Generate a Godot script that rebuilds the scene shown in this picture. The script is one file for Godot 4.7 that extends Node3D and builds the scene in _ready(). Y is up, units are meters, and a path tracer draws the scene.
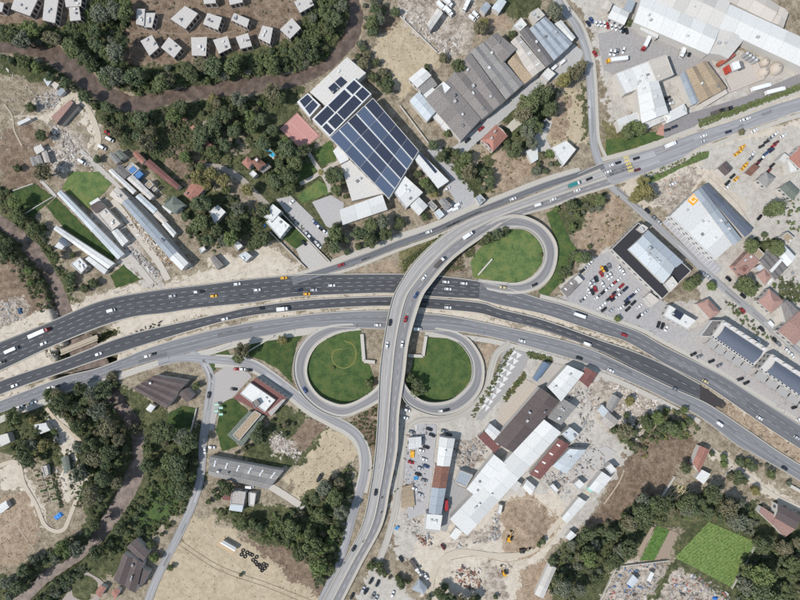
extends Node3D
# Aerial view of a motorway interchange: pixels of the photograph are turned into ground positions (PX metres each at ground level).
const PX := 0.65
const CAM_H := 361.0
const GAIN := 1.3

var rng := RandomNumberGenerator.new()
var mats := {}
var roads := {}
var grid_h := PackedFloat32Array()
const GX0 := -112.0
const GY0 := -84.0
const GSTEP := 2.0
const GW := 513
const GH := 385
var used := {}
var box_mesh: BoxMesh
var tex_grime: Texture2D
var tex_road: Texture2D
var tex_grass: Texture2D
var tex_lawn: Texture2D
var tex_stain: Texture2D

# ---------------------------------------------------------------- helpers
func P(x, y, h = 0.0) -> Vector3:
	var k: float = PX * (1.0 - h / CAM_H)
	return Vector3((x - 400.0) * k, h, (y - 300.0) * k)

func lin(v: float) -> float:
	return v / 12.92 if v <= 0.04045 else pow((v + 0.055) / 1.055, 2.4)

func tone(r, g, b) -> Color:      # colour as the photograph shows it in full light -> base colour
	return Color(lin(r / 255.0) / GAIN, lin(g / 255.0) / GAIN, lin(b / 255.0) / GAIN).linear_to_srgb()

func mat(c, rough = 0.9, metal = 0.0, tex = "grime", size = 16.0) -> StandardMaterial3D:
	var key = str(c) + "|" + str(rough) + "|" + str(metal) + "|" + str(tex) + "|" + str(size)
	if mats.has(key):
		return mats[key]
	var m := StandardMaterial3D.new()
	m.albedo_color = tone(c[0], c[1], c[2])
	m.roughness = rough
	m.metallic = metal
	m.metallic_specular = 0.35
	if tex == "grime":
		m.albedo_texture = tex_grime
	elif tex == "grass":
		m.albedo_texture = tex_grass
	elif tex == "road":
		m.albedo_texture = tex_road
	elif tex == "lawn":
		m.albedo_texture = tex_lawn
	elif tex == "stain":
		m.albedo_texture = tex_stain
	if tex in ["grime", "grass", "lawn", "stain"]:
		m.uv1_triplanar = true
		m.uv1_world_triplanar = true
		m.uv1_scale = Vector3.ONE / size
	mats[key] = m
	return m

func glass(c = [60, 66, 74]) -> StandardMaterial3D:
	var key = "glass" + str(c)
	if not mats.has(key):
		var m := StandardMaterial3D.new()
		m.albedo_color = tone(c[0], c[1], c[2])
		m.roughness = 0.12
		m.metallic_specular = 0.5
		mats[key] = m
	return mats[key]

func unique(called: String) -> String:
	if not used.has(called):
		used[called] = 0
		return called
	used[called] += 1
	return "%s_%03d" % [called, used[called]]

func tag(o, label = "", category = "", group = "", kind = ""):
	if label: o.set_meta("label", label)
	if category: o.set_meta("category", category)
	if group: o.set_meta("group", group)
	if kind: o.set_meta("kind", kind)
	return o

func thing(called, label, category, at = Vector3.ZERO, group = "") -> Node3D:
	var o := Node3D.new()
	o.name = unique(called)
	add_child(o)
	o.position = at
	return tag(o, label, category, group)

func part(parent, called: String, mesh: Mesh, m: Material, at = Vector3.ZERO) -> MeshInstance3D:
	var o := MeshInstance3D.new()
	o.name = called
	o.mesh = mesh
	o.material_override = m
	o.position = at
	parent.add_child(o, true)
	return o

func top(called, mesh, m, label, category, group = "", kind = "") -> MeshInstance3D:
	var o := MeshInstance3D.new()
	o.name = unique(called)
	o.mesh = mesh
	o.material_override = m
	add_child(o)
	return tag(o, label, category, group, kind)

class MB:
	var st := SurfaceTool.new()
	var off := Vector3.ZERO
	func _init(o = Vector3.ZERO):
		st.begin(Mesh.PRIMITIVE_TRIANGLES)
		st.set_smooth_group(-1)
		off = o
	func tri(a, b, c, out):
		if (b - a).cross(c - a).dot(out) > 0.0:
			var t = b
			b = c
			c = t
		st.add_vertex(a - off)
		st.add_vertex(b - off)
		st.add_vertex(c - off)
	func quad(a, b, c, d, out):
		tri(a, b, c, out)
		tri(a, c, d, out)
	func quad_uv(a, b, c, d, ua, ub, uc, ud):
		var order = [a, b, c, a, c, d]
		var uv = [ua, ub, uc, ua, uc, ud]
		if (b - a).cross(c - a).y > 0.0:
			order = [a, c, b, a, d, c]
			uv = [ua, uc, ub, ua, ud, uc]
		for i in 6:
			st.set_uv(uv[i])
			st.add_vertex(order[i] - off)
	func prism(poly, y0, y1, bottom = false):       # poly: Vector3 list, x and z are used
		var n = poly.size()
		var mid := Vector3.ZERO
		var flat := PackedVector2Array()
		for p in poly:
			mid += p / n
			flat.append(Vector2(p.x, p.z))
		var sgn = 1.0
		if Geometry2D.is_polygon_clockwise(flat): sgn = -1.0
		for i in n:
			var a = poly[i]
			var b = poly[(i + 1) % n]
			var dir = Vector3(b.z - a.z, 0, a.x - b.x) * sgn
			quad(Vector3(a.x, y0, a.z), Vector3(b.x, y0, b.z), Vector3(b.x, y1, b.z), Vector3(a.x, y1, a.z), dir)
		var tr = Geometry2D.triangulate_polygon(flat)
		for i in range(0, tr.size(), 3):
			var a = flat[tr[i]]
			var b = flat[tr[i + 1]]
			var c = flat[tr[i + 2]]
			tri(Vector3(a.x, y1, a.y), Vector3(b.x, y1, b.y), Vector3(c.x, y1, c.y), Vector3.UP)
			if bottom:
				tri(Vector3(a.x, y0, a.y), Vector3(b.x, y0, b.y), Vector3(c.x, y0, c.y), Vector3.DOWN)
	func bar(a, b, w, h):                            # beam of width w and height h standing on the line a-b
		var d = (b - a)
		d.y = 0
		if d.length() < 0.001: return
		var s = Vector3(-d.z, 0, d.x).normalized() * w * 0.5
		var u = Vector3(0, h, 0)
		quad(a - s + u, b - s + u, b + s + u, a + s + u, Vector3.UP)
		quad(a - s, b - s, b - s + u, a - s + u, -s)
		quad(a + s, b + s, b + s + u, a + s + u, s)
		quad(a - s, a + s, a + s + u, a - s + u, -d)
		quad(b - s, b + s, b + s + u, b - s + u, d)
	func box(c, size, basis = Basis.IDENTITY):
		var h = size * 0.5
		for ax in 3:
			for sg in [-1.0, 1.0]:
				var n = Vector3.ZERO
				n[ax] = sg
				var u = Vector3.ZERO
				u[(ax + 1) % 3] = 1.0
				var v = Vector3.ZERO
				v[(ax + 2) % 3] = 1.0
				quad(c + basis * ((n - u - v) * h), c + basis * ((n + u - v) * h), c + basis * ((n + u + v) * h), c + basis * ((n - u + v) * h), basis * n)
	func tube(a, b, r0, r1, sides = 7):
		var d = (b - a).normalized()
		var u = d.cross(Vector3.UP if absf(d.y) < 0.9 else Vector3.RIGHT).normalized()
		var v = d.cross(u)
		for i in sides:
			var t0 = TAU * i / sides
			var t1 = TAU * (i + 1) / sides
			var e0 = u * cos(t0) + v * sin(t0)
			var e1 = u * cos(t1) + v * sin(t1)
			quad(a + e0 * r0, a + e1 * r0, b + e1 * r1, b + e0 * r1, e0 + e1)
			tri(b, b + e0 * r1, b + e1 * r1, d)
			tri(a, a + e0 * r0, a + e1 * r0, -d)
	func done() -> ArrayMesh:
		st.generate_normals()
		return st.commit()

func pts(a) -> PackedVector2Array:
	var o := PackedVector2Array()
	for i in range(0, a.size(), 2):
		o.append(Vector2(a[i], a[i + 1]))
	return o

func smooth(a, n: int) -> PackedVector2Array:
	var p = pts(a) if not a is PackedVector2Array else a
	var fine := PackedVector2Array()
	for i in p.size() - 1:
		var p0 = p[maxi(i - 1, 0)]
		var p3 = p[mini(i + 2, p.size() - 1)]
		for k in 12:
			fine.append(p[i].cubic_interpolate(p[i + 1], p0, p3, k / 12.0))
	fine.append(p[p.size() - 1])
	var length = 0.0
	for i in fine.size() - 1:
		length += fine[i].distance_to(fine[i + 1])
	var out := PackedVector2Array()
	var at = 0
	var done = 0.0
	for k in n:
		var want = length * k / (n - 1.0)
		while at < fine.size() - 2 and done + fine[at].distance_to(fine[at + 1]) < want:
			done += fine[at].distance_to(fine[at + 1])
			at += 1
		var seg = maxf(fine[at].distance_to(fine[at + 1]), 1e-6)
		out.append(fine[at].lerp(fine[at + 1], clampf((want - done) / seg, 0.0, 1.0)))
	return out

func lawn_texture() -> Texture2D:      # blades, clover, dry and worn patches
	var a := noise(41, 0.010, 5).get_seamless_image(512, 512)
	var b := noise(42, 0.05, 4).get_seamless_image(512, 512)
	var c := noise(43, 0.25, 2).get_seamless_image(512, 512)
	var img := Image.create(512, 512, false, Image.FORMAT_RGB8)
	for y in 512:
		for x in 512:
			var t: float = a.get_pixel(x, y).r * 0.45 + b.get_pixel(x, y).r * 0.35 + c.get_pixel(x, y).r * 0.2
			t = clampf((t - 0.5) * 2.6 + 0.5, 0.0, 1.0)
			var q := Color(0.66, 0.76, 0.62).lerp(Color(0.86, 0.92, 0.74), minf(t * 1.6, 1.0))
			q = q.lerp(Color(1.0, 0.94, 0.76), clampf(t * 2.6 - 1.6, 0.0, 1.0))
			img.set_pixel(x, y, q)
	return ImageTexture.create_from_image(img)

func ground_y(x, y) -> float:
	var fx = clampf((x - GX0) / GSTEP, 0.0, GW - 1.001)
	var fy = clampf((y - GY0) / GSTEP, 0.0, GH - 1.001)
	var i = int(fx)
	var j = int(fy)
	var c = j * GW + i
	return lerpf(lerpf(grid_h[c], grid_h[c + 1], fx - i), lerpf(grid_h[c + GW], grid_h[c + GW + 1], fx - i), fy - j)

func noise(sd, freq, oct = 5, type = FastNoiseLite.TYPE_SIMPLEX_SMOOTH) -> FastNoiseLite:
	var n := FastNoiseLite.new()
	n.seed = sd
	n.noise_type = type
	n.frequency = freq
	n.fractal_octaves = oct
	n.fractal_gain = 0.6
	return n

func grey_texture(sd, freq, lo, hi, size = 512, oct = 6, contrast = 1.0, stretch = 1) -> Texture2D:
	var img: Image = noise(sd, freq, oct).get_seamless_image(size, size / stretch)
	if stretch > 1: img.resize(size, size, Image.INTERPOLATE_CUBIC)
	img.convert(Image.FORMAT_L8)
	var d := img.get_data()
	for i in d.size():
		var t = clampf((d[i] / 255.0 - 0.5) * contrast + 0.5, 0.0, 1.0)
		d[i] = int(lerpf(lo, hi, t))
	return ImageTexture.create_from_image(Image.create_from_data(size, size, false, Image.FORMAT_L8, d))

# ---------------------------------------------------------------- ground
const CLASSES := [
	[[152, 140, 122], [106, 96, 80], [186, 174, 155], 1.5],    # 0 dry soil
	[[132, 115, 100], [94, 80, 68], [162, 144, 126], 1.5],     # 1 brown scrub
	[[204, 193, 177], [174, 162, 146], [220, 211, 198], 1.2],  # 2 sand
	[[88, 92, 66], [58, 64, 45], [126, 121, 90], 1.6],         # 3 weeds
	[[190, 184, 175], [160, 153, 144], [208, 203, 195], 1.3],  # 4 gravel
	[[178, 167, 154], [124, 113, 102], [208, 199, 188], 1.8],  # 5 rubble
	[[186, 171, 146], [158, 144, 121], [204, 191, 168], 1.2],  # 6 straw
	[[118, 113, 82], [82, 82, 58], [156, 146, 112], 1.5],      # 7 olive grass
	[[164, 145, 125], [124, 107, 90], [190, 172, 150], 1.5],   # 8 orange soil
]
const ZONES := [
	[1, [-110, -80, 330, -80, 314, 10, 295, 36, 262, 48, 235, 56, 200, 62, 165, 66, 128, 68, 118, 40, 112, 4, 90, 8, 82, 24, 0, 30, -110, 30]],
	[3, [-110, 26, 60, 26, 100, -10, 128, -10, 122, 40, 128, 66, 165, 66, 235, 56, 290, 38, 316, 0, 350, -20, 350, 30, 325, 62, 200, 86, 135, 98, 90, 70, 60, 46, -110, 44]],
	[3, [-110, 52, 20, 53, 60, 72, 100, 100, 135, 114, 180, 102, 260, 92, 300, 84, 300, 120, 290, 135, 330, 150, 330, 240, 300, 240, 268, 240, 240, 232, 215, 240, 190, 220, 160, 190, 140, 150, 110, 140, 95, 110, 60, 80, -110, 64]],
	[0, [205, 118, 235, 120, 250, 150, 235, 160, 205, 140]],
	[1, [168, 150, 200, 150, 205, 175, 188, 186, 170, 170]],
	[0, [200, 165, 232, 168, 262, 200, 268, 222, 250, 215, 225, 195]],
	[6, [380, 34, 398, 18, 432, 48, 447, 62, 422, 74, 402, 96, 392, 82, 374, 50]],
	[1, [370, 10, 395, 10, 390, 30, 374, 34]],
	[5, [396, -10, 420, -10, 480, -20, 475, 30, 468, 56, 448, 58, 425, 40, 400, 20]],
	[8, [482, 22, 500, 10, 512, 20, 512, 32, 488, 34, 478, 40]],
	[3, [500, -20, 545, -20, 540, 8, 515, 14, 500, 10]],
	[6, [546, 92, 560, 86, 588, 90, 590, 145, 560, 146, 540, 142]],
	[8, [556, 92, 572, 96, 566, 140, 548, 138]],
	[3, [580, 84, 587, 84, 590, 140, 584, 142]],
	[3, [500, 110, 560, 85, 545, 120, 540, 145, 505, 150]],
	[8, [466, 160, 500, 150, 534, 160, 532, 175, 500, 196, 470, 190]],
	[3, [430, 150, 470, 150, 478, 165, 500, 150, 480, 185, 495, 190, 478, 200, 462, 185, 440, 165]],
	[8, [592, 205, 618, 190, 630, 215, 622, 232, 606, 250, 580, 256, 572, 235]],
	[3, [556, 206, 600, 190, 606, 200, 590, 215, 575, 235, 565, 225]],
	[4, [560, -20, 700, -20, 690, 110, 610, 120, 600, 60, 590, 30]],
	[4, [620, 90, 690, 60, 860, 40, 860, 110, 700, 125]],
	[7, [602, 118, 640, 130, 640, 148, 606, 158]],
	[2, [640, 140, 700, 118, 800, 88, 860, 70, 860, 80, 800, 98, 700, 130, 640, 152]],
	[2, [610, 170, 690, 150, 760, 128, 860, 110, 860, 230, 790, 200, 760, 224, 740, 226, 703, 184, 670, 214, 640, 208, 625, 190]],
	[4, [735, 150, 790, 125, 830, 140, 790, 190, 760, 185]],
	[5, [650, 185, 690, 170, 700, 180, 672, 212, 660, 215]],
	[4, [700, 235, 860, 190, 860, 420, 800, 420, 690, 350, 560, 290, 580, 262, 610, 246, 660, 299, 700, 300]],
	[3, [738, 262, 752, 240, 775, 232, 790, 240, 770, 250, 755, 245]],
	[0, [770, 285, 800, 280, 800, 310, 775, 310]],
	[2, [-110, 352, 0, 326, 50, 306, 100, 292, 140, 284, 200, 274, 255, 264, 300, 258, 304, 276, 200, 288, 100, 304, 0, 344, -110, 384]],
	[2, [-110, 416, 0, 370, 50, 346, 134, 316, 200, 308, 300, 296, 392, 292, 480, 298, 550, 314, 650, 354, 720, 396, 800, 448, 880, 500, 880, 530, 800, 466, 716, 408, 640, 352, 540, 320, 440, 300, 300, 302, 200, 318, 125, 337, 62, 360, 0, 382, -110, 430]],
	[2, [-110, 440, 0, 394, 110, 355, 200, 327, 300, 310, 392, 305, 470, 311, 540, 330, 600, 350, 600, 356, 470, 322, 392, 311, 300, 316, 200, 334, 110, 363, 0, 402, -110, 450]],
	[8, [700, 384, 760, 424, 860, 490, 880, 520, 790, 462, 716, 408]],
	[0, [326, 276, 400, 248, 430, 234, 455, 226, 420, 256, 395, 274]],
	[7, [400, 247, 440, 230, 456, 226, 416, 260, 402, 272]],
	[8, [355, 274, 396, 262, 398, 274]],
	[1, [440, 262, 462, 250, 464, 272, 444, 272]],
	[3, [-110, 170, 30, 190, 75, 300, 40, 300, 20, 255, -110, 240]],
	[1, [-110, 240, 10, 245, 40, 285, 52, 308, 20, 316, -110, 350]],
	[5, [0, 300, 26, 300, 24, 318, 0, 326]],
	[1, [0, 130, 60, 130, 40, 190, 0, 188]],
	[5, [36, 148, 80, 148, 76, 170, 52, 172]],
	[5, [28, 95, 66, 88, 60, 108, 42, 110]],
	[5, [44, 122, 66, 124, 96, 150, 110, 180, 88, 160, 62, 152]],
	[2, [8, 118, 50, 110, 70, 92, 82, 92, 96, 110, 100, 140, 92, 146, 86, 114, 74, 100, 52, 116, 12, 122]],
	[4, [78, 150, 100, 160, 118, 186, 106, 186]],
	[4, [88, 205, 105, 198, 124, 225, 162, 284, 148, 288, 120, 262]],
	[5, [126, 205, 134, 220, 174, 266, 166, 272, 140, 242, 118, 236, 158, 276, 150, 272]],
	[2, [212, 262, 262, 240, 275, 248, 296, 268, 240, 268, 208, 270]],
	[3, [-110, 424, 40, 402, 110, 380, 205, 430, 205, 480, 165, 530, 140, 545, 100, 590, 30, 680, -110, 680]],
	[0, [-110, 470, 20, 455, 58, 470, 80, 490, 85, 520, 70, 545, 20, 570, -110, 590]],
	[8, [0, 500, 30, 490, 40, 530, 20, 560, -20, 570]],
	[2, [46, 412, 56, 416, 86, 446, 92, 480, 66, 500, 60, 450]],
	[2, [0, 470, 16, 458, 28, 478, 42, 505, 44, 528, 34, 510, 22, 486, 0, 492]],
	[0, [206, 482, 250, 476, 290, 486, 306, 500, 285, 520, 240, 520, 212, 505]],
	[6, [150, 640, 150, 590, 168, 560, 190, 515, 212, 518, 330, 585, 340, 640]],
	[8, [258, 505, 300, 500, 290, 520, 262, 524]],
	[6, [288, 482, 318, 440, 332, 428, 352, 440, 360, 456, 340, 468, 316, 490, 302, 500]],
	[3, [252, 440, 280, 410, 300, 415, 330, 430, 300, 470, 285, 470, 240, 460]],
	[5, [268, 440, 282, 430, 290, 440, 300, 448, 290, 456, 272, 450]],
	[1, [292, 435, 312, 420, 330, 428, 300, 460]],
	[1, [350, 424, 380, 405, 376, 450, 366, 445]],
	[3, [210, 512, 300, 500, 352, 462, 352, 500, 340, 580, 310, 560, 240, 530]],
	[1, [240, 535, 310, 555, 330, 590, 320, 600]],
	[8, [478, 346, 498, 342, 488, 368, 484, 380]],
	[4, [400, 410, 480, 400, 520, 340, 620, 370, 660, 400, 620, 470, 570, 540, 470, 540, 400, 560, 390, 520]],
	[5, [585, 380, 622, 376, 660, 395, 668, 410, 650, 420, 645, 455, 620, 440, 590, 410]],
	[4, [590, 420, 620, 440, 625, 470, 590, 500, 585, 460]],
	[5, [404, 455, 425, 455, 426, 520, 404, 520]],
	[5, [455, 440, 485, 440, 480, 465, 455, 462]],
	[2, [410, 545, 500, 500, 560, 495, 570, 520, 545, 560, 520, 600, 430, 610]],
	[8, [500, 505, 530, 498, 556, 515, 558, 530, 530, 560, 505, 550]],
	[5, [432, 545, 500, 540, 498, 520, 488, 530]],
	[5, [484, 560, 510, 565, 505, 600, 480, 600]],
	[8, [520, 570, 556, 560, 580, 600, 520, 610]],
	[1, [628, 450, 665, 428, 692, 440, 704, 450, 690, 462, 672, 478, 655, 495, 625, 515, 590, 534, 582, 520, 606, 498]],
	[3, [560, 545, 600, 525, 654, 498, 690, 502, 720, 484, 800, 520, 860, 560, 860, 680, 540, 680]],
	[0, [712, 455, 750, 460, 790, 480, 800, 500, 760, 500, 740, 505, 720, 490]],
	[2, [704, 452, 722, 452, 800, 500, 800, 510, 770, 495, 735, 472]],
	[5, [600, 600, 614, 570, 632, 562, 668, 560, 660, 580, 640, 620]],
	[5, [655, 600, 676, 570, 728, 596, 740, 620, 660, 640]],
	[0, [632, 562, 652, 528, 680, 528, 674, 562]],
	[4, [336, 640, 372, 562, 384, 566, 404, 584, 416, 600, 400, 640]],
	[3, [50, 354, 104, 327, 120, 331, 66, 362]],
	[3, [58, 376, 114, 354, 114, 363, 60, 381]],
	[4, [700, 150, 860, 120, 860, 420, 800, 420, 740, 330, 700, 300, 740, 240, 756, 226, 706, 180]],
	[2, [700, 172, 712, 166, 748, 208, 742, 226, 704, 184]],
	[3, [776, 276, 800, 284, 800, 304, 784, 300]],
	[3, [736, 262, 756, 240, 784, 240, 764, 252]],
]
const RIVERS := [
	[[-120, 40, 0, 42, 42, 41.5, 50, 46, 60, 47, 66, 54, 80, 60, 92, 72, 100, 80, 115, 89, 133, 97, 150, 94, 165, 90, 180, 89, 200, 85, 220, 82, 240, 77, 280, 76, 300, 72, 318, 65, 330, 56, 341, 38, 349, 21, 348, 0, 346, -90],
	 [-120, 52, 0, 53, 20, 53, 40, 57, 55, 66, 65, 75, 85, 90, 100, 101, 116, 108, 135, 114, 150, 111, 160, 106, 181, 101, 200, 99, 220, 96, 260, 92, 300, 86, 326, 73, 346, 55, 359, 40, 364, 16, 359, 0, 356, -90], 1.75],
	[[-120, 150, -30, 192, 0, 214, 16, 225, 32, 239, 41, 246, 50, 261, 62, 281, 70, 300, 80, 325, 96, 350, 110, 375, 124, 396, 134, 411, 144, 423, 146, 440, 143, 454, 147, 464, 142, 482, 132, 500, 119, 521, 100, 544, 80, 561, 62, 572, 45, 585, 30, 600, -20, 690],
	 [-120, 166, -30, 206, 0, 229, 19, 244, 26, 257, 40, 270, 49, 287, 53, 300, 62, 330, 76, 355, 88, 380, 100, 396, 115, 411, 126, 424, 132, 440, 132, 454, 129, 466, 116, 494, 106, 511, 90, 537, 77, 550, 67, 560, 45, 569, 27, 589, 12, 600, -50, 690], 4.4],
]

func river_poly(r) -> PackedVector2Array:
	var p = pts(r[0])
	var q = pts(r[1])
	q.reverse()
	p.append_array(q)
	for i in p.size():      # the bed lies lower than the ground, so its rim is traced a little wider
		p[i] = Vector2(400, 300) + (p[i] - Vector2(400, 300)) * (1.0 + r[2] / CAM_H)
	return p

func build_ground():
	# which soil lies where, with ragged borders
	var w := 1536
	var h := 1152
	var zone := PackedByteArray()
	zone.resize(w * h)
	for z in ZONES:
		var p := PackedVector2Array()
		for v in pts(z[1]):
			p.append((v - Vector2(GX0, GY0)) * 1.5)
		var lo = h
		var hi = 0
		for v in p:
			lo = mini(lo, int(v.y))
			hi = maxi(hi, int(v.y) + 1)
		for y in range(maxi(lo, 0), mini(hi, h)):
			var xs := []
			for i in p.size():
				var a = p[i]
				var b = p[(i + 1) % p.size()]
				if (a.y <= y) != (b.y <= y):
					xs.append(a.x + (y - a.y) / (b.y - a.y) * (b.x - a.x))
			xs.sort()
			for i in range(0, xs.size() - 1, 2):
				for x in range(clampi(int(xs[i]), 0, w), clampi(int(xs[i + 1]), 0, w)):
					zone[y * w + x] = z[0]
	var lut := PackedByteArray()
	for c in CLASSES:
		for i in 256:
			var t = clampf((i / 255.0 - 0.5) * c[3] * 1.5 + 0.5, 0.0, 1.0)
			var a = Color(c[1][0], c[1][1], c[1][2])
			var b = Color(c[0][0], c[0][1], c[0][2])
			var d = Color(c[2][0], c[2][1], c[2][2])
			var m = a.lerp(b, t * 2.0) if t < 0.5 else b.lerp(d, t * 2.0 - 1.0)
			var q = tone(m.r, m.g, m.b)
			lut.append_array(PackedByteArray([int(q.r * 255), int(q.g * 255), int(q.b * 255)]))
	var n1 := noise(11, 0.012, 6).get_image(w, h).get_data()
	var n2 := noise(12, 0.09, 4).get_image(w, h).get_data()
	var n3 := noise(13, 0.035, 5).get_image(w, h).get_data()
	var n4 := noise(14, 0.32, 2).get_image(w, h).get_data()
	var out := PackedByteArray()
	out.resize(w * h * 3)
	var k := 0
	for y in h:
		for x in w:
			var i := y * w + x
			var b: int = n3[i]
			var zx := clampi(x + (b - 128) / 9 + (n2[i] - 128) / 16, 0, w - 1)
			var zy := clampi(y + (n1[i] - 128) / 10 - (n2[i] - 128) / 16, 0, h - 1)
			var t: int = (n1[i] + b * 2 + n2[i] * 3 + n4[i] * 3) / 9
			var l: int = (zone[zy * w + zx] * 256 + t) * 3
			out[k] = lut[l]
			out[k + 1] = lut[l + 1]
			out[k + 2] = lut[l + 2]
			k += 3
	var gm := StandardMaterial3D.new()
	gm.albedo_texture = ImageTexture.create_from_image(Image.create_from_data(w, h, false, Image.FORMAT_RGB8, out))
	gm.roughness = 1.0
	gm.metallic_specular = 0.1
	# relief: river beds, small bumps, a spoil heap
	var beds := []
	for r in RIVERS: beds.append(river_poly(r))
	beds.append(pts([52, 353, 102, 328, 118, 331, 64, 362]))
	beds.append(pts([56, 376, 114, 354, 114, 363, 60, 381]))
	var wet := PackedFloat32Array()
	wet.resize(GW * GH)
	for j in GH:
		for i in GW:
			var q := Vector2(GX0 + i * GSTEP, GY0 + j * GSTEP)
			var v := 0.0
			if (q.x < 372 and q.y < 120) or (q.x < 160 and q.y > 140):
				for b in beds.size():
					if Geometry2D.is_point_in_polygon(q, beds[b]):
						v = 1.0 if b == 0 else 2.45
			wet[j * GW + i] = v
	for pass_ in 1:
		var src := wet.duplicate()
		for j in range(1, GH - 1):
			for i in range(1, GW - 1):
				var c := j * GW + i
				wet[c] = (src[c] * 2.0 + src[c - 1] + src[c + 1] + src[c - GW] + src[c + GW]) / 6.0
	var bump := noise(21, 0.11, 4)
	grid_h.resize(GW * GH)
	for j in GH:
		for i in GW:
			var c := j * GW + i
			var q := Vector2(GX0 + i * GSTEP, GY0 + j * GSTEP)
			var y := -0.22 + 0.2 * bump.get_noise_2d(q.x, q.y)
			y = minf(y, -0.02) - 3.4 * wet[c]
			var d := q.distance_to(Vector2(526, 528))
			if d < 27.0:
				y += 2.6 * pow(1.0 - d / 27.0, 1.4) + 0.5 * bump.get_noise_2d(q.x * 1.7, q.y * 1.7) * (1.0 - d / 27.0)
			d = q.distance_to(Vector2(85, 588))
			if d < 16.0:
				y += 1.6 * (1.0 - d / 16.0)
			grid_h[c] = y
	var v3 := PackedVector3Array()
	var uv := PackedVector2Array()
	var ix := PackedInt32Array()
	for j in GH:
		for i in GW:
			var p := P(GX0 + i * GSTEP, GY0 + j * GSTEP)
			p.y = grid_h[j * GW + i]
			v3.append(p)
			uv.append(Vector2(i / (GW - 1.0), j / (GH - 1.0)))
			if i < GW - 1 and j < GH - 1:
				var a := j * GW + i
				ix.append_array(PackedInt32Array([a, a + 1, a + GW, a + 1, a + GW + 1, a + GW]))
	var st := SurfaceTool.new()
	var arr := []
	arr.resize(Mesh.ARRAY_MAX)
	arr[Mesh.ARRAY_VERTEX] = v3
	arr[Mesh.ARRAY_TEX_UV] = uv
	arr[Mesh.ARRAY_INDEX] = ix
	var am := ArrayMesh.new()
	am.add_surface_from_arrays(Mesh.PRIMITIVE_TRIANGLES, arr)
	st.create_from(am, 0)
	st.generate_normals()
	top("ground", st.commit(), gm, "dry soil, scrub and sand around the interchange", "ground", "", "structure")
	var outer := MB.new()
	var a0 := P(GX0, GY0)
	var b0 := P(GX0 + GSTEP * (GW - 1), GY0 + GSTEP * (GH - 1))
	var far := 2500.0
	for r in [[-far, -far, far, a0.z], [-far, b0.z, far, far], [-far, a0.z, a0.x, b0.z], [b0.x, a0.z, far, b0.z]]:
		outer.quad(Vector3(r[0], -0.2, r[1]), Vector3(r[2], -0.2, r[1]), Vector3(r[2], -0.2, r[3]), Vector3(r[0], -0.2, r[3]), Vector3.UP)
	top("terrain", outer.done(), mat([150, 135, 108], 1.0, 0.0, "grime", 40.0), "dry land stretching away beyond the interchange", "terrain", "", "structure")
	var wm := mat([104, 90, 84], 0.16, 0.0, "grass", 60.0)
	for n in 2:
		var st2 := MB.new()
		wm = mat([[124, 108, 98], [148, 131, 121]][n], 0.16, 0.0, "grass", 60.0)
		var lo := smooth(RIVERS[n][0], 120)
		var hi := smooth(RIVERS[n][1], 120)
		var wy: float = -RIVERS[n][2]
		for i in 119:
			var c0 := (lo[i] + hi[i]) * 0.5
			var c1 := (lo[i + 1] + hi[i + 1]) * 0.5
			var s := 1.5
			st2.quad(P(c0.x + (lo[i].x - c0.x) * s, c0.y + (lo[i].y - c0.y) * s, wy), P(c1.x + (lo[i + 1].x - c1.x) * s, c1.y + (lo[i + 1].y - c1.y) * s, wy), P(c1.x + (hi[i + 1].x - c1.x) * s, c1.y + (hi[i + 1].y - c1.y) * s, wy), P(c0.x + (hi[i].x - c0.x) * s, c0.y + (hi[i].y - c0.y) * s, wy), Vector3.UP)
		top("river", st2.done(), wm, ["muddy brown river bending below the concrete house shells", "muddy brown stream passing under the motorway"][n], "river", "", "structure")

# ---------------------------------------------------------------- roads
func spline(a, n_per: int) -> PackedVector2Array:     # even steps between control points, so that two edges stay matched
	var p = pts(a)
	var out := PackedVector2Array()
	for i in p.size() - 1:
		for k in n_per:
			out.append(p[i].cubic_interpolate(p[i + 1], p[maxi(i - 1, 0)], p[mini(i + 2, p.size() - 1)], float(k) / n_per))
	out.append(p[p.size() - 1])
	return out

func spline1(a, n_per: int) -> PackedFloat32Array:
	var out := PackedFloat32Array()
	for i in a.size() - 1:
		for k in n_per:
			out.append(cubic_interpolate(a[i], a[i + 1], a[maxi(i - 1, 0)], a[mini(i + 2, a.size() - 1)], float(k) / n_per))
	out.append(a[a.size() - 1])
	return out

func lift(p: PackedVector2Array, h) -> PackedVector3Array:
	var o := PackedVector3Array()
	for i in p.size():
		var y = h if not h is PackedFloat32Array else h[i]
		o.append(P(p[i].x, p[i].y, y))
	return o

func between(l: PackedVector3Array, r: PackedVector3Array, t: float, dy = 0.0) -> PackedVector3Array:
	var o := PackedVector3Array()
	for i in l.size():
		o.append(l[i].lerp(r[i], t) + Vector3(0, dy, 0))
	return o

func sheet(l, r, skirt = 0.0) -> ArrayMesh:
	var b := MB.new()
	var run := 0.0
	for i in l.size() - 1:
		var w: float = l[i].distance_to(r[i])
		var w2: float = l[i + 1].distance_to(r[i + 1])
		var d: float = ((l[i] + r[i]) * 0.5).distance_to((l[i + 1] + r[i + 1]) * 0.5)
		b.quad_uv(l[i], r[i], r[i + 1], l[i + 1], Vector2(0, run / 70.0), Vector2(w / 22.0, run / 70.0), Vector2(w2 / 22.0, (run + d) / 70.0), Vector2(0, (run + d) / 70.0))
		run += d
	return b.done()

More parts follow.
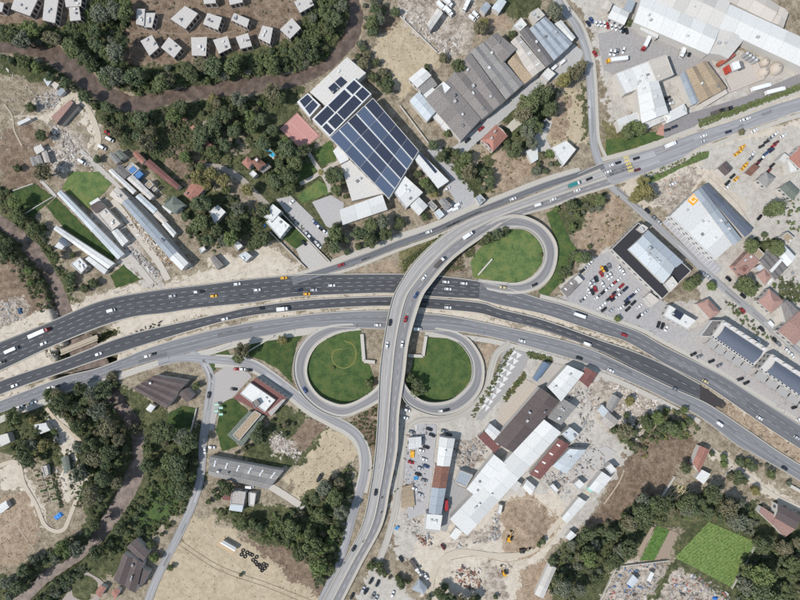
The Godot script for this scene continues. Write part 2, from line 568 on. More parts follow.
func skirts(o, l, r, m, from = 0, to = -1, floor_y = -0.4):
	if to < 0: to = l.size() - 1
	for e in [[l, r], [r, l]]:
		var b := MB.new()
		for i in range(from, to):
			var p0 = e[0][i]
			var p1 = e[0][i + 1]
			b.quad(p0, p1, Vector3(p1.x, floor_y, p1.z), Vector3(p0.x, floor_y, p0.z), e[0][i] - e[1][i])
		part(o, "retaining_wall", b.done(), m)

func rail(line, w, h, from = 0, to = -1) -> ArrayMesh:
	var b := MB.new()
	if to < 0: to = line.size() - 1
	for i in range(from, to):
		b.bar(line[i], line[i + 1], w, h)
	return b.done()

func stripes(line, w, dash = 0.0, gap = 0.0, start = 0.0) -> ArrayMesh:
	var b := MB.new()
	var run = start
	for i in line.size() - 1:
		var a: Vector3 = line[i]
		var c: Vector3 = line[i + 1]
		var len := a.distance_to(c)
		var s = Vector3(-(c.z - a.z), 0, c.x - a.x).normalized() * w * 0.5
		var at := 0.0
		while at < len:
			var step := len - at
			var on := true
			if dash > 0.0:
				var ph := fmod(run, dash + gap)
				on = ph < dash
				step = minf(step, (dash - ph) if on else (dash + gap - ph))
			step = maxf(step, 0.02)
			if on:
				var p0 := a.lerp(c, at / len)
				var p1 := a.lerp(c, minf(1.0, (at + step) / len))
				b.quad(p0 - s, p1 - s, p1 + s, p0 + s, Vector3.UP)
			at += step
			run += step
	return b.done()

func road(called, label, l, r, m, lanes = [], solid = [0.03, 0.97], key = "", paint = [186, 187, 189]):
	var o := top(called, sheet(l, r), m, label, "road", "", "structure")
	var wm := mat(paint, 0.7, 0.0, "grime", 5.0)
	for t in lanes:
		tag(part(o, "lane_dashes", stripes(between(l, r, t, 0.02), 0.17, 3.4, 3.4, rng.randf() * 6.0), wm), "", "", "", "stuff")
	for t in solid:
		part(o, "edge_line", stripes(between(l, r, t, 0.02), 0.16), wm)
	if key: roads[key] = between(l, r, 0.5)
	if key in ["A", "A2", "B", "C", "N", "E", "H", "J", "K", "S"]:      # mended stretches of newer or older asphalt
		var ac = m.albedo_color
		for k in 7 if key != "A" else 4:
			var i0 := rng.randi_range(3, l.size() - 16)
			var n := rng.randi_range(2, 9)
			var t0 := rng.randf_range(0.05, 0.6)
			var t1 := t0 + rng.randf_range(0.12, 0.34)
			var pm = m.duplicate()
			var f = [0.86, 0.92, 1.1, 1.16][rng.randi() % 4] if key != "A" else [0.9, 1.12][rng.randi() % 2]
			pm.albedo_color = Color(ac.r * f, ac.g * f, ac.b * f)
			part(o, "repair_patch", sheet(between(l, r, t0, 0.01).slice(i0, i0 + n), between(l, r, t1, 0.01).slice(i0, i0 + n)), pm)
	if key in ["A", "B", "C"]:
		var gm := mat([150, 142, 132], 0.95, 0.0, "grime", 6.0)
		for e in [[0.0, l], [1.0, r]]:
			var gb := MB.new()
			for i in l.size() - 1:
				var p: Vector3 = e[1][i]
				if p.x > P(30, 0).x and p.x < P(128, 0).x:
					gb.bar(p - Vector3(0, 1.3, 0), e[1][i + 1] - Vector3(0, 1.3, 0), 0.6, 1.25)
			part(o, "bridge_girder", gb.done(), gm)
	return o

func path_edges(c, w, n) -> Array:
	var p := smooth(c, n)
	var l := PackedVector2Array()
	var r := PackedVector2Array()
	for i in p.size():
		var t := (p[mini(i + 1, n - 1)] - p[maxi(i - 1, 0)]).normalized()
		var s = Vector2(-t.y, t.x) * w * 0.5
		l.append(p[i] - s)
		r.append(p[i] + s)
	return [l, r]

func local_road(called, label, c, w, n, y, m, lanes = [], solid = [], key = ""):
	var e := path_edges(c, w, n)
	return road(called, label, lift(e[0], y), lift(e[1], y), m, lanes, solid, key)

func strip(called, label, c, w, n, y, m):
	var e := path_edges(c, w, n)
	return top(called, sheet(lift(e[0], y), lift(e[1], y)), m, label, "pavement", "", "structure")

func flat_area(called, label, poly, y, m, wobble = 0.0, category = "yard"):
	var p := pts(poly)
	var q := PackedVector2Array()
	if wobble > 0.0:
		for i in p.size():
			var a := p[i]
			var b := p[(i + 1) % p.size()]
			var n := maxi(1, int(a.distance_to(b) / 3.0))
			for k in n:
				q.append(a.lerp(b, float(k) / n) + Vector2(rng.randf_range(-wobble, wobble), rng.randf_range(-wobble, wobble)))
	else:
		q = p
	var v := []
	for a in q: v.append(P(a.x, a.y, y))
	var b := MB.new()
	b.prism(v, -0.5, y)
	return top(called, b.done(), m, label, category, "", "structure")

func build_roads():
	var dark := mat([92, 93, 97], 0.9, 0.0, "road")
	var mid := mat([143, 143, 146], 0.9, 0.0, "road")
	var pale := mat([168, 167, 169], 0.9, 0.0, "road")
	var concrete := mat([198, 192, 182], 0.9, 0.0, "grime", 11.0)
	var kerb := mat([205, 198, 186], 0.9, 0.0, "grime", 7.0)
	# carriageways of the motorway
	var at := [-60, 366, 0, 342, 50, 322, 100, 301, 150, 291, 200, 285, 250, 279, 300, 275, 354, 274, 400, 274, 440, 276, 480, 281]
	var ab := [-60, 396, 0, 371, 50, 347.5, 100, 327, 134, 317, 167, 313, 200, 308, 250, 303, 270, 300, 300, 296.5, 350, 294, 392, 293, 425, 296, 479, 299]
	var l := lift(smooth(at, 110), 0.16)
	var r := lift(smooth(ab, 110), 0.16)
	var o = road("motorway_carriageway", "wide new dark asphalt carriageway with four dashed lanes", l, r, dark, [0.22, 0.42, 0.61, 0.80], [0.04, 0.97], "A")
	part(o, "kerb", rail(between(l, r, 0.0), 0.4, 0.5), kerb)
	part(o, "kerb", rail(between(l, r, 1.0), 0.4, 0.7), kerb)
	at = [478, 281, 500, 286, 520, 292, 544, 300, 560, 304, 600, 318, 637, 331, 662, 345, 700, 364, 725, 377, 750, 393, 775, 409, 800, 425, 870, 470]
	ab = [477, 299, 500, 305, 525, 310, 550, 316, 600, 333, 625, 341, 650, 355, 665, 364, 700, 382, 725, 398, 762, 424, 800, 449, 870, 496]
	l = lift(smooth(at, 100), 0.15)
	r = lift(smooth(ab, 100), 0.15)
	o = road("motorway_carriageway", "worn grey carriageway leading away past the arched market hall", l, r, mat([124, 124, 128], 0.9, 0.0, "road"), [0.36, 0.66], [0.05, 0.96], "A2")
	part(o, "kerb", rail(between(l, r, 1.0), 0.4, 0.6), kerb)
	part(o, "kerb", rail(between(l, r, 0.0), 0.4, 0.18), kerb)
	at = [-60, 408, 0, 381, 62, 360, 125, 336, 200, 318, 225, 312.5, 250, 307, 300, 300.5, 350, 297.5, 392, 296.5, 430, 298, 480, 302.5, 500, 309, 544, 320, 600, 340, 635, 352, 665, 365, 700, 384]
	ab = [-60, 422, 0, 395, 62, 372.5, 110, 356, 200, 328, 250, 316, 300, 310.5, 350, 307, 392, 306, 420, 308, 475, 312.5, 500, 319, 546, 331, 600, 351, 637, 370, 668, 385, 700, 399]
	l = lift(smooth(at, 150), 0.15)
	r = lift(smooth(ab, 150), 0.15)
	o = road("motorway_carriageway", "narrow new dark asphalt carriageway running between sandy medians", l, r, dark, [0.5], [0.05, 0.95], "B")
	part(o, "kerb", rail(between(l, r, 0.0), 0.4, 0.6), kerb)
	part(o, "kerb", rail(between(l, r, 1.0), 0.4, 0.6, 0, 112), kerb)
	at = [-60, 428, 0, 401, 62, 377.5, 100, 367.5, 150, 347.5, 200, 333, 250, 322.5, 300, 315.5, 337, 312, 385, 310.5, 419, 313, 450, 316, 500, 326, 537, 334, 575, 344, 600, 353, 637, 371, 670, 387, 700, 400, 716, 409, 750, 432, 776, 450, 800, 465, 870, 510]
	ab = [-60, 438, 0, 413, 44, 398, 100, 379, 115, 372, 156, 360, 200, 350, 230, 342, 275, 334, 300, 329, 330, 327, 380, 329, 414, 331, 450, 331, 470, 333, 500, 339, 537, 349, 575, 360, 600, 369, 619, 377, 650, 391, 677, 405, 700, 417, 737, 445, 750, 452, 775, 466, 800, 481, 870, 526]
	l = lift(smooth(at, 170), 0.13)
	r = lift(smooth(ab, 170), 0.13)
	o = road("motorway_carriageway", "light grey old carriageway with a long white dividing line", l, r, mid, [0.36], [0.05, 0.62, 0.95], "C")
	part(o, "kerb", rail(between(l, r, 0.0), 0.4, 0.5), kerb)
	part(o, "kerb", rail(between(l, r, 1.0), 0.35, 0.16, 60), kerb)
	flat_area("asphalt_patch", "dark tarred wedge closing the end of the median", [640, 355, 665, 366, 700, 384.5, 724, 401, 727, 405, 722, 408, 717, 406, 712, 409, 700, 400, 668, 384], 0.11, mat([72, 68, 68], 0.95, 0.0, "grime", 9.0), 0.6, "pavement")
	# shoulders and pavements
	strip("shoulder", "pale concrete shoulder below the light grey carriageway", [-20, 428, 44, 402, 100, 383, 156, 364, 205, 353, 240, 343, 290, 334, 330, 329], 6.5, 60, 0.09, concrete)
	strip("shoulder", "pale concrete shoulder in front of the triangle patterned plaza", [425, 334, 470, 338, 500, 343, 540, 354, 600, 374, 650, 396, 700, 422], 5.0, 60, 0.09, concrete)
	strip("pavement", "pale pavement in front of the arched market hall", [540, 296, 570, 304, 600, 315, 640, 329, 662, 341, 700, 361, 730, 378, 775, 406, 810, 428], 4.0, 70, 0.1, concrete)
	strip("pavement", "pale dusty pavement north of the narrow side road", [296, 276, 318, 269, 344, 258, 372, 248, 400, 236.5, 437, 224, 470, 209, 500, 197.5, 545, 180, 580, 170], 6.0, 60, 0.08, concrete)
	strip("pavement", "pale verge between the narrow side road and the viaduct", [318, 277, 350, 269, 400, 249.5, 437, 236, 458, 226], 3.0, 40, 0.09, concrete)
	# local roads
	local_road("side_road", "narrow dark asphalt side road climbing beside the viaduct", [292, 281, 322, 272, 344, 265, 372, 255, 400, 243.5, 437, 230, 470, 215, 500, 203, 544, 186, 575, 176, 604, 166], 6.6, 70, 0.18, mat([122, 123, 127], 0.9, 0.0, "road"), [], [0.06, 0.94], "S")
	l = lift(smooth([578, 174, 606, 162, 647, 150, 700, 131, 737, 119, 770, 106, 800, 97, 870, 74], 60), 0.12)
	r = lift(smooth([592, 193, 634, 177.5, 677, 161, 700, 147, 737, 133, 775, 120, 800, 111, 870, 89], 60), 0.12)
	o = road("avenue", "grey avenue running past the white factory yards", l, r, pale, [0.3, 0.76], [0.5, 0.96], "N")
	part(o, "kerb", rail(between(l, r, 0.0), 0.35, 0.16), kerb)
	part(o, "kerb", rail(between(l, r, 1.0), 0.35, 0.16), kerb)
	for i in 5:
		var p := P(626.0 + i * 1.25, 157.6 + i * 3.2, 0.145)
		var b := MB.new()
		for k in 3:
			b.box(p + Vector3((k - 1) * 1.15, 0, (k - 1) * -0.38), Vector3(0.85, 0.012, 1.5), Basis(Vector3.UP, 0.33))
		tag(part(o, "crossing_bar", b.done(), mat([232, 208, 120], 0.8, 0.0, "grime", 3.0)), "faded yellow pedestrian crossing bars")
	strip("pavement", "pale verge along the avenue beside the excavated ground", [640, 179, 677, 163.5, 700, 151, 737, 136.5, 775, 123, 810, 112], 4.0, 40, 0.09, concrete)
	strip("pavement", "pale verge between the avenue and a clipped hedge", [600, 160, 647, 147, 700, 127, 737, 115, 770, 102, 810, 89], 4.5, 40, 0.08, concrete)
	local_road("slip_road", "grey slip road curving below the round lawn", [158, 362, 180, 358, 205, 359, 235, 361.5, 252, 365, 270, 376, 290, 391, 310, 407, 330, 418.5, 348, 428, 359, 438, 364.5, 452, 365, 470, 360, 492, 353, 514, 346, 540, 338, 566, 326, 592, 318, 610], 8.0, 110, 0.11, pale, [], [0.04, 0.96], "E")
	strip("shoulder", "pale concrete shoulder under the curving slip road", [215, 361, 236, 362, 254, 366.5, 270, 377, 290, 392.5, 310, 408.5, 330, 420, 347, 429, 358, 439, 364, 452, 365.5, 470, 361, 492], 13.0, 90, 0.07, concrete)
	local_road("lane", "narrow grey lane leading down past the red and white hall", [190, 352, 203, 362, 211, 378, 209, 398, 206, 420, 203, 440, 202, 462, 199, 484, 190, 510, 176, 540, 163, 565, 152, 590, 140, 625], 8.0, 80, 0.1, mat([176, 174, 174], 0.9, 0.0, "road"), [], [], "H")
	flat_area("forecourt", "pale concrete forecourt of the red and white hall", [212, 376, 226, 366, 248, 372, 252, 377, 233, 397, 220, 404, 213, 430, 209, 430, 213, 395], 0.085, mat([186, 180, 176], 0.9, 0.0, "grime", 10.0), 0.2)
	local_road("frontage_road", "pale concrete frontage road looping round the plaza", [376, 568, 387, 540, 396, 505, 401, 470, 404, 445, 409, 428, 420, 421, 438, 420.5, 458, 416, 475, 405, 486, 389, 491, 370, 497, 353, 510, 343], 6.5, 90, 0.12, mat([196, 190, 180], 0.9, 0.0, "road"), [], [], "G")
	local_road("industrial_road", "grey road curving down beside the grey factory", [545, -40, 556, -2, 575, 25, 586, 50, 590, 80, 592, 112, 594, 145, 600, 165], 8.0, 60, 0.12, mat([176, 176, 177], 0.9, 0.0, "road"), [], [], "J")
	strip("pavement", "pale pavement along the curving industrial road", [550, -40, 563, -2, 582, 25, 592, 52, 595.5, 80, 597, 112, 599, 140, 606, 157], 3.2, 60, 0.14, concrete)
	local_road("side_street", "grey side street between the black roofed and the white roofed shops", [600, 178, 629, 201, 655, 224, 680, 247, 705, 271, 735, 298, 752, 311, 770, 327, 800, 352, 860, 400], 7.0, 70, 0.11, mat([174, 173, 173], 0.9, 0.0, "road"), [], [], "K")
	flat_area("loading_yard", "grey asphalt loading yard of the white factory", [598, 34, 636, 26, 660, 38, 710, 58, 714, 66, 676, 76, 668, 56, 614, 74, 604, 70, 600, 50], 0.07, mat([172, 168, 166], 0.95, 0.0, "grime", 24.0), 0.4)
	flat_area("loading_yard", "dark grey service road with parked lorries behind a clipped hedge", [664, 120, 700, 110, 740, 98, 780, 82, 808, 70, 830, 66, 830, 78, 800, 88, 760, 101, 700, 122, 690, 130, 664, 138], 0.075, mat([150, 146, 146], 0.95, 0.0, "grime", 18.0), 0.3)
	flat_area("car_park", "pale asphalt car park beside the black roofed shop", [560, 298, 578, 283, 598, 256, 612, 250, 662, 300, 690, 334, 664, 343, 640, 326, 600, 313], 0.065, mat([180, 177, 176], 0.95, 0.0, "grime", 26.0), 0.3)
	flat_area("car_park", "striped car park strip along the white roofed shop", [662, 222, 670, 217, 716, 262, 722, 270, 714, 276], 0.07, mat([184, 182, 184], 0.95, 0.0, "grime", 12.0))
	var bays = get_child(get_child_count() - 1)
	for k in 17:
		var c := Vector2(668, 222).lerp(Vector2(717, 270), k / 16.0)
		var bb := MB.new()
		bb.bar(P(c.x - 3.0, c.y + 3.0, 0.07), P(c.x + 2.6, c.y - 2.6, 0.07), 0.22, 0.015)
		part(bays, "bay_line", bb.done(), mat([222, 222, 224], 0.8, 0.0, "none"))
	flat_area("car_park", "pale car park in front of the arched market hall", [664, 344, 700, 326, 712, 338, 752, 367, 820, 412, 812, 428, 775, 404, 730, 376, 690, 356], 0.06, mat([186, 180, 176], 0.95, 0.0, "grime", 20.0))
	flat_area("car_park", "light grey car park beside the solar panelled factory", [276, 199, 291, 196, 332, 236, 318, 250, 300, 231], 0.07, mat([188, 184, 182], 0.95, 0.0, "grime", 18.0))
	flat_area("car_park", "pale paved court behind a curved garden path", [312, 202, 331, 195, 344, 203, 342, 222, 330, 228, 326, 226], 0.07, mat([190, 187, 186], 0.95, 0.0, "grime", 12.0))
	flat_area("car_park", "pale concrete court in front of the small white villa", [296, 249, 308, 241, 328, 262, 310, 269, 302, 262], 0.07, mat([196, 192, 186], 0.95, 0.0, "grime", 12.0))
	flat_area("service_court", "light grey service court with an entrance gate", [426, 150, 440, 146, 482, 204, 440, 222, 436, 214, 455, 200, 446, 186, 452, 180], 0.07, mat([186, 184, 184], 0.95, 0.0, "grime", 18.0))
	flat_area("service_lane", "pale lane between the grey factory and the red roofed house", [452, 148, 462, 140, 520, 90, 560, 56, 574, 44, 584, 52, 578, 66, 536, 90, 500, 122, 462, 156], 0.06, mat([190, 188, 186], 0.95, 0.0, "grime", 15.0), 0.3)
	flat_area("scrap_yard", "pale grey concrete of the vehicle scrap yard", [408, 424, 436, 424, 436, 440, 428, 512, 408, 520, 404, 470], 0.05, mat([184, 182, 182], 0.95, 0.0, "grime", 14.0), 0.5)
	flat_area("works_yard", "grey concrete yard between two white roofed works", [446, 470, 458, 486, 466, 488, 472, 498, 452, 518, 446, 532, 440, 530], 0.05, mat([172, 170, 168], 0.95, 0.0, "grime", 14.0), 0.3)
	var plaza = flat_area("plaza", "grey plaza with a pattern of pale triangles", [504, 346, 530, 354, 524, 368, 506, 392, 482, 420, 476, 420, 494, 384], 0.08, mat([172, 168, 165], 0.95, 0.0, "grime", 12.0))
	var tm := mat([228, 226, 222], 0.9, 0.0, "grime", 6.0)
	for k in 10:
		var c := Vector2(517.0, 352.0).lerp(Vector2(483.0, 411.0), k / 10.0)
		var u := Vector2(-3.4, 5.9)
		var v := Vector2(0.87, 0.5) * (6.0 if k < 7 else 4.2)
		for s in [[c - v, c + v * 0.05, c - v * 0.5 + u * 0.95], [c + v * 0.05, c + v, c + v * 0.5 + u * 0.95]]:
			var b := MB.new()
			b.tri(P(s[0].x, s[0].y, 0.1), P(s[1].x, s[1].y, 0.1), P(s[2].x, s[2].y, 0.1), Vector3.UP)
			part(plaza, "paving_triangle", b.done(), tm)
	flat_area("paved_court", "tan paved court beside the long grey workshop roof", [524, 378, 542, 388, 508, 430, 497, 424, 500, 408], 0.07, mat([196, 184, 170], 0.95, 0.0, "grime", 12.0))
	flat_area("paved_court", "beige paved court behind the blue pavilion", [548, 362, 566, 366, 546, 388, 534, 380], 0.075, mat([190, 184, 176], 0.95, 0.0, "grime", 12.0))
	for q in [[209, 457, 178], [30, 480, 170]]: pass
	strip("dirt_track", "curved dirt track round the allotment gardens", [-10, 470, 16, 462, 24, 484, 36, 505, 44, 524, 54, 531, 64, 529, 70, 516, 76, 500, 82, 480], 4.0, 60, 0.05, mat([206, 194, 176], 1.0, 0.0, "grime", 8.0))
	strip("dirt_track", "pale dirt track crossing the excavated works yard", [430, 608, 432, 580, 440, 562, 460, 552, 500, 556, 530, 552, 550, 532, 564, 516, 580, 500, 600, 480], 5.5, 60, 0.06, mat([206, 194, 176], 1.0, 0.0, "grime", 9.0))
	strip("dirt_track", "pale dirt lane leading to the purple roofed farmhouse", [712, 450, 722, 458, 742, 474, 765, 490, 785, 502, 810, 512], 5.0, 40, 0.06, mat([206, 196, 180], 1.0, 0.0, "grime", 9.0))
	strip("dirt_track", "dirt track winding round the salvage heaps", [60, 116, 72, 96, 80, 100, 92, 116, 99, 138, 95, 150], 4.5, 40, 0.05, mat([206, 194, 176], 1.0, 0.0, "grime", 8.0))
	strip("garden_path", "pale garden path crossing the small round flower bed", [300, 184, 312, 178, 321, 172, 332, 166, 340, 161], 4.0, 30, 0.08, mat([194, 186, 176], 0.95, 0.0, "grime", 6.0))
	strip("garden_path", "pale garden path leading down to the round flower bed", [308, 152, 314, 162, 321, 172, 328, 184, 330, 192], 4.0, 30, 0.085, mat([194, 186, 176], 0.95, 0.0, "grime", 6.0))
	for e in [
		["gravel_lane", "pale gravel lane along the salvage yard and long hall", [80, 150, 98, 166, 112, 180, 122, 190, 140, 206, 158, 226, 178, 250, 192, 268], 4.0, [196, 190, 182]],
		["gravel_lane", "wide pale lane between the scrap heap and the long hall", [112, 200, 124, 214, 134, 230, 146, 246, 158, 262, 168, 280], 6.5, [204, 196, 184]],
		["gravel_lane", "pale lane beside the small square lawn", [124, 250, 136, 264, 152, 284], 6.0, [200, 192, 182]],
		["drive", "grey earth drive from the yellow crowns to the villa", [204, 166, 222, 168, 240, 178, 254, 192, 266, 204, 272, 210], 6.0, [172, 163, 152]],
		["dirt_track", "narrow dirt lane through the allotments", [46, 408, 56, 420, 70, 432, 84, 446, 88, 462], 3.6, [204, 188, 166]],
		["dirt_track", "thin footpath along the brown bank", [4, 104, 12, 116, 14, 130, 22, 146], 1.8, [186, 172, 152]],
		["concrete_path", "pale concrete path ending at the long white shed", [40, 180, 48, 188, 56, 197], 3.0, [200, 196, 190]],
		["concrete_path", "pale concrete strip beside the straw plot", [270, 486, 286, 496, 304, 508], 7.0, [206, 198, 188]],
		["dirt_track", "rutted double track along the dry brown field", [604, 504, 618, 484, 624, 470], 1.4, [190, 176, 154]],
		["brick_path", "reddish brick path below the river trees", [176, 114, 186, 120, 198, 134], 4.0, [182, 140, 124]],
	]:
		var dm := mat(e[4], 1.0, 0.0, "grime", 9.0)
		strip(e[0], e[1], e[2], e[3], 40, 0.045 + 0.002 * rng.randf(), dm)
	for e in [
		["terrace", "pale garden terrace beside the factory lane", [506, 127, 520, 112, 528, 119, 512, 132], [206, 200, 186]],
		["drive", "pale drive with parked cars under the trees", [528, 148, 546, 118, 553, 122, 546, 138, 552, 150, 532, 156], [202, 198, 190]],
		["forecourt", "red paved forecourt of the white office", [656, 134, 660, 126, 682, 118, 684, 127, 664, 136], [196, 150, 136]],
		["gravel_yard", "grey gravel yard beside the lower stream", [58, 606, 72, 586, 86, 571, 100, 579, 108, 586, 94, 606], [176, 164, 156]],
		["sand_pad", "sandy pad under the white roofed container", [216, 545, 224, 537, 238, 548, 233, 554], [206, 180, 148]],
		["concrete_court", "pale concrete court between the workshops and white shed", [92, 214, 104, 206, 126, 232, 112, 234], [192, 184, 176]],
		["concrete_yard", "pale concrete yard in the middle of the works", [582, 452, 606, 446, 616, 452, 606, 468, 588, 482, 576, 474], [196, 191, 186]],
	]:
		flat_area(e[0], e[1], e[2], 0.05 + 0.004 * rng.randf(), mat(e[3], 1.0, 0.0, "grime", 9.0), 0.3)
	# lawns
	var gr := mat([98, 112, 82], 1.0, 0.0, "lawn", 46.0)
	var gr2 := mat([87, 100, 73], 1.0, 0.0, "lawn", 38.0)
	var gr3 := mat([122, 134, 102], 1.0, 0.0, "lawn", 52.0)
	for g in [
		["round lawn inside the loop with a faint ring path", [342, 404, 328, 400, 318, 394, 310, 383, 307, 371, 309.5, 358, 316, 347, 325, 340, 340, 333, 361, 330, 362, 362, 370, 365, 374, 378, 372, 391, 356, 401], gr],
		["round lawn inside the loop next to the plaza", [437, 402.5, 423, 400.5, 411, 392, 406, 384, 410, 375, 414, 358, 422, 357, 426, 337, 446, 338, 459, 343, 467, 353, 471.5, 363, 471, 379, 464, 389, 452, 399], gr],
		["pale mottled lawn inside the loop below the viaduct", [474, 278, 470, 262, 482, 245, 492, 236, 508, 229, 525, 229.5, 537, 238, 543.5, 251, 541.5, 265, 531, 277, 517, 282.5, 500, 281.5], gr3],
		["triangular lawn between slip road and loop", [229, 346, 275, 336, 306, 331, 297, 343, 293, 358, 291, 372, 293, 384, 278, 369, 262, 360, 250, 356], gr2],
		["small triangular traffic island lawn", [205, 363, 221, 363, 213, 372], gr2],
		["thin triangular lawn by the shoulder", [207, 353, 226, 348, 230, 355], gr2],
		["lawn strip outside the loop by the car park", [546, 213, 556, 208, 570, 240, 579, 252, 574, 262, 562, 280, 548, 296, 538, 292, 549, 282, 557, 268, 559, 248, 552, 230], gr],
		["walled garden lawn between two long white sheds", [46, 206, 56, 198, 116, 257, 112, 262, 70, 236], gr2],
		["square walled lawn by the stream", [12, 192, 34, 184, 54, 197, 32, 217, 22, 214], gr2],
		["rough lawn behind the long white shed", [62, 188, 70, 172, 98, 172, 112, 184, 98, 198, 88, 210, 84, 206], gr3],
		["small square lawn beside the gravel lane", [110, 275, 124, 265, 140, 280, 116, 288], gr2],
		["garden lawn below the brown roofed hall", [170, 412, 182, 406, 197, 408, 191, 430, 176, 436, 164, 428], gr2],
		["garden lawn between stream and lane", [150, 486, 165, 482, 180, 496, 176, 512, 158, 524, 134, 528, 146, 500], gr],
		["lawn in front of the green glazed wing", [222, 402, 234, 398, 248, 411, 228, 434, 238, 446, 222, 452, 216, 430], gr2],
		["lawn beside the garden path and red court", [314, 152, 330, 140, 335, 150, 336, 160, 322, 166], gr],
		["lawn between car park and garden path", [300, 168, 310, 158, 318, 170, 300, 182, 296, 184], gr],
		["lawn below the round flower bed", [297, 196, 318, 180, 328, 186, 330, 193, 302, 203], gr3],
		["small villa lawn split by a path", [282, 238, 296, 228, 308, 240, 296, 249], gr2],
		["grass verge under the big green tree", [606, 140, 640, 134, 682, 127, 683, 132, 640, 146, 606, 156], gr],
		["grass strip under the clipped hedge of the service road", [698, 121, 740, 105, 800, 83, 840, 72, 840, 80, 800, 92, 740, 114, 700, 129], gr],
		["grass strip beside the excavated ground", [645, 175, 700, 151, 709, 151, 708, 158, 680, 169, 650, 184], gr3],
		["grass strip between viaduct and side road", [402, 262, 420, 248, 440, 234, 456, 226, 436, 240, 414, 262, 404, 276], gr3],
	]:
		flat_area("lawn", g[0], g[1], 0.05, g[2], 0.55, "lawn")
	local_road("worn_ring", "faint worn ring in the round lawn", [344, 341, 352, 344, 356, 352, 354, 362, 346, 368, 337, 366, 332, 359, 334, 351, 342, 349], 0.9, 50, 0.09, mat([140, 138, 80], 1.0, 0.0, "grime", 8.0))
	build_interchange(concrete, kerb, pale)

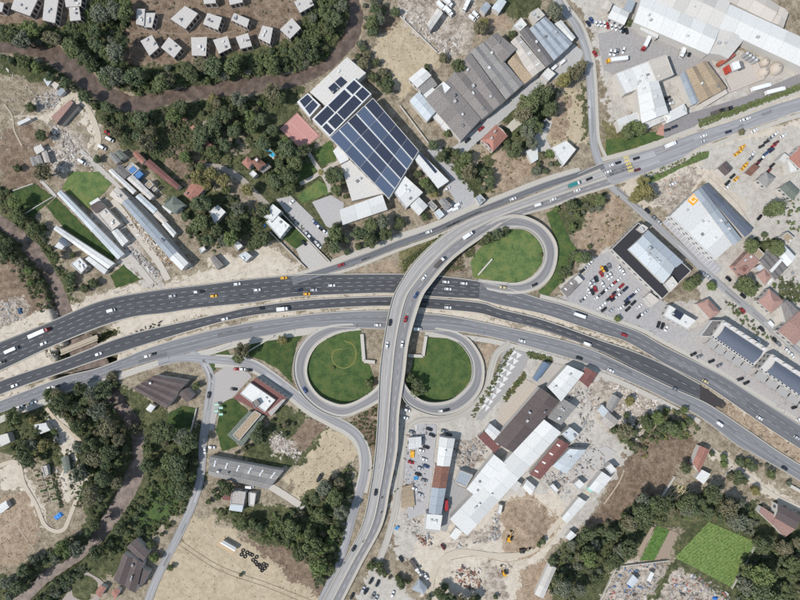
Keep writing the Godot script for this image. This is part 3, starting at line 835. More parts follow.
func build_interchange(concrete, kerb, pale):
	var n := 6
	var wall := mat([176, 170, 160], 0.9, 0.0, "grime", 9.0)
	var asphalt := mat([182, 178, 175], 0.9, 0.0, "road")
	var asphalt2 := mat([150, 148, 149], 0.9, 0.0, "road")
	var L := spline([315, 616, 343, 563, 362, 525, 370.5, 487, 375.5, 450, 378, 412, 379.5, 375, 384, 338, 392, 300, 402, 280, 415, 261, 437, 240, 457, 226, 480, 215, 500, 208, 522, 199.5, 544, 191, 570, 181, 600, 169], n)
	var M := spline([324, 616, 352, 563, 372, 525, 380.5, 487, 386.5, 450, 389, 412, 392, 375, 396, 339, 405, 300, 415, 283, 430, 265, 449, 246, 468, 232, 487, 222, 505, 214, 527, 206, 549, 198, 576, 188.5, 606, 178], n)
	var R := spline([335, 616, 362, 563, 382, 525, 390, 487, 397, 450, 399, 412, 404.5, 375, 409, 340, 421, 300, 431, 284, 446, 266, 459, 254, 480, 239, 494, 229, 510, 219, 532, 213, 556, 206, 584, 195, 614, 186], n)
	var hh := spline1([0.2, 0.25, 1.2, 2.5, 3.8, 5.2, 6.3, 7.0, 7.4, 7.4, 7.2, 6.7, 6.0, 5.0, 3.7, 2.3, 1.1, 0.35, 0.2], n)
	var l := lift(L, hh)
	var m := lift(M, hh)
	var r := lift(R, hh)
	var v := thing("viaduct", "curving two way concrete viaduct crossing above the motorway", "viaduct")
	var a := 7 * n - 3
	var b := 10 * n + 3
	part(v, "deck", sheet(l, r), concrete)
	part(v, "road_surface", sheet(between(l, m, 0.14, 0.03), between(l, m, 0.93, 0.03)), asphalt)
	part(v, "road_surface", sheet(between(m, r, 0.08, 0.03), between(m, r, 0.80, 0.03)), asphalt2)
	var wm := mat([204, 204, 203], 0.7, 0.0, "grime", 5.0)
	for p in [between(l, m, 0.53, 0.05), between(m, r, 0.44, 0.05)]:
		tag(part(v, "lane_dashes", stripes(p, 0.2, 3.0, 3.8), wm), "", "", "", "stuff")
	for p in [between(l, m, 0.17, 0.05), between(l, m, 0.9, 0.05), between(m, r, 0.11, 0.05), between(m, r, 0.77, 0.05)]:
		part(v, "edge_line", stripes(p, 0.18), wm)
	part(v, "parapet", rail(between(l, r, 0.0, 0.0), 0.4, 1.0), kerb)
	part(v, "parapet", rail(between(l, r, 1.0, 0.0), 0.4, 1.0), kerb)
	part(v, "median_barrier", rail(between(m, m, 0.0, 0.0), 0.5, 0.9), kerb)
	skirts(v, l, r, wall, 0, a)
	skirts(v, l, r, wall, b)
	var l2 := between(l, r, 0.0, -1.2)
	var r2 := between(l, r, 1.0, -1.2)
	var g := MB.new()
	for i in range(a, b):
		g.quad(l[i], l[i + 1], l2[i + 1], l2[i], l[i] - r[i])
		g.quad(r[i], r[i + 1], r2[i + 1], r2[i], r[i] - l[i])
		g.quad(l2[i], l2[i + 1], r2[i + 1], r2[i], Vector3.DOWN)
	for i in [a, b]:
		g.quad(l[i], r[i], Vector3(r[i].x, -0.4, r[i].z), Vector3(l[i].x, -0.4, l[i].z), m[a + 9] - m[i])
	part(v, "girder", g.done(), wall)
	for i in [7 * n + 4, 8 * n, 8 * n + 3, 9 * n + 3, 10 * n - 1]:
		var pb := MB.new()
		for t in [0.2, 0.5, 0.8]:
			var q := l[i].lerp(r[i], t)
			pb.tube(Vector3(q.x, -0.4, q.z), Vector3(q.x, q.y - 1.2, q.z), 0.6, 0.6, 10)
		pb.bar(l[i].lerp(r[i], 0.1) - Vector3(0, 2.0, 0), l[i].lerp(r[i], 0.9) - Vector3(0, 2.0, 0), 1.2, 0.8)
		part(v, "pier", pb.done(), wall)
	roads["VW"] = between(l, m, 0.53, 0.03)
	roads["VE"] = between(m, r, 0.44, 0.03)
	for q in [
		["loop_ramp", "curved loop ramp round the lawn with the ring path", [386, 394, 379, 402, 362, 411, 344, 417.5, 327, 414, 311, 404, 299, 390, 293.5, 372, 295.5, 354, 303, 341, 314, 331, 331, 325, 352, 323.5], [380, 382, 372, 391, 356, 401, 342, 404.5, 328, 400.5, 318, 394, 310, 383, 307, 371, 309.5, 358, 316, 347, 325, 340, 340, 333, 362, 330], [5.5, 5.0, 4.1, 3.2, 2.4, 1.7, 1.1, 0.7, 0.45, 0.3, 0.24, 0.2, 0.18], "LW"],
		["loop_ramp", "curved loop ramp round the lawn beside the plaza", [394, 380, 400, 391, 407, 404, 424, 413, 441, 416, 460, 411, 475, 399, 483, 384, 484, 366, 479, 352, 469, 339, 455, 331, 436, 327.5], [401, 370, 405, 383, 411, 392, 423, 400.5, 437, 402.5, 452, 399, 464, 389.5, 471, 379, 471.5, 363.5, 467, 353, 459, 343.5, 446, 338, 430, 333.5], [6.0, 5.4, 4.6, 3.7, 2.9, 2.2, 1.6, 1.1, 0.75, 0.5, 0.32, 0.22, 0.18], "LE"],
		["loop_ramp", "curved loop ramp round the pale mottled lawn", [486, 225, 502, 216.5, 520, 215, 538, 222, 550, 232.5, 557, 247, 555.5, 266, 548, 281, 533, 291, 512, 294, 488, 290], [472, 243, 490, 234, 508, 229, 525, 229.5, 537, 238, 543.5, 251, 541.5, 265, 531, 277, 517, 282.5, 500, 281.5, 478, 279], [5.3, 4.5, 3.7, 2.9, 2.1, 1.4, 0.9, 0.55, 0.35, 0.22, 0.19], "LN"],
	]:
		var hs := spline1(q[4], n)
		var ol := lift(spline(q[2], n), hs)
		var il := lift(spline(q[3], n), hs)
		var o := thing(q[0], q[1], "ramp")
		part(o, "deck", sheet(ol, il), concrete)
		part(o, "road_surface", sheet(between(ol, il, 0.2, 0.03), between(ol, il, 0.78, 0.03)), asphalt2)
		skirts(o, ol, il, wall)
		part(o, "parapet", rail(between(ol, il, 0.01), 0.35, 0.8, 8, ol.size() - 12), kerb)
		part(o, "parapet", rail(between(ol, il, 0.99), 0.35, 0.8, 8, ol.size() - 12), kerb)
		part(o, "edge_line", stripes(between(ol, il, 0.24, 0.05), 0.18), wm)
		part(o, "edge_line", stripes(between(ol, il, 0.74, 0.05), 0.18), wm)
		roads[q[5]] = between(ol, il, 0.5, 0.03)

# ---------------------------------------------------------------- buildings
const PAL := {
	"W": [228, 228, 225], "w": [216, 212, 206], "c": [204, 196, 190], "g": [166, 163, 160], "G": [136, 132, 131], "n": [116, 104, 102], "k": [60, 60, 64],
	"b": [166, 174, 182], "B": [104, 112, 126], "r": [186, 134, 120], "R": [146, 102, 97], "p": [188, 152, 141], "t": [192, 172, 146], "s": [210, 202, 192],
	"o": [150, 110, 96], "e": [128, 136, 126], "u": [92, 138, 192], "l": [206, 213, 217], "m": [158, 151, 147], "q": [112, 130, 152], "z": [206, 201, 196], "d": [86, 84, 86],
}

func sheet_tone(c, k) -> Array:
	return [clampf(c[0] * k, 0, 250), clampf(c[1] * k, 0, 250), clampf(c[2] * k, 0, 250)]

func bil(q, u, v) -> Vector3:
	return q[0].lerp(q[1], u).lerp(q[3].lerp(q[2], u), v)

func volume(root, vol):
	var h: float = vol[1]
	var kind: String = vol[2]
	var rc = PAL[vol[3]]
	var wc = PAL[vol[4]]
	var nu: int = vol[5] if vol.size() > 5 else 1
	var extra: String = vol[6] if vol.size() > 6 else ""
	var q := []
	for p in pts(vol[0]): q.append(P(p.x, p.y, h) - root.position)
	if q[0].distance_to(q[1]) < q[0].distance_to(q[3]) and not extra.contains("t"):
		q = [q[1], q[2], q[3], q[0]]
	for i in 4: q[i].y = 0
	var wid: float = (q[0].distance_to(q[3]) + q[1].distance_to(q[2])) * 0.5
	var leng: float = (q[0].distance_to(q[1]) + q[3].distance_to(q[2])) * 0.5
	var rise: float = clampf(wid * 0.12, 0.5, 1.8)
	var prof := [[0.0, 0.0], [1.0, 0.0]]
	if kind == "g": prof = [[0.0, 0.0], [0.5, rise], [1.0, 0.0]]
	elif kind == "h": prof = [[0.0, 0.0], [0.5, minf(wid * 0.25, 2.6)], [1.0, 0.0]]
	elif kind == "s": prof = [[0.0, 0.0], [1.0, minf(wid * 0.1, 1.0)]]
	elif kind == "v":
		prof = []
		for i in 9: prof.append([i / 8.0, sin(PI * i / 8.0) * wid * 0.14])
	elif kind.begins_with("m"):
		prof = [[0.0, 0.0]]
		var k := int(kind.substr(1))
		for i in k:
			prof.append([(i + 0.5) / k, clampf(wid / k * 0.16, 0.4, 1.4)])
			prof.append([(i + 1.0) / k, 0.0])
	var wm := mat(wc, 0.9, 0.0, "grime", 9.0)
	var wb := MB.new()
	var cen: Vector3 = (q[0] + q[1] + q[2] + q[3]) * 0.25
	for i in 4:
		var a: Vector3 = q[i]
		var b: Vector3 = q[(i + 1) % 4]
		var out: Vector3 = (a + b) * 0.5 - cen
		wb.quad(Vector3(a.x, -0.8, a.z), Vector3(b.x, -0.8, b.z), Vector3(b.x, h, b.z), Vector3(a.x, h, a.z), out)
	for e in [0.0, 1.0]:
		for i in prof.size() - 1:
			var a := bil(q, e, prof[i][0])
			var b := bil(q, e, prof[i + 1][0])
			wb.quad(a + Vector3(0, h, 0), b + Vector3(0, h, 0), b + Vector3(0, h + prof[i + 1][1], 0), a + Vector3(0, h + prof[i][1], 0), a - cen)
	if kind == "s":
		wb.quad(q[3] + Vector3(0, h, 0), q[2] + Vector3(0, h, 0), q[2] + Vector3(0, h + prof[1][1], 0), q[3] + Vector3(0, h + prof[1][1], 0), q[3] - q[0])
	if kind == "f":
		wb.quad(q[0] + Vector3(0, h - 0.02, 0), q[1] + Vector3(0, h - 0.02, 0), q[2] + Vector3(0, h - 0.02, 0), q[3] + Vector3(0, h - 0.02, 0), Vector3.UP)
	var wall_node := part(root, "wall", wb.done(), wm)
	# roof sheets, each its own slab
	var roof := Node3D.new()
	roof.name = "roof"
	root.add_child(roof, true)
	var over := 0.0 if kind == "f" else 0.25
	var ou := over / leng
	var ov := over / wid
	for s in prof.size() - 1:
		for i in nu:
			var u0 := float(i) / nu
			var u1 := float(i + 1) / nu
			var gap := 0.035 / leng
			var a0 := u0 + gap if i > 0 else -ou
			var a1 := u1 - gap if i < nu - 1 else 1.0 + ou
			var v0: float = prof[s][0] if s > 0 else -ov
			var v1: float = prof[s + 1][0] if s < prof.size() - 2 else 1.0 + ov
			var y0: float = h + prof[s][1] + 0.03
			var y1: float = h + prof[s + 1][1] + 0.03
			if kind == "h" and i == 0: pass
			var c := [bil(q, a0, v0) + Vector3(0, y0, 0), bil(q, a1, v0) + Vector3(0, y0, 0), bil(q, a1, v1) + Vector3(0, y1, 0), bil(q, a0, v1) + Vector3(0, y1, 0)]
			if kind == "h":
				var t: float = minf(0.5, wid * 0.5 / leng)
				if s == 0:
					c[2] = bil(q, 1.0 - t, v1) + Vector3(0, y1, 0)
					c[3] = bil(q, t, v1) + Vector3(0, y1, 0)
				else:
					c[0] = bil(q, t, v0) + Vector3(0, y0, 0)
					c[1] = bil(q, 1.0 - t, v0) + Vector3(0, y0, 0)
			var b := MB.new()
			var up := Vector3(0, 0.12, 0)
			b.quad(c[0] + up, c[1] + up, c[2] + up, c[3] + up, Vector3.UP)
			for k in 4:
				var d: Vector3 = (c[k] + c[(k + 1) % 4]) * 0.5 - (c[0] + c[1] + c[2] + c[3]) * 0.25
				b.quad(c[k], c[(k + 1) % 4], c[(k + 1) % 4] + up, c[k] + up, d)
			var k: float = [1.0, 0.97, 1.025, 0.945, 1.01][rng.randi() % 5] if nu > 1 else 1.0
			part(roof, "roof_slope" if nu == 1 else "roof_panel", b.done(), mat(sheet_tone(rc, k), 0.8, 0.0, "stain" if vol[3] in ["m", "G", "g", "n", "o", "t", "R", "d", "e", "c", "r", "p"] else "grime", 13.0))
	if kind == "h":
		var t: float = minf(0.5, wid * 0.5 / leng)
		for e in [0, 1]:
			var b := MB.new()
			var p0 := bil(q, -ou if e == 0 else 1.0 + ou, -ov) + Vector3(0, h + 0.15, 0)
			var p1 := bil(q, -ou if e == 0 else 1.0 + ou, 1.0 + ov) + Vector3(0, h + 0.15, 0)
			var p2 := bil(q, t if e == 0 else 1.0 - t, 0.5) + Vector3(0, h + prof[1][1] + 0.15, 0)
			b.tri(p0, p1, p2, Vector3.UP)
			part(roof, "roof_slope", b.done(), mat(rc, 0.8, 0.0, "grime", 13.0))
	if (kind == "g" or kind == "h" or kind.begins_with("m")) and leng > 9.0:
		var rb := MB.new()
		for i in prof.size():
			if i % 2 == 1:
				var t0: float = minf(0.5, wid * 0.5 / leng) if kind == "h" else 0.0
				rb.bar(bil(q, t0, prof[i][0]) + Vector3(0, h + prof[i][1] + 0.13, 0), bil(q, 1.0 - t0, prof[i][0]) + Vector3(0, h + prof[i][1] + 0.13, 0), 0.35, 0.12)
		part(roof, "ridge_cap", rb.done(), mat(rc, 0.8, 0.0, "grime", 6.0))
	if kind == "f" and not extra.contains("n"):
		var pb := MB.new()
		for i in 4:
			var d: Vector3 = (cen - q[i]).normalized() * 0.25
			var d2: Vector3 = (cen - q[(i + 1) % 4]).normalized() * 0.25
			pb.bar(q[i] + d + Vector3(0, h, 0), q[(i + 1) % 4] + d2 + Vector3(0, h, 0), 0.32, 0.55)
		part(roof, "parapet", pb.done(), mat(wc, 0.9, 0.0, "grime", 6.0))
	# roof gear
	var gear := 0
	for ch in extra:
		if ch.is_valid_int(): gear = int(ch)
	for i in gear:
		var c := bil(q, rng.randf_range(0.12, 0.88), rng.randf_range(0.2, 0.8))
		var ty := 0.0
		for s in prof.size() - 1: ty = maxf(ty, prof[s][1])
		var sz := Vector3(rng.randf_range(0.9, 2.0), rng.randf_range(0.7, 1.2) + ty, rng.randf_range(0.8, 1.5))
		part(roof, "roof_vent", box_mesh, mat([[196, 196, 196], [140, 140, 142], [226, 226, 224]][rng.randi() % 3], 0.6, 0.2, "none"), c + Vector3(0, h + 0.1 + sz.y * 0.5, 0)).scale = sz
		var last = roof.get_child(roof.get_child_count() - 1)
		last.rotation.y = -atan2(q[1].z - q[0].z, q[1].x - q[0].x)
	if extra.contains("k"):            # translucent roof lights set along the slopes
		for i in range(0, maxi(2, int(leng / 7.0))):
			var u: float = (i + 0.5) / maxi(2, int(leng / 7.0))
			var b := MB.new()
			var y0: float = h + prof[0][1]
			var y1: float = h + prof[1][1]
			var va := 0.12
			var vb := 0.42
			if prof.size() == 2:
				va = 0.3
				vb = 0.7
			var fa: float = inverse_lerp(prof[0][0], prof[1][0], va)
			var fb: float = inverse_lerp(prof[0][0], prof[1][0], vb)
			b.bar(bil(q, u, va) + Vector3(0, lerpf(y0, y1, fa) + 0.15, 0), bil(q, u, vb) + Vector3(0, lerpf(y0, y1, fb) + 0.15, 0), 0.9, 0.08)
			part(roof, "roof_light", b.done(), mat([238, 240, 240], 0.4, 0.0, "none"))
	# windows or openings on the walls that can be seen
	if extra.contains("w") or extra.contains("x"):
		var open := extra.contains("x")
		for i in 4:
			var a: Vector3 = q[i]
			var b: Vector3 = q[(i + 1) % 4]
			var nrm: Vector3 = Vector3(b.z - a.z, 0, a.x - b.x).normalized()
			if nrm.dot((a + b) * 0.5 - cen) < 0: nrm = -nrm
			if nrm.dot(root.position + cen) > 20.0: continue
			var len := a.distance_to(b)
			var cols := clampi(int(len / (2.6 if open else 3.4)), 1, 9)
			var rows := maxi(1, int(h / 3.1))
			for y in rows:
				for x in cols:
					var c := a.lerp(b, (x + 0.5) / cols) + Vector3(0, (y + 0.55) * h / rows, 0)
					var o := part(wall_node, "window", box_mesh, glass([62, 60, 60]) if open else glass([96, 102, 110]), c + nrm * (0.03 if open else 0.04))
					o.scale = Vector3(len / cols * (0.68 if open else 0.42), h / rows * (0.66 if open else 0.4), 0.1)
					o.rotation.y = -atan2(b.z - a.z, b.x - a.x)

func building(called, label, category, vols, group = "") -> Node3D:
	var c := Vector2.ZERO
	for p in pts(vols[0][0]): c += p / 4.0
	var root := thing(called, label, category, P(c.x, c.y, vols[0][1]) * Vector3(1, 0, 1), group)
	for v in vols: volume(root, v)
	return root

func panels(root, quad, h, cols, rows, gap_u, gap_v, cl, strips = 4):     # solar panels: dark strips on a low frame
	var q := []
	for p in pts(quad): q.append(P(p.x, p.y, h) - root.position)
	for i in cols:
		for j in rows:
			var b := MB.new()
			for s in strips:
				var u0: float = (i + gap_u) / cols
				var u1: float = (i + 1.0 - gap_u) / cols
				var v0: float = (j + gap_v) / rows
				var v1: float = (j + 1.0 - gap_v) / rows
				var f0 := lerpf(u0, u1, (s + 0.055) / strips)
				var f1 := lerpf(u0, u1, (s + 0.945) / strips)
				var y := Vector3(0, 0.25, 0)
				var y2 := Vector3(0, 0.33, 0)
				var e := [bil(q, f0, v0), bil(q, f1, v0), bil(q, f1, v1), bil(q, f0, v1)]
				b.quad(e[0] + y, e[1] + y2, e[2] + y2, e[3] + y, Vector3.UP)
				for k in 4:
					b.quad(e[k], e[(k + 1) % 4], e[(k + 1) % 4] + y, e[k] + y, (e[k] + e[(k + 1) % 4]) * 0.5 - (e[0] + e[2]) * 0.5)
			var m := mat(cl[(i * 2 + j) % cl.size()], 0.28, 0.0, "grime", 5.0)
			part(root, "solar_panel", b.done(), m)

func build_buildings():
	var hs := [
		[-4, 1, 4, 3, 2, 12, -5, 11], [16, -6, 11, 9, 30, 16, 38, -1], [45, -3, 42.5, 20, 55, 23, 59, -3], [64, -4, 66, 7, 81, 6, 82, -4, 69, 7, 70, 21, 81, 20, 79, 7],
		[137, 9, 136, 24, 144, 26, 145, 9, 145, 13, 144, 27, 152, 27.5, 155.5, 13], [170.5, 19, 185.5, 29, 198, 13.5, 185, 6], [140.5, 41, 149.5, 56, 159, 47.5, 152, 35],
		[161, 47.5, 174, 58, 182, 48, 169, 37], [191, 37.5, 192, 55.5, 206, 56, 207, 37], [207.5, 13, 203, 24, 218, 30, 222, 17.5], [234, 13, 231, 20, 247, 27.5, 249.5, 19.5],
		[213, 40, 219, 54, 231, 48, 227.5, 36], [235.5, 37, 240.5, 49, 252, 46, 248, 33], [262.5, 25.5, 258, 38, 270, 44, 273, 28], [280, 29.5, 290, 39, 301, 28, 292, 18],
		[294, 2, 300, 13, 314, 5, 309, -6], [202, -9, 204, 4, 216, 3, 214, -9], [227, -7, 230, 5, 243, 2, 240, -9], [100, -16, 104, -4, 116, -6, 112, -18],
	]
	for i in hs.size():
		var v := []
		for k in range(0, hs[i].size(), 8):
			v.append([hs[i].slice(k, k + 8), 5.2 if k == 0 else 4.4, "f", "z", "c", 1, "xn2"])
		var lb := "unfinished grey concrete house shell with open dark window holes"
		if v.size() > 1: lb = ["unfinished grey concrete house with a lower square annex", "unfinished L shaped grey concrete house shell"][0 if i == 3 else 1]
		building("concrete_house", lb, "house", v, "unfinished concrete houses above the river")
	for d in [
		["shack", "small pale shack at the dirt track, beside scattered scrap", "shack", [[[44, 80, 48, 86, 51.5, 81, 47, 76.5], 2.6, "s", "l", "w"]]],
		["shack", "beige roofed shack standing between two pale shacks", "shack", [[[52, 85, 56, 89, 59, 85, 55, 82], 2.6, "s", "s", "w"]]],
		["shack", "light blue roofed shack at the bend of the dirt track", "shack", [[[57, 93, 60, 96, 65, 91, 62, 88], 2.6, "s", "b", "w"]]],
		["open_shed", "long shed with three dark roof strips in the salvage yard", "shed", [[[57, 124, 74, 102.5, 78, 106, 61, 125.5], 3.2, "m3", "d", "s", 2]]],
		["concrete_platform", "pale concrete platform alongside the three strip shed", "platform", [[[51, 117, 70, 100, 73.5, 102.5, 57, 123], 1.0, "f", "p", "s", 1, "n"]]],
		["caravan", "long white trailer parked beside the dirt path", "trailer", [[[18, 122.5, 29, 117.5, 30.5, 119.5, 19, 125], 2.8, "g", "W", "w"]]],
		["shack", "white roofed hut at the edge of the rubble yard", "hut", [[[34, 148, 41, 144.5, 44, 150, 37, 154], 2.8, "g", "w", "w"]]],
		["shed", "narrow grey shed, outermost of three by the rubble heap", "shed", [[[30, 158, 34, 156.5, 37, 165, 33, 166], 3.0, "g", "g", "m"]]],
		["shed", "grey shed, middle one of three by the rubble heap", "shed", [[[35, 157.5, 40, 155, 43, 163, 38, 164], 3.0, "g", "g", "m"]]],
		["shed", "grey shed touching the rubble heap, innermost of three", "shed", [[[42, 153, 46.5, 151, 50, 162, 45, 162.5], 3.0, "g", "c", "m"]]],
		["long_shed", "long white roofed shed behind the walled lawn", "shed", [[[57.5, 194, 61, 190.5, 124, 254, 118, 259], 4.0, "g", "l", "w", 7]]],
		["long_shed", "long white roofed shed between the walled lawn and the stream", "shed", [[[54, 229.5, 56.5, 226, 114, 263.5, 108, 268.5], 4.0, "g", "W", "w", 6]]],
		["long_shed", "short white roofed shed ending at the small square lawn", "shed", [[[86, 259, 89, 256.5, 107, 270, 104.5, 274], 3.4, "s", "W", "w", 2]]],
		["cottage", "cottage with dark blue roof and white lean-to by the stream", "cottage", [[[62.5, 237, 69, 243.5, 65, 246.5, 59, 241.5], 3.6, "g", "B", "w"], [[59, 242, 64.5, 246, 62, 249.5, 55.5, 246.5], 2.8, "s", "W", "w"]]],
		["villa", "white flat roofed villa with roof clutter by the stream", "house", [[[71, 264, 80, 257, 88, 266, 81, 274], 4.4, "f", "W", "w", 1, "w4"]]],
		["workshop", "brown roofed workshop with white awning beside concrete yard", "workshop", [[[90.5, 206, 99, 201, 105, 207, 96, 213], 4.0, "g", "n", "w", 2], [[90, 203, 98, 198, 100, 200.5, 91.5, 205.5], 2.8, "s", "W", "w"]]],
		["workshop", "pale flat workshop roofs in the middle of concrete yard", "workshop", [[[98, 214, 106, 208, 121, 224, 112, 231], 4.4, "f", "s", "w", 3, "3"]]],
		["workshop", "small bright white roofed shed ending the concrete yard", "shed", [[[112, 232, 117.5, 229, 128, 241, 122.5, 246], 4.0, "g", "W", "w", 2]]],
		["industrial_hall", "long blue grey roofed hall with bright white end", "hall", [[[122, 203, 128, 199, 177, 252, 170, 258], 6.0, "g", "b", "w", 9, "2"], [[170.4, 258.4, 177.4, 252.4, 188, 263, 181.5, 270], 6.3, "g", "W", "w", 1]]],
		["industrial_hall", "pale roofed hall block at the head of the long blue grey hall", "hall", [[[110, 195, 117, 187, 128, 198, 121.5, 204], 5.4, "g", "s", "w", 3, "2"]]],
		["row_shed", "narrow white roofed shed in the row above the gravel lane", "shed", [[[109, 171, 112, 169, 136, 191, 133, 194], 3.6, "g", "W", "w", 4]]],
		["row_shed", "pale roofed shed in front of the tan roofed huts", "shed", [[[127.5, 179, 132.5, 175, 154, 196, 150, 199.5], 4.0, "g", "w", "w", 5]]],
		["row_shed", "light blue roofed shed at the middle of the shed row", "shed", [[[136, 197, 140, 194, 157, 209.5, 153.5, 213.5], 3.8, "g", "l", "w", 3]]],
		["row_shed", "cream roofed shed lower down the shed row", "shed", [[[154, 215, 157.5, 211, 167, 221, 164, 224.5], 3.8, "g", "s", "w", 2]]],
		["row_shed", "white roofed shed at the lower end of the shed row", "shed", [[[162.5, 224.5, 165.5, 221.5, 176, 233, 173.5, 237], 3.8, "g", "W", "w", 2]]],
		["grey_shed", "dark grey roofed shed below the blue tarpaulins", "shed", [[[114, 169, 121, 165, 130, 174.5, 124.5, 178.5], 4.2, "g", "G", "w", 2]]],
		["grey_shed", "grey roofed shed at the upper end of the shed row", "shed", [[[109, 155, 112.5, 152.5, 120.5, 161, 116, 164], 4.0, "g", "g", "w", 2]]],
		["grey_shed", "green grey roofed shed near the red roofed stable", "shed", [[[115, 152.5, 120, 150, 126.5, 156, 121, 159.5], 4.0, "g", "e", "w", 2]]],
		["hut", "white roofed hut partly under a blue tarpaulin", "hut", [[[125.5, 169, 132, 162, 140, 168.5, 133, 175.5], 3.6, "f", "c", "w"], [[128.5, 170, 133, 166, 137, 169.5, 132.5, 173.5], 3.9, "f", "u", "u", 1, "n"]]],
		["hut", "hut covered entirely by a bright blue tarpaulin", "hut", [[[134.5, 175.5, 139, 170.5, 143, 174, 137.5, 179.5], 3.2, "g", "u", "u"]]],
		["hut", "larger tan roofed hut in the shed row", "hut", [[[145, 184.5, 150, 180, 154, 185, 149.5, 189]
		, 3.4, "f", "t", "w"]]],
		["hut", "smaller tan roofed hut in the shed row", "hut", [[[152, 189.5, 155, 186.5, 158, 189, 154, 192], 3.2, "f", "t", "w"]]],
		["stable", "long dull red tiled stable roof under the trees", "stable", [[[145, 164, 149.5, 159.5, 180, 186, 177, 189.5], 4.0, "g", "R", "w", 5]]],
		["stable", "short dull red tiled roof above the long stable", "stable", [[[133, 154, 136.5, 151, 145.5, 160.5, 142, 164], 4.0, "g", "r", "w", 2]]],
		["bungalow", "bungalow with green grey roof and white verandas", "house", [[[163.5, 205.5, 173.5, 196, 185, 205, 175, 213.5], 4.4, "h", "e", "W", 1, "w"], [[162.5, 206.5, 164.5, 204.5, 172, 211, 170, 213.5], 3.2, "s", "W", "w"]]],
		["cottage", "pinkish red gabled cottage near the parked wood", "cottage", [[[184, 194, 195.5, 179, 205, 188, 193, 201], 4.6, "g", "r", "w", 2, "w1"]]],
		["cottage", "small dull red roof half hidden by garden trees", "cottage", [[[198, 138, 203, 136, 216, 150, 210, 154.5], 4.2, "g", "r", "w", 2]]],
		["mansion", "villa with broken red and brown tiled roofs beside the pool", "house", [[[242, 162.5, 247, 156.5, 253, 162, 248.5, 169], 6.0, "h", "r", "w", 1, "w"], [[252, 161.5, 257, 157, 265.5, 164, 258.5, 170.5], 6.6, "h", "o", "w", 1, "w1"], [[249, 174, 253, 170, 257.5, 174, 253.5, 178], 4.0, "f", "W", "w"], [[260, 170, 268, 164, 271, 167, 263, 173], 3.4, "s", "m", "w"]]],
		["bungalow", "white flat roofed bungalow among dark trees", "house", [[[209, 211, 218, 205, 226, 212, 215, 224], 4.0, "f", "W", "w", 1, "w1"]]],
		["villa", "bright white flat roofed villa next to the walled car court", "house", [[[266, 222, 276, 214, 290, 225.5, 280, 238.5], 6.4, "f", "W", "W", 2, "w3"], [[264, 217, 273, 204, 281.5, 211, 272.5, 221.5], 7.0, "f", "W", "W", 1, "w1"]]],
		["house", "small white flat house above the sandy embankment, upper of two", "house", [[[233, 244, 238, 241, 243, 246, 237.5, 251], 4.0, "f", "W", "w", 1, "w"]]],
		["house", "white flat house with notched corner above the sandy embankment", "house", [[[237.5, 256, 245.5, 251, 252, 256, 245.5, 262.5], 4.2, "f", "l", "w", 1, "w1"]]],
		["barn", "dark weathered barn roof beside the embankment trees", "barn", [[[211, 259, 214, 255, 223, 265, 217.5, 269.5], 3.6, "g", "m", "m", 2]]],
		["shack", "tiny white roofed shack in the shade below the bungalow", "shack", [[[199, 249, 204, 246, 206, 249.5, 201, 253.5], 3.0, "f", "W", "w"]]],
		["factory", "weathered grey brown factory bay with a pale patched corner", "factory", [[[425.5, 99, 448, 80, 480.5, 119, 461, 140], 7.0, "g", "m", "w", 5, "4"], [[435, 89.5, 443.5, 82, 450, 88, 441, 97], 7.9, "s", "W", "w", 2]]],
		["factory", "grey factory bay with a white seam along one edge", "factory", [[[448.5, 79.5, 470, 53, 505, 100.5, 482, 118.5], 7.4, "m2", "m", "w", 5, "5"]]],
		["factory", "grey factory bay carrying a raised gabled block", "factory", [[[471, 51.5, 486, 41, 523, 84, 506, 99], 7.4, "m2", "g", "w", 5, "2"], [[486, 41, 497, 33, 516, 49, 503, 62], 9.0, "g", "m", "w", 3, "1"]]],
		["factory", "brown grey factory bay beside a narrow alley", "factory", [[[508, 62, 517, 52.5, 540, 72, 524, 84], 6.4, "g", "t", "w", 3]]],
		["factory", "pale factory bay with a ladder of light roof sheets", "factory", [[[511, 42, 518.5, 35.5, 545, 67.5, 531, 78], 7.4, "g", "s", "w", 7, "k"]]],
		["factory", "dark stained factory bay between two pale bays", "factory", [[[519.5, 32, 528, 27, 553, 61, 546, 66.5], 7.2, "g", "G", "w", 4, "2"]]],
		["factory", "light grey factory bay with four parallel ridges", "factory", [[[530, 29, 545.5, 17, 572, 43.5, 554, 60], 7.6, "m3", "b", "w", 5, "2"]]],
		["annex", "narrow white roofed annex along the curving road", "annex", [[[555, 24, 561, 20.5, 575, 37.5, 571, 42], 5.0, "g", "W", "w", 3]]],
		["annex", "white roofed block beside the tan weedy lot", "annex", [[[513, 26, 521, 17.5, 527, 25, 520, 31.5], 5.0, "f", "W", "w", 1, "2"]]],
		["annex", "pale roofed block under the dark round tree", "annex", [[[530, 13, 538, 8, 545, 15.5, 536, 22.5], 5.4, "f", "w", "w", 2, "2"]]],
		["office", "white gabled office beside a dark grey roofed annex", "office", [[[409, 79, 422.5, 68, 431, 75.5, 417.5, 87.5], 6.0, "g", "W", "w", 2, "w"], [[417.5, 87.5, 430.5, 76.5, 437, 85, 423.5, 94.5], 5.0, "g", "g", "w", 2]]],
		["warehouse", "white roofed warehouse along the dusty track", "warehouse", [[[410, 101, 419, 92, 436, 111, 427, 121], 6.0, "g", "l", "w", 4], [[423, 95, 431, 87, 435.5, 90.5, 427, 99.5], 5.0, "s", "W", "w"]]],
		["annex", "small white lean-to roofs at the foot of the weathered factory", "annex", [[[432, 116, 436, 112, 445, 120.5, 441, 124.5], 4.0, "s", "W", "w"], [[441, 126, 445, 122, 451, 128, 446, 131], 4.0, "s", "W", "w"]]],
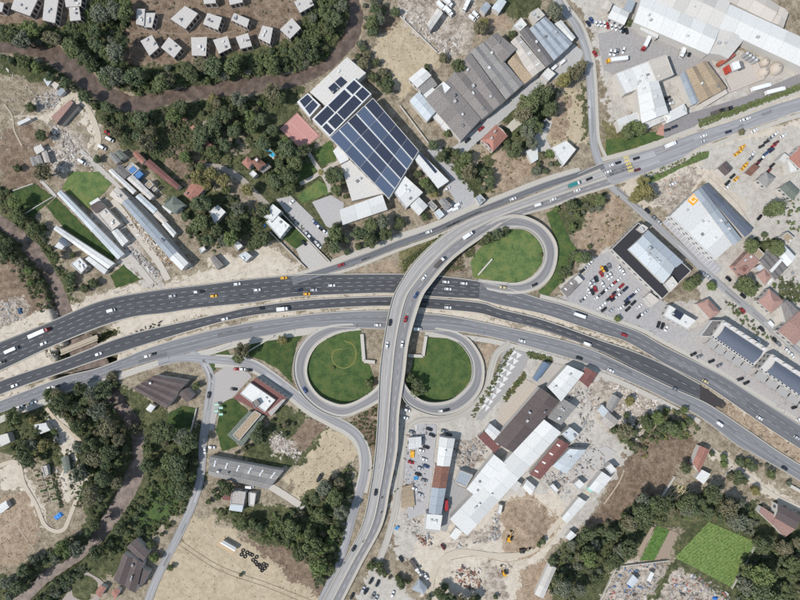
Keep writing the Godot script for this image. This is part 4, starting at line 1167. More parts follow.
		["shed", "white square shed across the lane from the factory", "shed", [[[541, 75, 547.5, 67.5, 555.5, 74, 548, 81.5], 4.0, "f", "W", "w"]]],
		["house", "pinkish red hip roofed house beside the factory lane", "house", [[[481, 140, 496, 125, 507.5, 136, 493, 151], 5.6, "h", "r", "w", 1, "w2"]]],
		["house", "white flat roofed house with a dark edge by the avenue", "house", [[[551, 148, 566, 140.5, 576, 149.5, 563, 166], 5.0, "f", "W", "w", 2, "w1"]]],
		["shed", "white shed roof half under a grey green tree", "shed", [[[526, 151, 537, 148, 538, 159, 532, 163], 4.0, "s", "W", "w"]]],
		["shed", "pale gabled shed in the rubble works yard", "shed", [[[427, 24, 437.5, 9, 442.5, 13, 430.5, 30], 5.6, "g", "w", "g", 3]]],
		["shed", "grey shed next to parked lorries in the works yard", "shed", [[[480, 9, 486, 2, 490.5, 6, 485, 13.5], 4.6, "g", "b", "w", 2]]],
		["shed", "blue grey shed at the top of the works yard", "shed", [[[492, 8, 500, -2, 506, 2, 499, 12.5], 4.6, "g", "l", "w", 2]]],
		["white_factory", "huge white factory roof, lower band with loading canopy", "factory", [[[634, 22, 643, -8, 719, 29, 708, 54], 7.2, "g", "W", "w", 6, "3"], [[640, 29.5, 642, 25, 658.5, 33, 657, 38], 5.0, "s", "W", "w"]]],
		["white_factory", "pinkish white factory roof section with the round stain", "factory", [[[650, -2, 662, -30, 730, 2, 718, 28], 7.6, "g", "w", "w", 6, "2"]]],
		["white_factory", "short white factory roof stepping down to a container", "factory", [[[708.5, 53, 718, 29, 744, 39, 728, 58.5], 6.8, "g", "w", "w", 3, "2"]]],
		["white_factory", "longest white factory roof running off towards the hills", "factory", [[[718.5, 28, 728, 4, 846, 58, 834, 82], 7.4, "g", "W", "w", 8, "2"]]],
		["white_factory", "pale rose roofed factory block with a narrow end bay", "factory", [[[724.5, -1, 735, -22, 779, 6, 771, 22], 7.0, "g", "s", "w", 4], [[771.5, 22.3, 779, 6.5, 788, 13, 783, 27.5], 6.4, "g", "s", "w", 2]]],
		["house", "white pitched roof house behind the row of parked cars", "house", [[[608, 17.5, 614, 5.5, 629, 13, 624, 24.5], 5.4, "g", "W", "w", 2, "w"]]],
		["shed", "blue grey roof wedged beside the white factory", "shed", [[[624, 9, 628, 0, 635, 2, 630.5, 12.5], 5.0, "s", "b", "w"]]],
		["shed", "small beige roofed shed near the upper parking", "shed", [[[602, 8, 606, 1, 612, 4, 609, 11], 4.0, "g", "s", "w"]]],
		["plant", "stepped white processing plant with beige end block", "factory", [[[648, 61, 666, 55, 673.5, 75, 657, 82], 8.0, "f", "s", "w", 2, "1"], [[615, 74, 647.5, 61.5, 657, 82.5, 625, 94], 7.0, "f", "W", "w", 4, "6"], [[637, 86, 658, 81, 668, 113, 642, 123], 8.6, "g", "W", "w", 4, "3"], [[617, 120, 637, 112, 641, 124, 620, 131], 5.0, "g", "W", "w", 2], [[642, 124, 667, 114, 668.5, 119, 644, 130], 4.6, "f", "W", "w", 2, "2"]]],
		["annex", "white hipped office block beside the red paved forecourt", "office", [[[664, 115, 684, 104, 687, 113.5, 667, 123], 5.4, "h", "W", "w", 1, "w"]]],
		["warehouse", "tan roofed warehouse with white ridge and blue grey wing", "warehouse", [[[686, 71, 706, 61, 726, 88, 700, 102.5], 7.0, "m2", "t", "w", 4, "2"], [[680, 75.5, 686, 70.5, 699.5, 101, 692, 105], 6.4, "g", "b", "w", 4], [[702, 103, 725, 89, 727, 93, 705, 106.5], 3.6, "s", "s", "w", 2]]],
		["shop", "large white roofed shop with orange roof emblem and blue bands", "shop", [[[670, 216, 693.5, 193, 732.5, 244, 715, 260], 6.4, "f", "W", "W", 5, "5w"], [[694, 193, 701, 187.5, 741, 239, 733, 245], 7.2, "g", "b", "w", 5, "3"], [[701, 187.5, 706, 184, 752, 230.5, 745, 236.5], 6.6, "g", "B", "w", 5]]],
		["shop", "shop with broad black flat roof round a white upper storey", "shop", [[[611, 249, 638, 222.5, 691, 271, 662, 299], 5.4, "f", "k", "w", 1, "w"], [[629, 249, 643, 236, 674.5, 267, 663, 283], 8.6, "g", "l", "w", 4, "6"], [[643, 235, 648, 230.5, 682.5, 262, 675.5, 267], 8.2, "s", "b", "w", 4], [[664, 284, 672, 276, 678, 284, 670, 292], 7.4, "f", "w", "w", 1, "1"], [[637, 229, 642, 224, 648, 228, 643, 233], 8.0, "f", "w", "w", 1, "2"]]],
		["kiosk_building", "small white building with dark roof panels by the car park", "shop", [[[663, 316, 669, 305, 696, 321, 687, 329.5], 5.0, "f", "W", "w", 1, "w2"]]],
		["villa", "pink roofed garden house at the corner of the side street", "house", [[[697, 304, 708, 299, 720, 312, 710, 318.5], 4.6, "h", "p", "w", 1]]],
		["hut", "beige roofed kiosk between car park and lane", "kiosk", [[[644, 298, 650, 292.5, 659, 300, 651, 307], 3.6, "f", "s", "w"]]],
		["canopy", "pink roofed parking canopy with three white skylights", "canopy", [[[561, 290, 572, 279, 578.5, 285, 567, 297], 3.2, "g", "m", "w", 3, "k"], [[573, 279, 577.5, 275, 583, 280.5, 578.5, 284.5], 3.0, "f", "w", "w"]]],
		["house", "tan flat roofed house beside the dark tree and white shop", "house", [[[749, 250, 755, 245, 764, 254, 759, 260], 5.0, "f", "t", "w"]]],
		["house", "pale pink flat roofed house with a red roof square", "house", [[[735, 266, 749, 251, 759, 261, 744, 277], 6.0, "f", "p", "p", 1, "2w"], [[740, 269, 745, 265.5, 748, 269.5, 743.5, 273], 7.4, "f", "R", "p"]]],
		["house", "house with white front roof and striped grey rear roof", "house", [[[772.5, 249, 780, 241, 795, 257, 787, 266], 6.4, "g", "W", "w", 2], [[760, 261, 772, 250, 788, 266.5, 775, 279.5], 6.0, "m3", "G", "w", 3], [[770, 270, 781, 258, 783, 260, 772, 272.5], 7.6, "f", "W", "w", 1, "n"]]],
		["pavilion", "dull pink faceted roof joined to a white stair block", "pavilion", [[[757, 275, 764, 269, 771, 276, 765, 284.5], 5.0, "h", "p", "w"], [[755, 267.5, 760, 264, 764, 268, 759, 271.5], 5.0, "f", "l", "w"], [[766, 284, 771, 277.5, 773.5, 280, 768, 286], 4.6, "f", "W", "w"]]],
		["house", "broad pinkish roof house below the dark round tree", "house", [[[758, 301, 769, 289, 783, 301, 771, 313], 5.0, "h", "p", "w", 1, "w"]]],
		["house", "grey hip roofed house in the taxi yard", "house", [[[758, 180, 766, 172, 774.5, 178, 766.5, 187.5], 5.0, "h", "g", "w", 1, "w"]]],
		["house", "small brown roofed house in the dusty yard", "house", [[[718, 168.5, 725, 162, 731.5, 169, 725, 175.5], 4.4, "g", "n", "w", 2]]],
		["carport", "brown corrugated carport beside the yellow cars", "carport", [[[745, 173, 754, 164, 758.5, 167.5, 750, 176], 3.0, "s", "o", "w", 3]]],
		["house", "green grey roofed house at the end of the taxi yard", "house", [[[780, 188, 789, 182, 799, 191.5, 792, 199.5], 5.0, "g", "e", "w", 2, "w"]]],
		["house", "house with red tiled roof and white upper terrace", "house", [[[789, 158, 800, 146, 814, 160, 802, 170], 6.0, "h", "r", "W", 1, "w"], [[778, 160, 784, 153, 789, 157, 784, 164], 5.0, "f", "w", "w"], [[786, 158, 792, 164, 797, 170, 790, 174], 4.6, "f", "W", "w"]]],
		["house", "tan roofed house near the upper side lane", "house", [[[781, 237, 787, 232, 794, 238, 788, 244.5], 4.6, "f", "t", "w", 1, "1"]]],
		["house", "large pink tiled roof with a red seam along the side street", "house", [[[778, 331, 800, 311, 815, 325, 794, 345], 6.0, "g", "p", "w", 2, "w"]]],
		["house", "pink courtyard house with thin white walls", "house", [[[781, 304, 787, 300, 798, 311, 786, 322], 4.6, "g", "m", "w", 2]]],
		["hall", "brown ribbed roofed hall by the stream", "hall", [[[133, 388.5, 155, 375.5, 187.5, 381, 166, 408], 5.4, "m4", "n", "w", 5, "1"], [[178, 393, 187, 388, 193.5, 395, 187, 402], 4.2, "g", "n", "w", 2]]],
		["tent", "small white tent below the brown roofed hall", "tent", [[[146.5, 409, 150.5, 404, 155, 406.5, 151, 412], 3.0, "g", "W", "W"]]],
		["events_hall", "hall with white flat roof framed by dull red roofs", "hall", [[[233, 398, 256, 377.5, 287, 398, 270, 417], 4.4, "f", "R", "w", 1, "nw"], [[240, 393.5, 250, 382.5, 275.5, 400, 265, 412], 6.4, "f", "W", "w", 2, "2"], [[252, 402, 257, 399, 260, 404, 255, 408], 8.6, "f", "m", "m"], [[268, 412, 282.5, 399.5, 286, 399, 271, 416.5], 4.9, "f", "c", "w", 1, "n"]]],
		["glazed_wing", "tan roofed wing with green glazed verandas down both sides", "wing", [[[227, 435, 249, 411, 265, 416, 242, 447], 3.4, "f", "e", "e", 7, "n"], [[233, 435, 255, 410.5, 261.5, 414, 239, 440.5], 5.0, "f", "t", "w", 1]]],
		["warehouse", "long low grey fibre cement roof by the lane", "warehouse", [[[210, 457, 283, 471, 268, 489, 209, 475], 5.0, "m2", "g", "w", 8, "2k"]]],
		["house", "grey roofed house with a pale blue end by the straw field", "house", [[[232, 490, 246, 492, 243.5, 505, 230.5, 504], 4.6, "f", "c", "w", 1, "w"], [[230.3, 504.5, 243.3, 505.4, 242, 512, 229, 510], 4.3, "f", "l", "l", 1, "n"], [[224, 490, 231.5, 490, 230.5, 500, 223, 499], 3.2, "s", "R", "w"]]],
		["container", "narrow pale container house beside a grey roofed house", "container", [[[249, 492, 256, 493, 254, 506, 249, 505.5], 2.8, "f", "w", "w"]]],
		["container", "white roofed container on a sand pad in the straw field", "container", [[[220.5, 543, 223, 540.5, 236, 548, 234.5, 551], 2.7, "g", "W", "w"]]],
		["restaurant", "rambling dark brown roofed building beside the lane", "building", [[[114, 579, 124, 553.5, 143, 562.5, 135.5, 592], 5.6, "m2", "n", "w", 3, "3"], [[127, 547, 136, 539, 149, 552.5, 143, 561.5], 5.0, "g", "n", "w", 2], [[140, 567, 149.5, 572, 142, 585.5, 137, 582], 4.2, "s", "n", "w"]]],
		["stall", "red and white awning stall below the brown roofs, larger one", "stall", [[[96, 592, 101, 585, 106, 588, 100, 597], 3.0, "g", "r", "W"]]],
		["stall", "red awning stall below the brown roofs, smaller one", "stall", [[[112, 592, 117, 588, 120, 591, 115, 599], 3.0, "g", "r", "W"]]],
		["cottage", "white gabled cottage in the allotment gardens", "cottage", [[[35, 425, 46, 423, 50, 430, 38, 434.5], 4.0, "g", "W", "w", 2]]],
		["cottage", "pale cottage at the edge of the allotments", "cottage", [[[-3, 436, 8, 433, 11, 442, 0, 447], 4.0, "f", "w", "w"]]],
		["cottage", "grey roofed garden hut near the shoulder", "hut", [[[5, 414, 18, 408, 20, 411, 8, 418], 3.0, "s", "g", "w"]]],
		["greenhouse", "blue green plastic greenhouse in the allotments", "greenhouse", [[[62, 458, 68, 456, 70.5, 470, 65, 473], 2.6, "v", "e", "e", 1]]],
		["hut", "pale grey hut beside the dark allotment hedge", "hut", [[[42, 466, 47, 465, 49, 474, 45, 477], 2.6, "f", "c", "w"]]],
		["hut", "white roofed hut beside the pale dirt track", "hut", [[[-2, 506, 6, 501, 9, 507, 1, 513], 2.8, "g", "W", "w"]]],
		["workshop_hall", "long dark grey gabled workshop roof beside the tan court", "hall", [[[540, 388, 558.5, 401, 515, 453, 494, 441], 7.0, "g", "n", "w", 7, "3"]]],
		["factory_hall", "very long white roofed hall, lower of the works", "hall", [[[544, 420, 560.5, 432.5, 467, 535, 450.5, 519], 7.6, "g", "W", "w", 9, "3"], [[450, 536, 456, 528, 461.5, 531.5, 455, 539.5], 4.6, "s", "W", "w"]]],
		["factory_hall", "shorter white roofed hall butting against the very long hall", "hall", [[[467, 489, 494, 455, 505.5, 464, 479, 497.5], 7.2, "s", "W", "w", 4, "2"]]],
		["workshop_hall", "narrow rust red roofed workshop with a row of white skylights", "workshop", [[[530, 474, 559, 439, 569, 445, 540, 479], 5.0, "g", "R", "w", 4, "k"]]],
		["hall", "white roofed hall at the plaza end of the works", "hall", [[[548, 387, 567.5, 365.5, 583.5, 373, 561, 401], 7.0, "g", "W", "w", 4, "2"]]],
		["workshop", "dull red roofed workshop beside the plaza end hall", "workshop", [[[578, 379, 586, 367.5, 597, 374, 588, 387], 5.4, "g", "R", "w", 3]]],
		["workshop", "grey roofed workshop with one white roof sheet", "workshop", [[[548, 417.5, 564, 399.5, 576, 407, 561, 424.5], 5.4, "g", "g", "w", 4, "3"]]],
		["workshop", "pale blue roofed workshop in the middle of the works", "workshop", [[[561, 434, 570, 427, 579, 434, 571.5, 443], 5.0, "f", "l", "w", 2, "3"]]],
		["warehouse", "white roofed warehouse behind the rust red workshop", "warehouse", [[[553, 466, 570, 449, 586, 450, 566, 473], 6.0, "g", "l", "w", 4, "1"]]],
		["warehouse", "white roofed store by the dry brown field, lower one", "warehouse", [[[589, 488, 602, 472, 611, 478, 598, 493], 5.0, "g", "W", "w", 2]]],
		["shed", "small white roofed store by the dry brown field", "shed", [[[605, 467.5, 610.5, 463, 616.5, 470, 611, 474], 4.6, "f", "W", "w"]]],
		["shed", "square white shed near the turquoise tank", "shed", [[[573, 484, 579, 479, 585, 484.5, 578.5, 490], 4.0, "f", "W", "w"]]],
		["shed", "white square shed at the foot of the rust red workshop", "shed", [[[523, 487, 527, 480, 535, 487, 530, 494.5], 4.0, "g", "W", "w"]]],
		["shed", "small white shed beside the weedy pipe corner", "shed", [[[549, 486, 553, 483.5, 558.5, 490, 555, 493.5], 3.4, "f", "W", "w"]]],
		["shed", "low white shed against the long hall near the dirt mound", "shed", [[[509, 486, 514, 479, 521, 484, 516, 491], 4.0, "s", "w", "w"]]],
		["long_shed", "narrow bright white shed standing alone by the dirt track", "shed", [[[562, 518, 579, 497.5, 586, 502, 567, 523], 4.0, "g", "W", "w", 3]]],
		["row_building", "roof row of white, rust and grey sections beside the scrap yard", "building", [[[440, 437, 454.5, 439, 449.5, 466, 437, 465], 6.0, "g", "W", "w", 3, "1"], [[435.5, 466, 449.3, 467, 445.6, 488, 432, 487], 5.6, "g", "o", "w", 3], [[432, 487.6, 445.5, 488.6, 441, 514, 429, 513], 5.8, "g", "b", "w", 3], [[426, 513.5, 442.5, 514.8, 440, 531.5, 424, 529.5], 6.2, "f", "W", "w", 1, "3"]]],
		["shed", "grey flat roofed shed in the works yard", "shed", [[[460, 470, 473, 475, 466, 486.5, 455, 482], 4.4, "f", "b", "w"]]],
		["container", "white cabin container beside the dirt mound", "container", [[[497, 514, 499, 504, 502.5, 505, 500.5, 515], 2.8, "f", "W", "w"]]],
		["shed", "small white roof near the tall trees at the track bend", "shed", [[[566, 537, 571, 531, 576, 535, 570, 540.5], 3.6, "g", "W", "w"]]],
		["long_shed", "long pale ruined shed roof below the trees", "shed", [[[535, 594, 549, 564, 556, 568, 543, 598], 3.6, "g", "w", "w", 3]]],
		["workshop", "grey weathered workshop roof near the rubble lot", "workshop", [[[607, 408, 614, 395, 620, 399, 612, 412], 4.4, "g", "g", "w", 2], [[601, 421, 608, 412, 618.5, 421, 610, 428.5], 4.4, "g", "c", "w", 2], [[598, 410, 602, 405, 609, 412, 604, 418], 4.0, "s", "l", "w"]]],
		["farmhouse", "farmhouse with purple brown roof and lower pink wings", "house", [[[778, 504.5, 800, 515.5, 795, 529, 775, 517.5], 5.6, "g", "n", "w", 2, "w"], [[772, 523.5, 776, 517, 795, 529, 784, 536.5], 4.4, "s", "p", "w"], [[759, 512, 762, 507, 777, 517, 772, 524], 4.0, "s", "p", "W"]]],
		["annex", "white roofed annex with red lean-to at the plaza hedge", "annex", [[[485, 431, 490, 424, 503, 434.5, 498, 444.5], 5.0, "g", "W", "w", 2], [[478, 436.5, 484, 432, 500, 447, 494, 452], 4.0, "s", "R", "w", 2]]],
		["canopy", "white canopy roof among the scrapped cars", "canopy", [[[409, 438, 421, 437, 421, 447, 409, 449], 3.0, "g", "W", "w", 2]]],
		["timber_deck", "tan timber deck stacked beside the frontage road", "deck", [[[402, 487, 413, 484, 415, 506, 401, 508], 1.0, "f", "t", "t", 4, "n"]]],
		["cottage", "red roofed cottage at the top of the vegetable beds", "cottage", [[[693, 463, 700, 446, 709, 450, 699, 472], 4.4, "g", "r", "w", 2]]],
		["shed", "white roofed shed below the red roofed cottage", "shed", [[[696, 478, 702, 470, 709.5, 474, 703, 483.5], 3.4, "s", "W", "w"]]],
		["hut", "grey roofed hut in the lower scrap heap", "hut", [[[627, 583, 633, 575, 638, 580, 632, 587], 3.0, "g", "l", "w"]]],
		["shed", "white roofed canopy leaning over the lower scrap heap", "shed", [[[647, 580, 651, 572, 653.5, 573.5, 650, 581.5], 3.0, "s", "W", "w"]]],
		["cottage", "grey roofed cottage among the hedges by the car yard", "cottage", [[[412, 589, 419, 580, 427, 588, 424, 594], 3.6, "h", "b", "w"]]],
		["pavilion", "slender blue roofed pavilion beside the plaza garden", "pavilion", [[[533.5, 379, 544, 362, 549, 365, 537, 381], 4.4, "v", "q", "b"]]],
		["gatehouse", "gatehouse with pale blue roof at the service court gate", "gatehouse", [[[475, 198, 480, 194, 485.5, 200, 479.5, 205.5], 3.6, "f", "b", "w", 1, "2"]]],
		["shed", "grey gabled shed beside parked vans at the service court", "shed", [[[439, 201, 444, 198, 452, 205.5, 446, 210.5], 4.0, "g", "g", "w", 2]]],
		["shed", "smaller grey shed behind the service court", "shed", [[[427, 204, 431, 200.5, 437.5, 207, 434, 211], 3.6, "f", "g", "w"]]],
		["shed", "white framed glass shed at the corner of the service court", "shed", [[[434, 212.5, 439, 208.5, 444.5, 215, 439, 219.5], 3.2, "f", "l", "W"]]],
	]:
		building(d[0], d[1], d[2], d[3])
	build_special()

func build_special():
	# solar panelled factory
	var dk := [[60, 66, 84], [66, 73, 92]]
	var lt := [[92, 106, 130], [84, 97, 120], [74, 84, 106]]
	var f := building("solar_factory", "large white factory whose roof is covered in blue solar panels", "factory", [
		[[330, 137.5, 373, 98, 419, 151, 389, 199], 8.0, "f", "W", "w", 1, "wt"],
		[[312, 119, 354, 78, 371.5, 94, 329.5, 137], 9.0, "f", "W", "w", 1, "n"],
		[[297, 102, 308, 93, 320.5, 105, 309.5, 117.5], 7.4, "f", "W", "w", 1, "n"],
		[[310, 92, 347, 57, 366, 73, 327, 107], 7.0, "f", "w", "w", 2, "n3"],
		[[413, 157, 419.5, 151.5, 449, 181, 438, 188.5], 6.4, "f", "W", "w", 1, "nw"],
		[[341, 165, 350, 160, 383, 193.5, 352, 201], 5.0, "f", "w", "w", 2, "n2"],
		[[333, 151, 341, 143, 349, 159.5, 340.5, 164], 6.0, "f", "W", "w", 1, "n"],
	])
	for c in 5:
		var a := Vector2(330, 137.5).lerp(Vector2(373, 98), (c + 0.05) / 5.0)
		var b := Vector2(330, 137.5).lerp(Vector2(373, 98), (c + 0.95) / 5.0)
		var e := Vector2(389, 199).lerp(Vector2(419, 151), (c + 0.05) / 5.0)
		var g := Vector2(389, 199).lerp(Vector2(419, 151), (c + 0.95) / 5.0)
		panels(f, [a.x, a.y, b.x, b.y, g.x, g.y, e.x, e.y], 8.2, 1, 4, 0.01, 0.012, lt if c in [0, 1, 3] else dk, 4)
	for d in [[0.03, 0.34, 0.06, 0.46], [0.36, 0.74, 0.06, 0.46], [0.78, 0.97, 0.06, 0.46], [0.16, 0.36, 0.52, 0.95], [0.38, 0.78, 0.52, 0.95], [0.81, 0.98, 0.52, 0.95], [0.03, 0.12, 0.52, 0.95]]:
		var e := []
		for uv in [[d[0], d[2]], [d[0], d[3]], [d[1], d[3]], [d[1], d[2]]]:
			var p := Vector2(312, 119).lerp(Vector2(354, 78), uv[0]).lerp(Vector2(329.5, 137).lerp(Vector2(371.5, 94), uv[0]), uv[1])
			e.append_array([p.x, p.y])
		panels(f, e, 9.15, 1, 1, 0.0, 0.0, dk, 4)
	panels(f, [299, 101, 307.5, 94, 318.5, 105, 309.5, 115.5], 7.55, 1, 2, 0.04, 0.06, dk, 4)
	panels(f, [327.5, 88, 341, 76, 348, 82, 333.5, 95], 7.15, 2, 1, 0.05, 0.04, dk, 4)
	panels(f, [418, 153.5, 420.5, 151.5, 437.5, 172, 435.5, 174], 6.6, 1, 1, 0.02, 0.02, dk, 2)
	building("factory_office", "white office block in front of the solar panelled factory", "office", [[[340, 210, 382, 195, 387, 209.5, 343, 224.5], 6.4, "g", "W", "w", 3, "w"]])
	building("annex", "white annex with roof ducts behind the solar panelled factory", "annex", [[[392, 190, 405, 176, 423, 192.5, 406, 208.5], 6.4, "f", "W", "w", 2, "4w"]])
	building("annex", "smaller white annex beside the grey service sheds", "annex", [[[410.5, 206, 419, 197.5, 427.5, 206, 419, 215], 5.6, "g", "W", "w", 2]])
	# arched market hall: two dark barrel roofs inside pale frames
	for d in [["arched market hall with dark barrel roof and glazed porch", [[711, 337], [723, 320], [768, 349], [753, 366.5]], 5],
			["arched market hall with dark barrel roof running on along the car park", [[759, 369], [771.5, 354], [838, 397], [824, 414]], 6]]:
		var q = d[1]
		var f8 := []
		for p in q: f8.append_array(p)
		var qa := Vector2(q[0][0], q[0][1])
		var qb := Vector2(q[1][0], q[1][1])
		var qc := Vector2(q[2][0], q[2][1])
		var qd := Vector2(q[3][0], q[3][1])
		var inner := []
		for uv in [[0.12, 0.1], [0.78, 0.1], [0.78, 0.95], [0.12, 0.95]]:
			var p: Vector2 = qa.lerp(qb, uv[0]).lerp(qd.lerp(qc, uv[0]), uv[1])
			inner.append_array([p.x, p.y])
		var o := building("market_hall", d[0], "hall", [[f8, 7.0, "f", "w", "w", 1, "w"], [inner, 7.4, "v", "B", "w", 1]])
		var back := MB.new()
		var n: int = d[2]
		for i in n:
			var e0 := qa.lerp(qd, (i + 0.06) / n)
			var e1 := qa.lerp(qd, (i + 0.94) / n)
			var s := Vector2(-0.62, 0.78) * 9.0
			var cb := MB.new()
			var poly := []
			for p in [e0, e1, e1 + s, e0 + s]: poly.append(P(p.x, p.y, 4.2) - o.position)
			cb.prism(poly, 3.9, 4.2, true)
			for p in [e0 + s * 0.95, e1 + s * 0.95]:
				var w := P(p.x, p.y, 4.0) - o.position
				cb.tube(Vector3(w.x, -0.5, w.z), Vector3(w.x, 3.9, w.z), 0.12, 0.12, 6)
			part(o, "canopy", cb.done(), mat([178, 176, 174], 0.8, 0.0, "grime", 6.0))
		for i in 16:
			var p := qa.lerp(qd, (i + 0.5) / 16.0).lerp(qb.lerp(qc, (i + 0.5) / 16.0), 0.055)
			part(o, "roof_window", box_mesh, glass([60, 64, 72]), P(p.x, p.y, 7.1) - o.position).scale = Vector3(1.0, 0.3, 1.0)
		for i in 7:
			var p := qa.lerp(qd, rng.randf_range(0.1, 0.95)).lerp(qb.lerp(qc, 0.5), 0.0)
			var w := qb.lerp(qc, (i + 0.5) / 7.0).lerp(qa.lerp(qd, (i + 0.5) / 7.0), 0.1)
			part(o, "roof_vent", box_mesh, mat([214, 212, 210], 0.8, 0.0, "none"), P(w.x, w.y, 8.0) - o.position).scale = Vector3(2.2, 1.4, 1.8)
	building("glazed_porch", "glazed porch frame at the end of the arched market hall", "porch", [[[700, 336, 712, 320, 721.5, 320.5, 710.5, 337], 4.6, "f", "G", "W", 3]])
	# orange emblem on the big white shop roof
	var sign := thing("roof_emblem", "orange square emblem with white mark lying on the white shop roof", "sign", P(693, 199.5, 6.55))
	var ang := -0.75
	part(sign, "panel", box_mesh, mat([232, 166, 44], 0.7, 0.0, "none"), Vector3(0, 0.06, 0)).scale = Vector3(5.6, 0.08, 6.0)
	for d in [[0.0, -1.9, 3.4, 0.9], [-1.4, 0.4, 0.9, 3.4], [1.4, 0.4, 0.9, 2.4], [0.2, 1.4, 2.0, 0.8]]:
		part(sign, "mark", box_mesh, mat([238, 222, 190], 0.7, 0.0, "none"), Vector3(d[0], 0.115, d[1])).scale = Vector3(d[2], 0.05, d[3])
	sign.rotation.y = ang
	var kp := building("solar_rack", "small rack of dark solar panels on the little white shop", "solar rack", [[[672, 315, 676, 309, 684, 314, 680, 320], 5.6, "f", "d", "d", 1, "n"]])
	panels(kp, [672, 315, 676, 309, 684, 314, 680, 320], 5.75, 4, 1, 0.05, 0.03, dk, 2)
	# pale storage domes in the cement yard
	for d in [[766, 61.5, 4.6, 4.0, "smallest pale storage dome in the cement yard"], [765, 71, 5.6, 4.6, "middle pale storage dome in the cement yard"], [777.5, 67.5, 6.6, 5.4, "largest pale storage dome in the cement yard"]]:
		var t := thing("storage_dome", d[4], "dome", P(d[0], d[1], d[3] * 0.5) * Vector3(1, 0, 1), "storage domes in the cement yard")
		var b := MB.new()
		var r: float = d[2] * PX
		for i in 20:
			for j in 6:
				var e := []
				for k in [[i, j], [i + 1, j], [i + 1, j + 1], [i, j + 1]]:
					var az: float = TAU * k[0] / 20.0
					var el: float = PI * 0.5 * k[1] / 6.0
					e.append(Vector3(cos(az) * cos(el) * r, sin(el) * d[3] - 0.3, sin(az) * cos(el) * r))
				b.quad(e[0], e[1], e[2], e[3], (e[0] + e[2]) * Vector3(1, 1, 1))
		part(t, "shell", b.done(), mat([206, 194, 180], 0.95, 0.0, "grime", 4.0))
		part(t, "hatch", box_mesh, mat([150, 146, 140], 0.8, 0.0, "none"), Vector3(0, d[3] - 0.2, 0)).scale = Vector3(0.9, 0.5, 0.9)
	flat_area("cement_yard", "pale concrete yard of the cement works", [724, 86, 728, 76, 752, 58, 758, 66, 764, 80, 750, 86, 730, 93], 0.09, mat([204, 194, 184], 0.95, 0.0, "grime", 12.0))
	var yw := thing("yard_wall", "pale concrete wall enclosing the cement yard", "wall", P(755, 72))
	var yb := MB.new(P(755, 72))
	for s in [[751, 55, 762, 80], [762, 80, 728, 93], [728, 93, 722, 80]]:
		yb.bar(P(s[0], s[1]), P(s[2], s[3]), 0.5, 2.6)
	part(yw, "wall", yb.done(), mat([212, 204, 196], 0.9, 0.0, "grime", 6.0))
	var pl := thing("batching_plant", "red framed batching plant with white hopper boxes", "plant", P(730, 70))
	part(pl, "frame", box_mesh, mat([190, 78, 64], 0.7, 0.0, "none"), P(727, 70, 3) - P(730, 70)).scale = Vector3(1.4, 5.0, 4.6)
	part(pl, "hopper", box_mesh, mat([232, 232, 232], 0.6, 0.0, "none"), P(733.5, 67.5, 3) - P(730, 70)).scale = Vector3(4.6, 6.5, 4.8)
	part(pl, "conveyor", box_mesh, mat([120, 120, 124], 0.6, 0.0, "none"), P(740, 66, 2) - P(730, 70)).scale = Vector3(1.6, 4.0, 5.0)
	for c in pl.get_children(): c.rotation.y = 0.35
	for i in 4:
		var t := thing("silo", "grey steel silo standing in the cement yard", "silo", P(742 + i * 3.0, 57 + i * 2.2), "silos in the cement yard")
		var b := MB.new()
		b.tube(Vector3(0, -0.3, 0), Vector3(0, 6.0, 0), 1.1, 1.1, 12)
		b.tube(Vector3(0, 6.0, 0), Vector3(0, 7.0, 0), 1.1, 0.2, 12)
		part(t, "tank", b.done(), mat([196, 198, 200], 0.5, 0.3, "none"))
		var lb := MB.new()
		lb.box(Vector3(1.15, 3.0, 0), Vector3(0.12, 6.0, 0.5))
		part(t, "ladder", lb.done(), mat([120, 120, 120], 0.6, 0.2, "none"))
	# sports court and pools
	var ct := thing("sports_court", "pink hard court beside the solar panelled factory", "court", P(300, 132))
	var cb := MB.new(P(300, 132))
	cb.prism([P(279.5, 129, 0.1), P(297, 112.5, 0.1), P(319.5, 136, 0.1), P(302, 150.5, 0.1)], -0.4, 0.1)
	part(ct, "surface", cb.done(), mat([204, 152, 145], 0.95, 0.0, "grime", 12.0))
	var lnm := mat([226, 196, 188], 0.9, 0.0, "none")
	for s in [[282, 129, 297.5, 114.5], [297.5, 114.5, 317, 135.5], [317, 135.5, 302, 148], [302, 148, 282, 129], [289.5, 121.5, 309.5, 142]]:
		var b := MB.new(P(300, 132))
		b.bar(P(s[0], s[1], 0.1), P(s[2], s[3], 0.1), 0.14, 0.015)
		part(ct, "line", b.done(), lnm)
	var fb := MB.new(P(300, 132))
	for s in [[279.5, 129, 297, 112.5], [297, 112.5, 319.5, 136], [319.5, 136, 302, 150.5], [302, 150.5, 279.5, 129]]:
		for k in 9:
			var p := Vector2(s[0], s[1]).lerp(Vector2(s[2], s[3]), k / 9.0)
			fb.tube(P(p.x, p.y, 0.0), P(p.x, p.y, 0.0) + Vector3(0, 3.0, 0), 0.06, 0.06, 5)
		fb.bar(P(s[0], s[1], 0.0) + Vector3(0, 2.95, 0), P(s[2], s[3], 0.0) + Vector3(0, 2.95, 0), 0.08, 0.08)
	part(ct, "fence", fb.done(), mat([110, 92, 88], 0.8, 0.0, "none"))
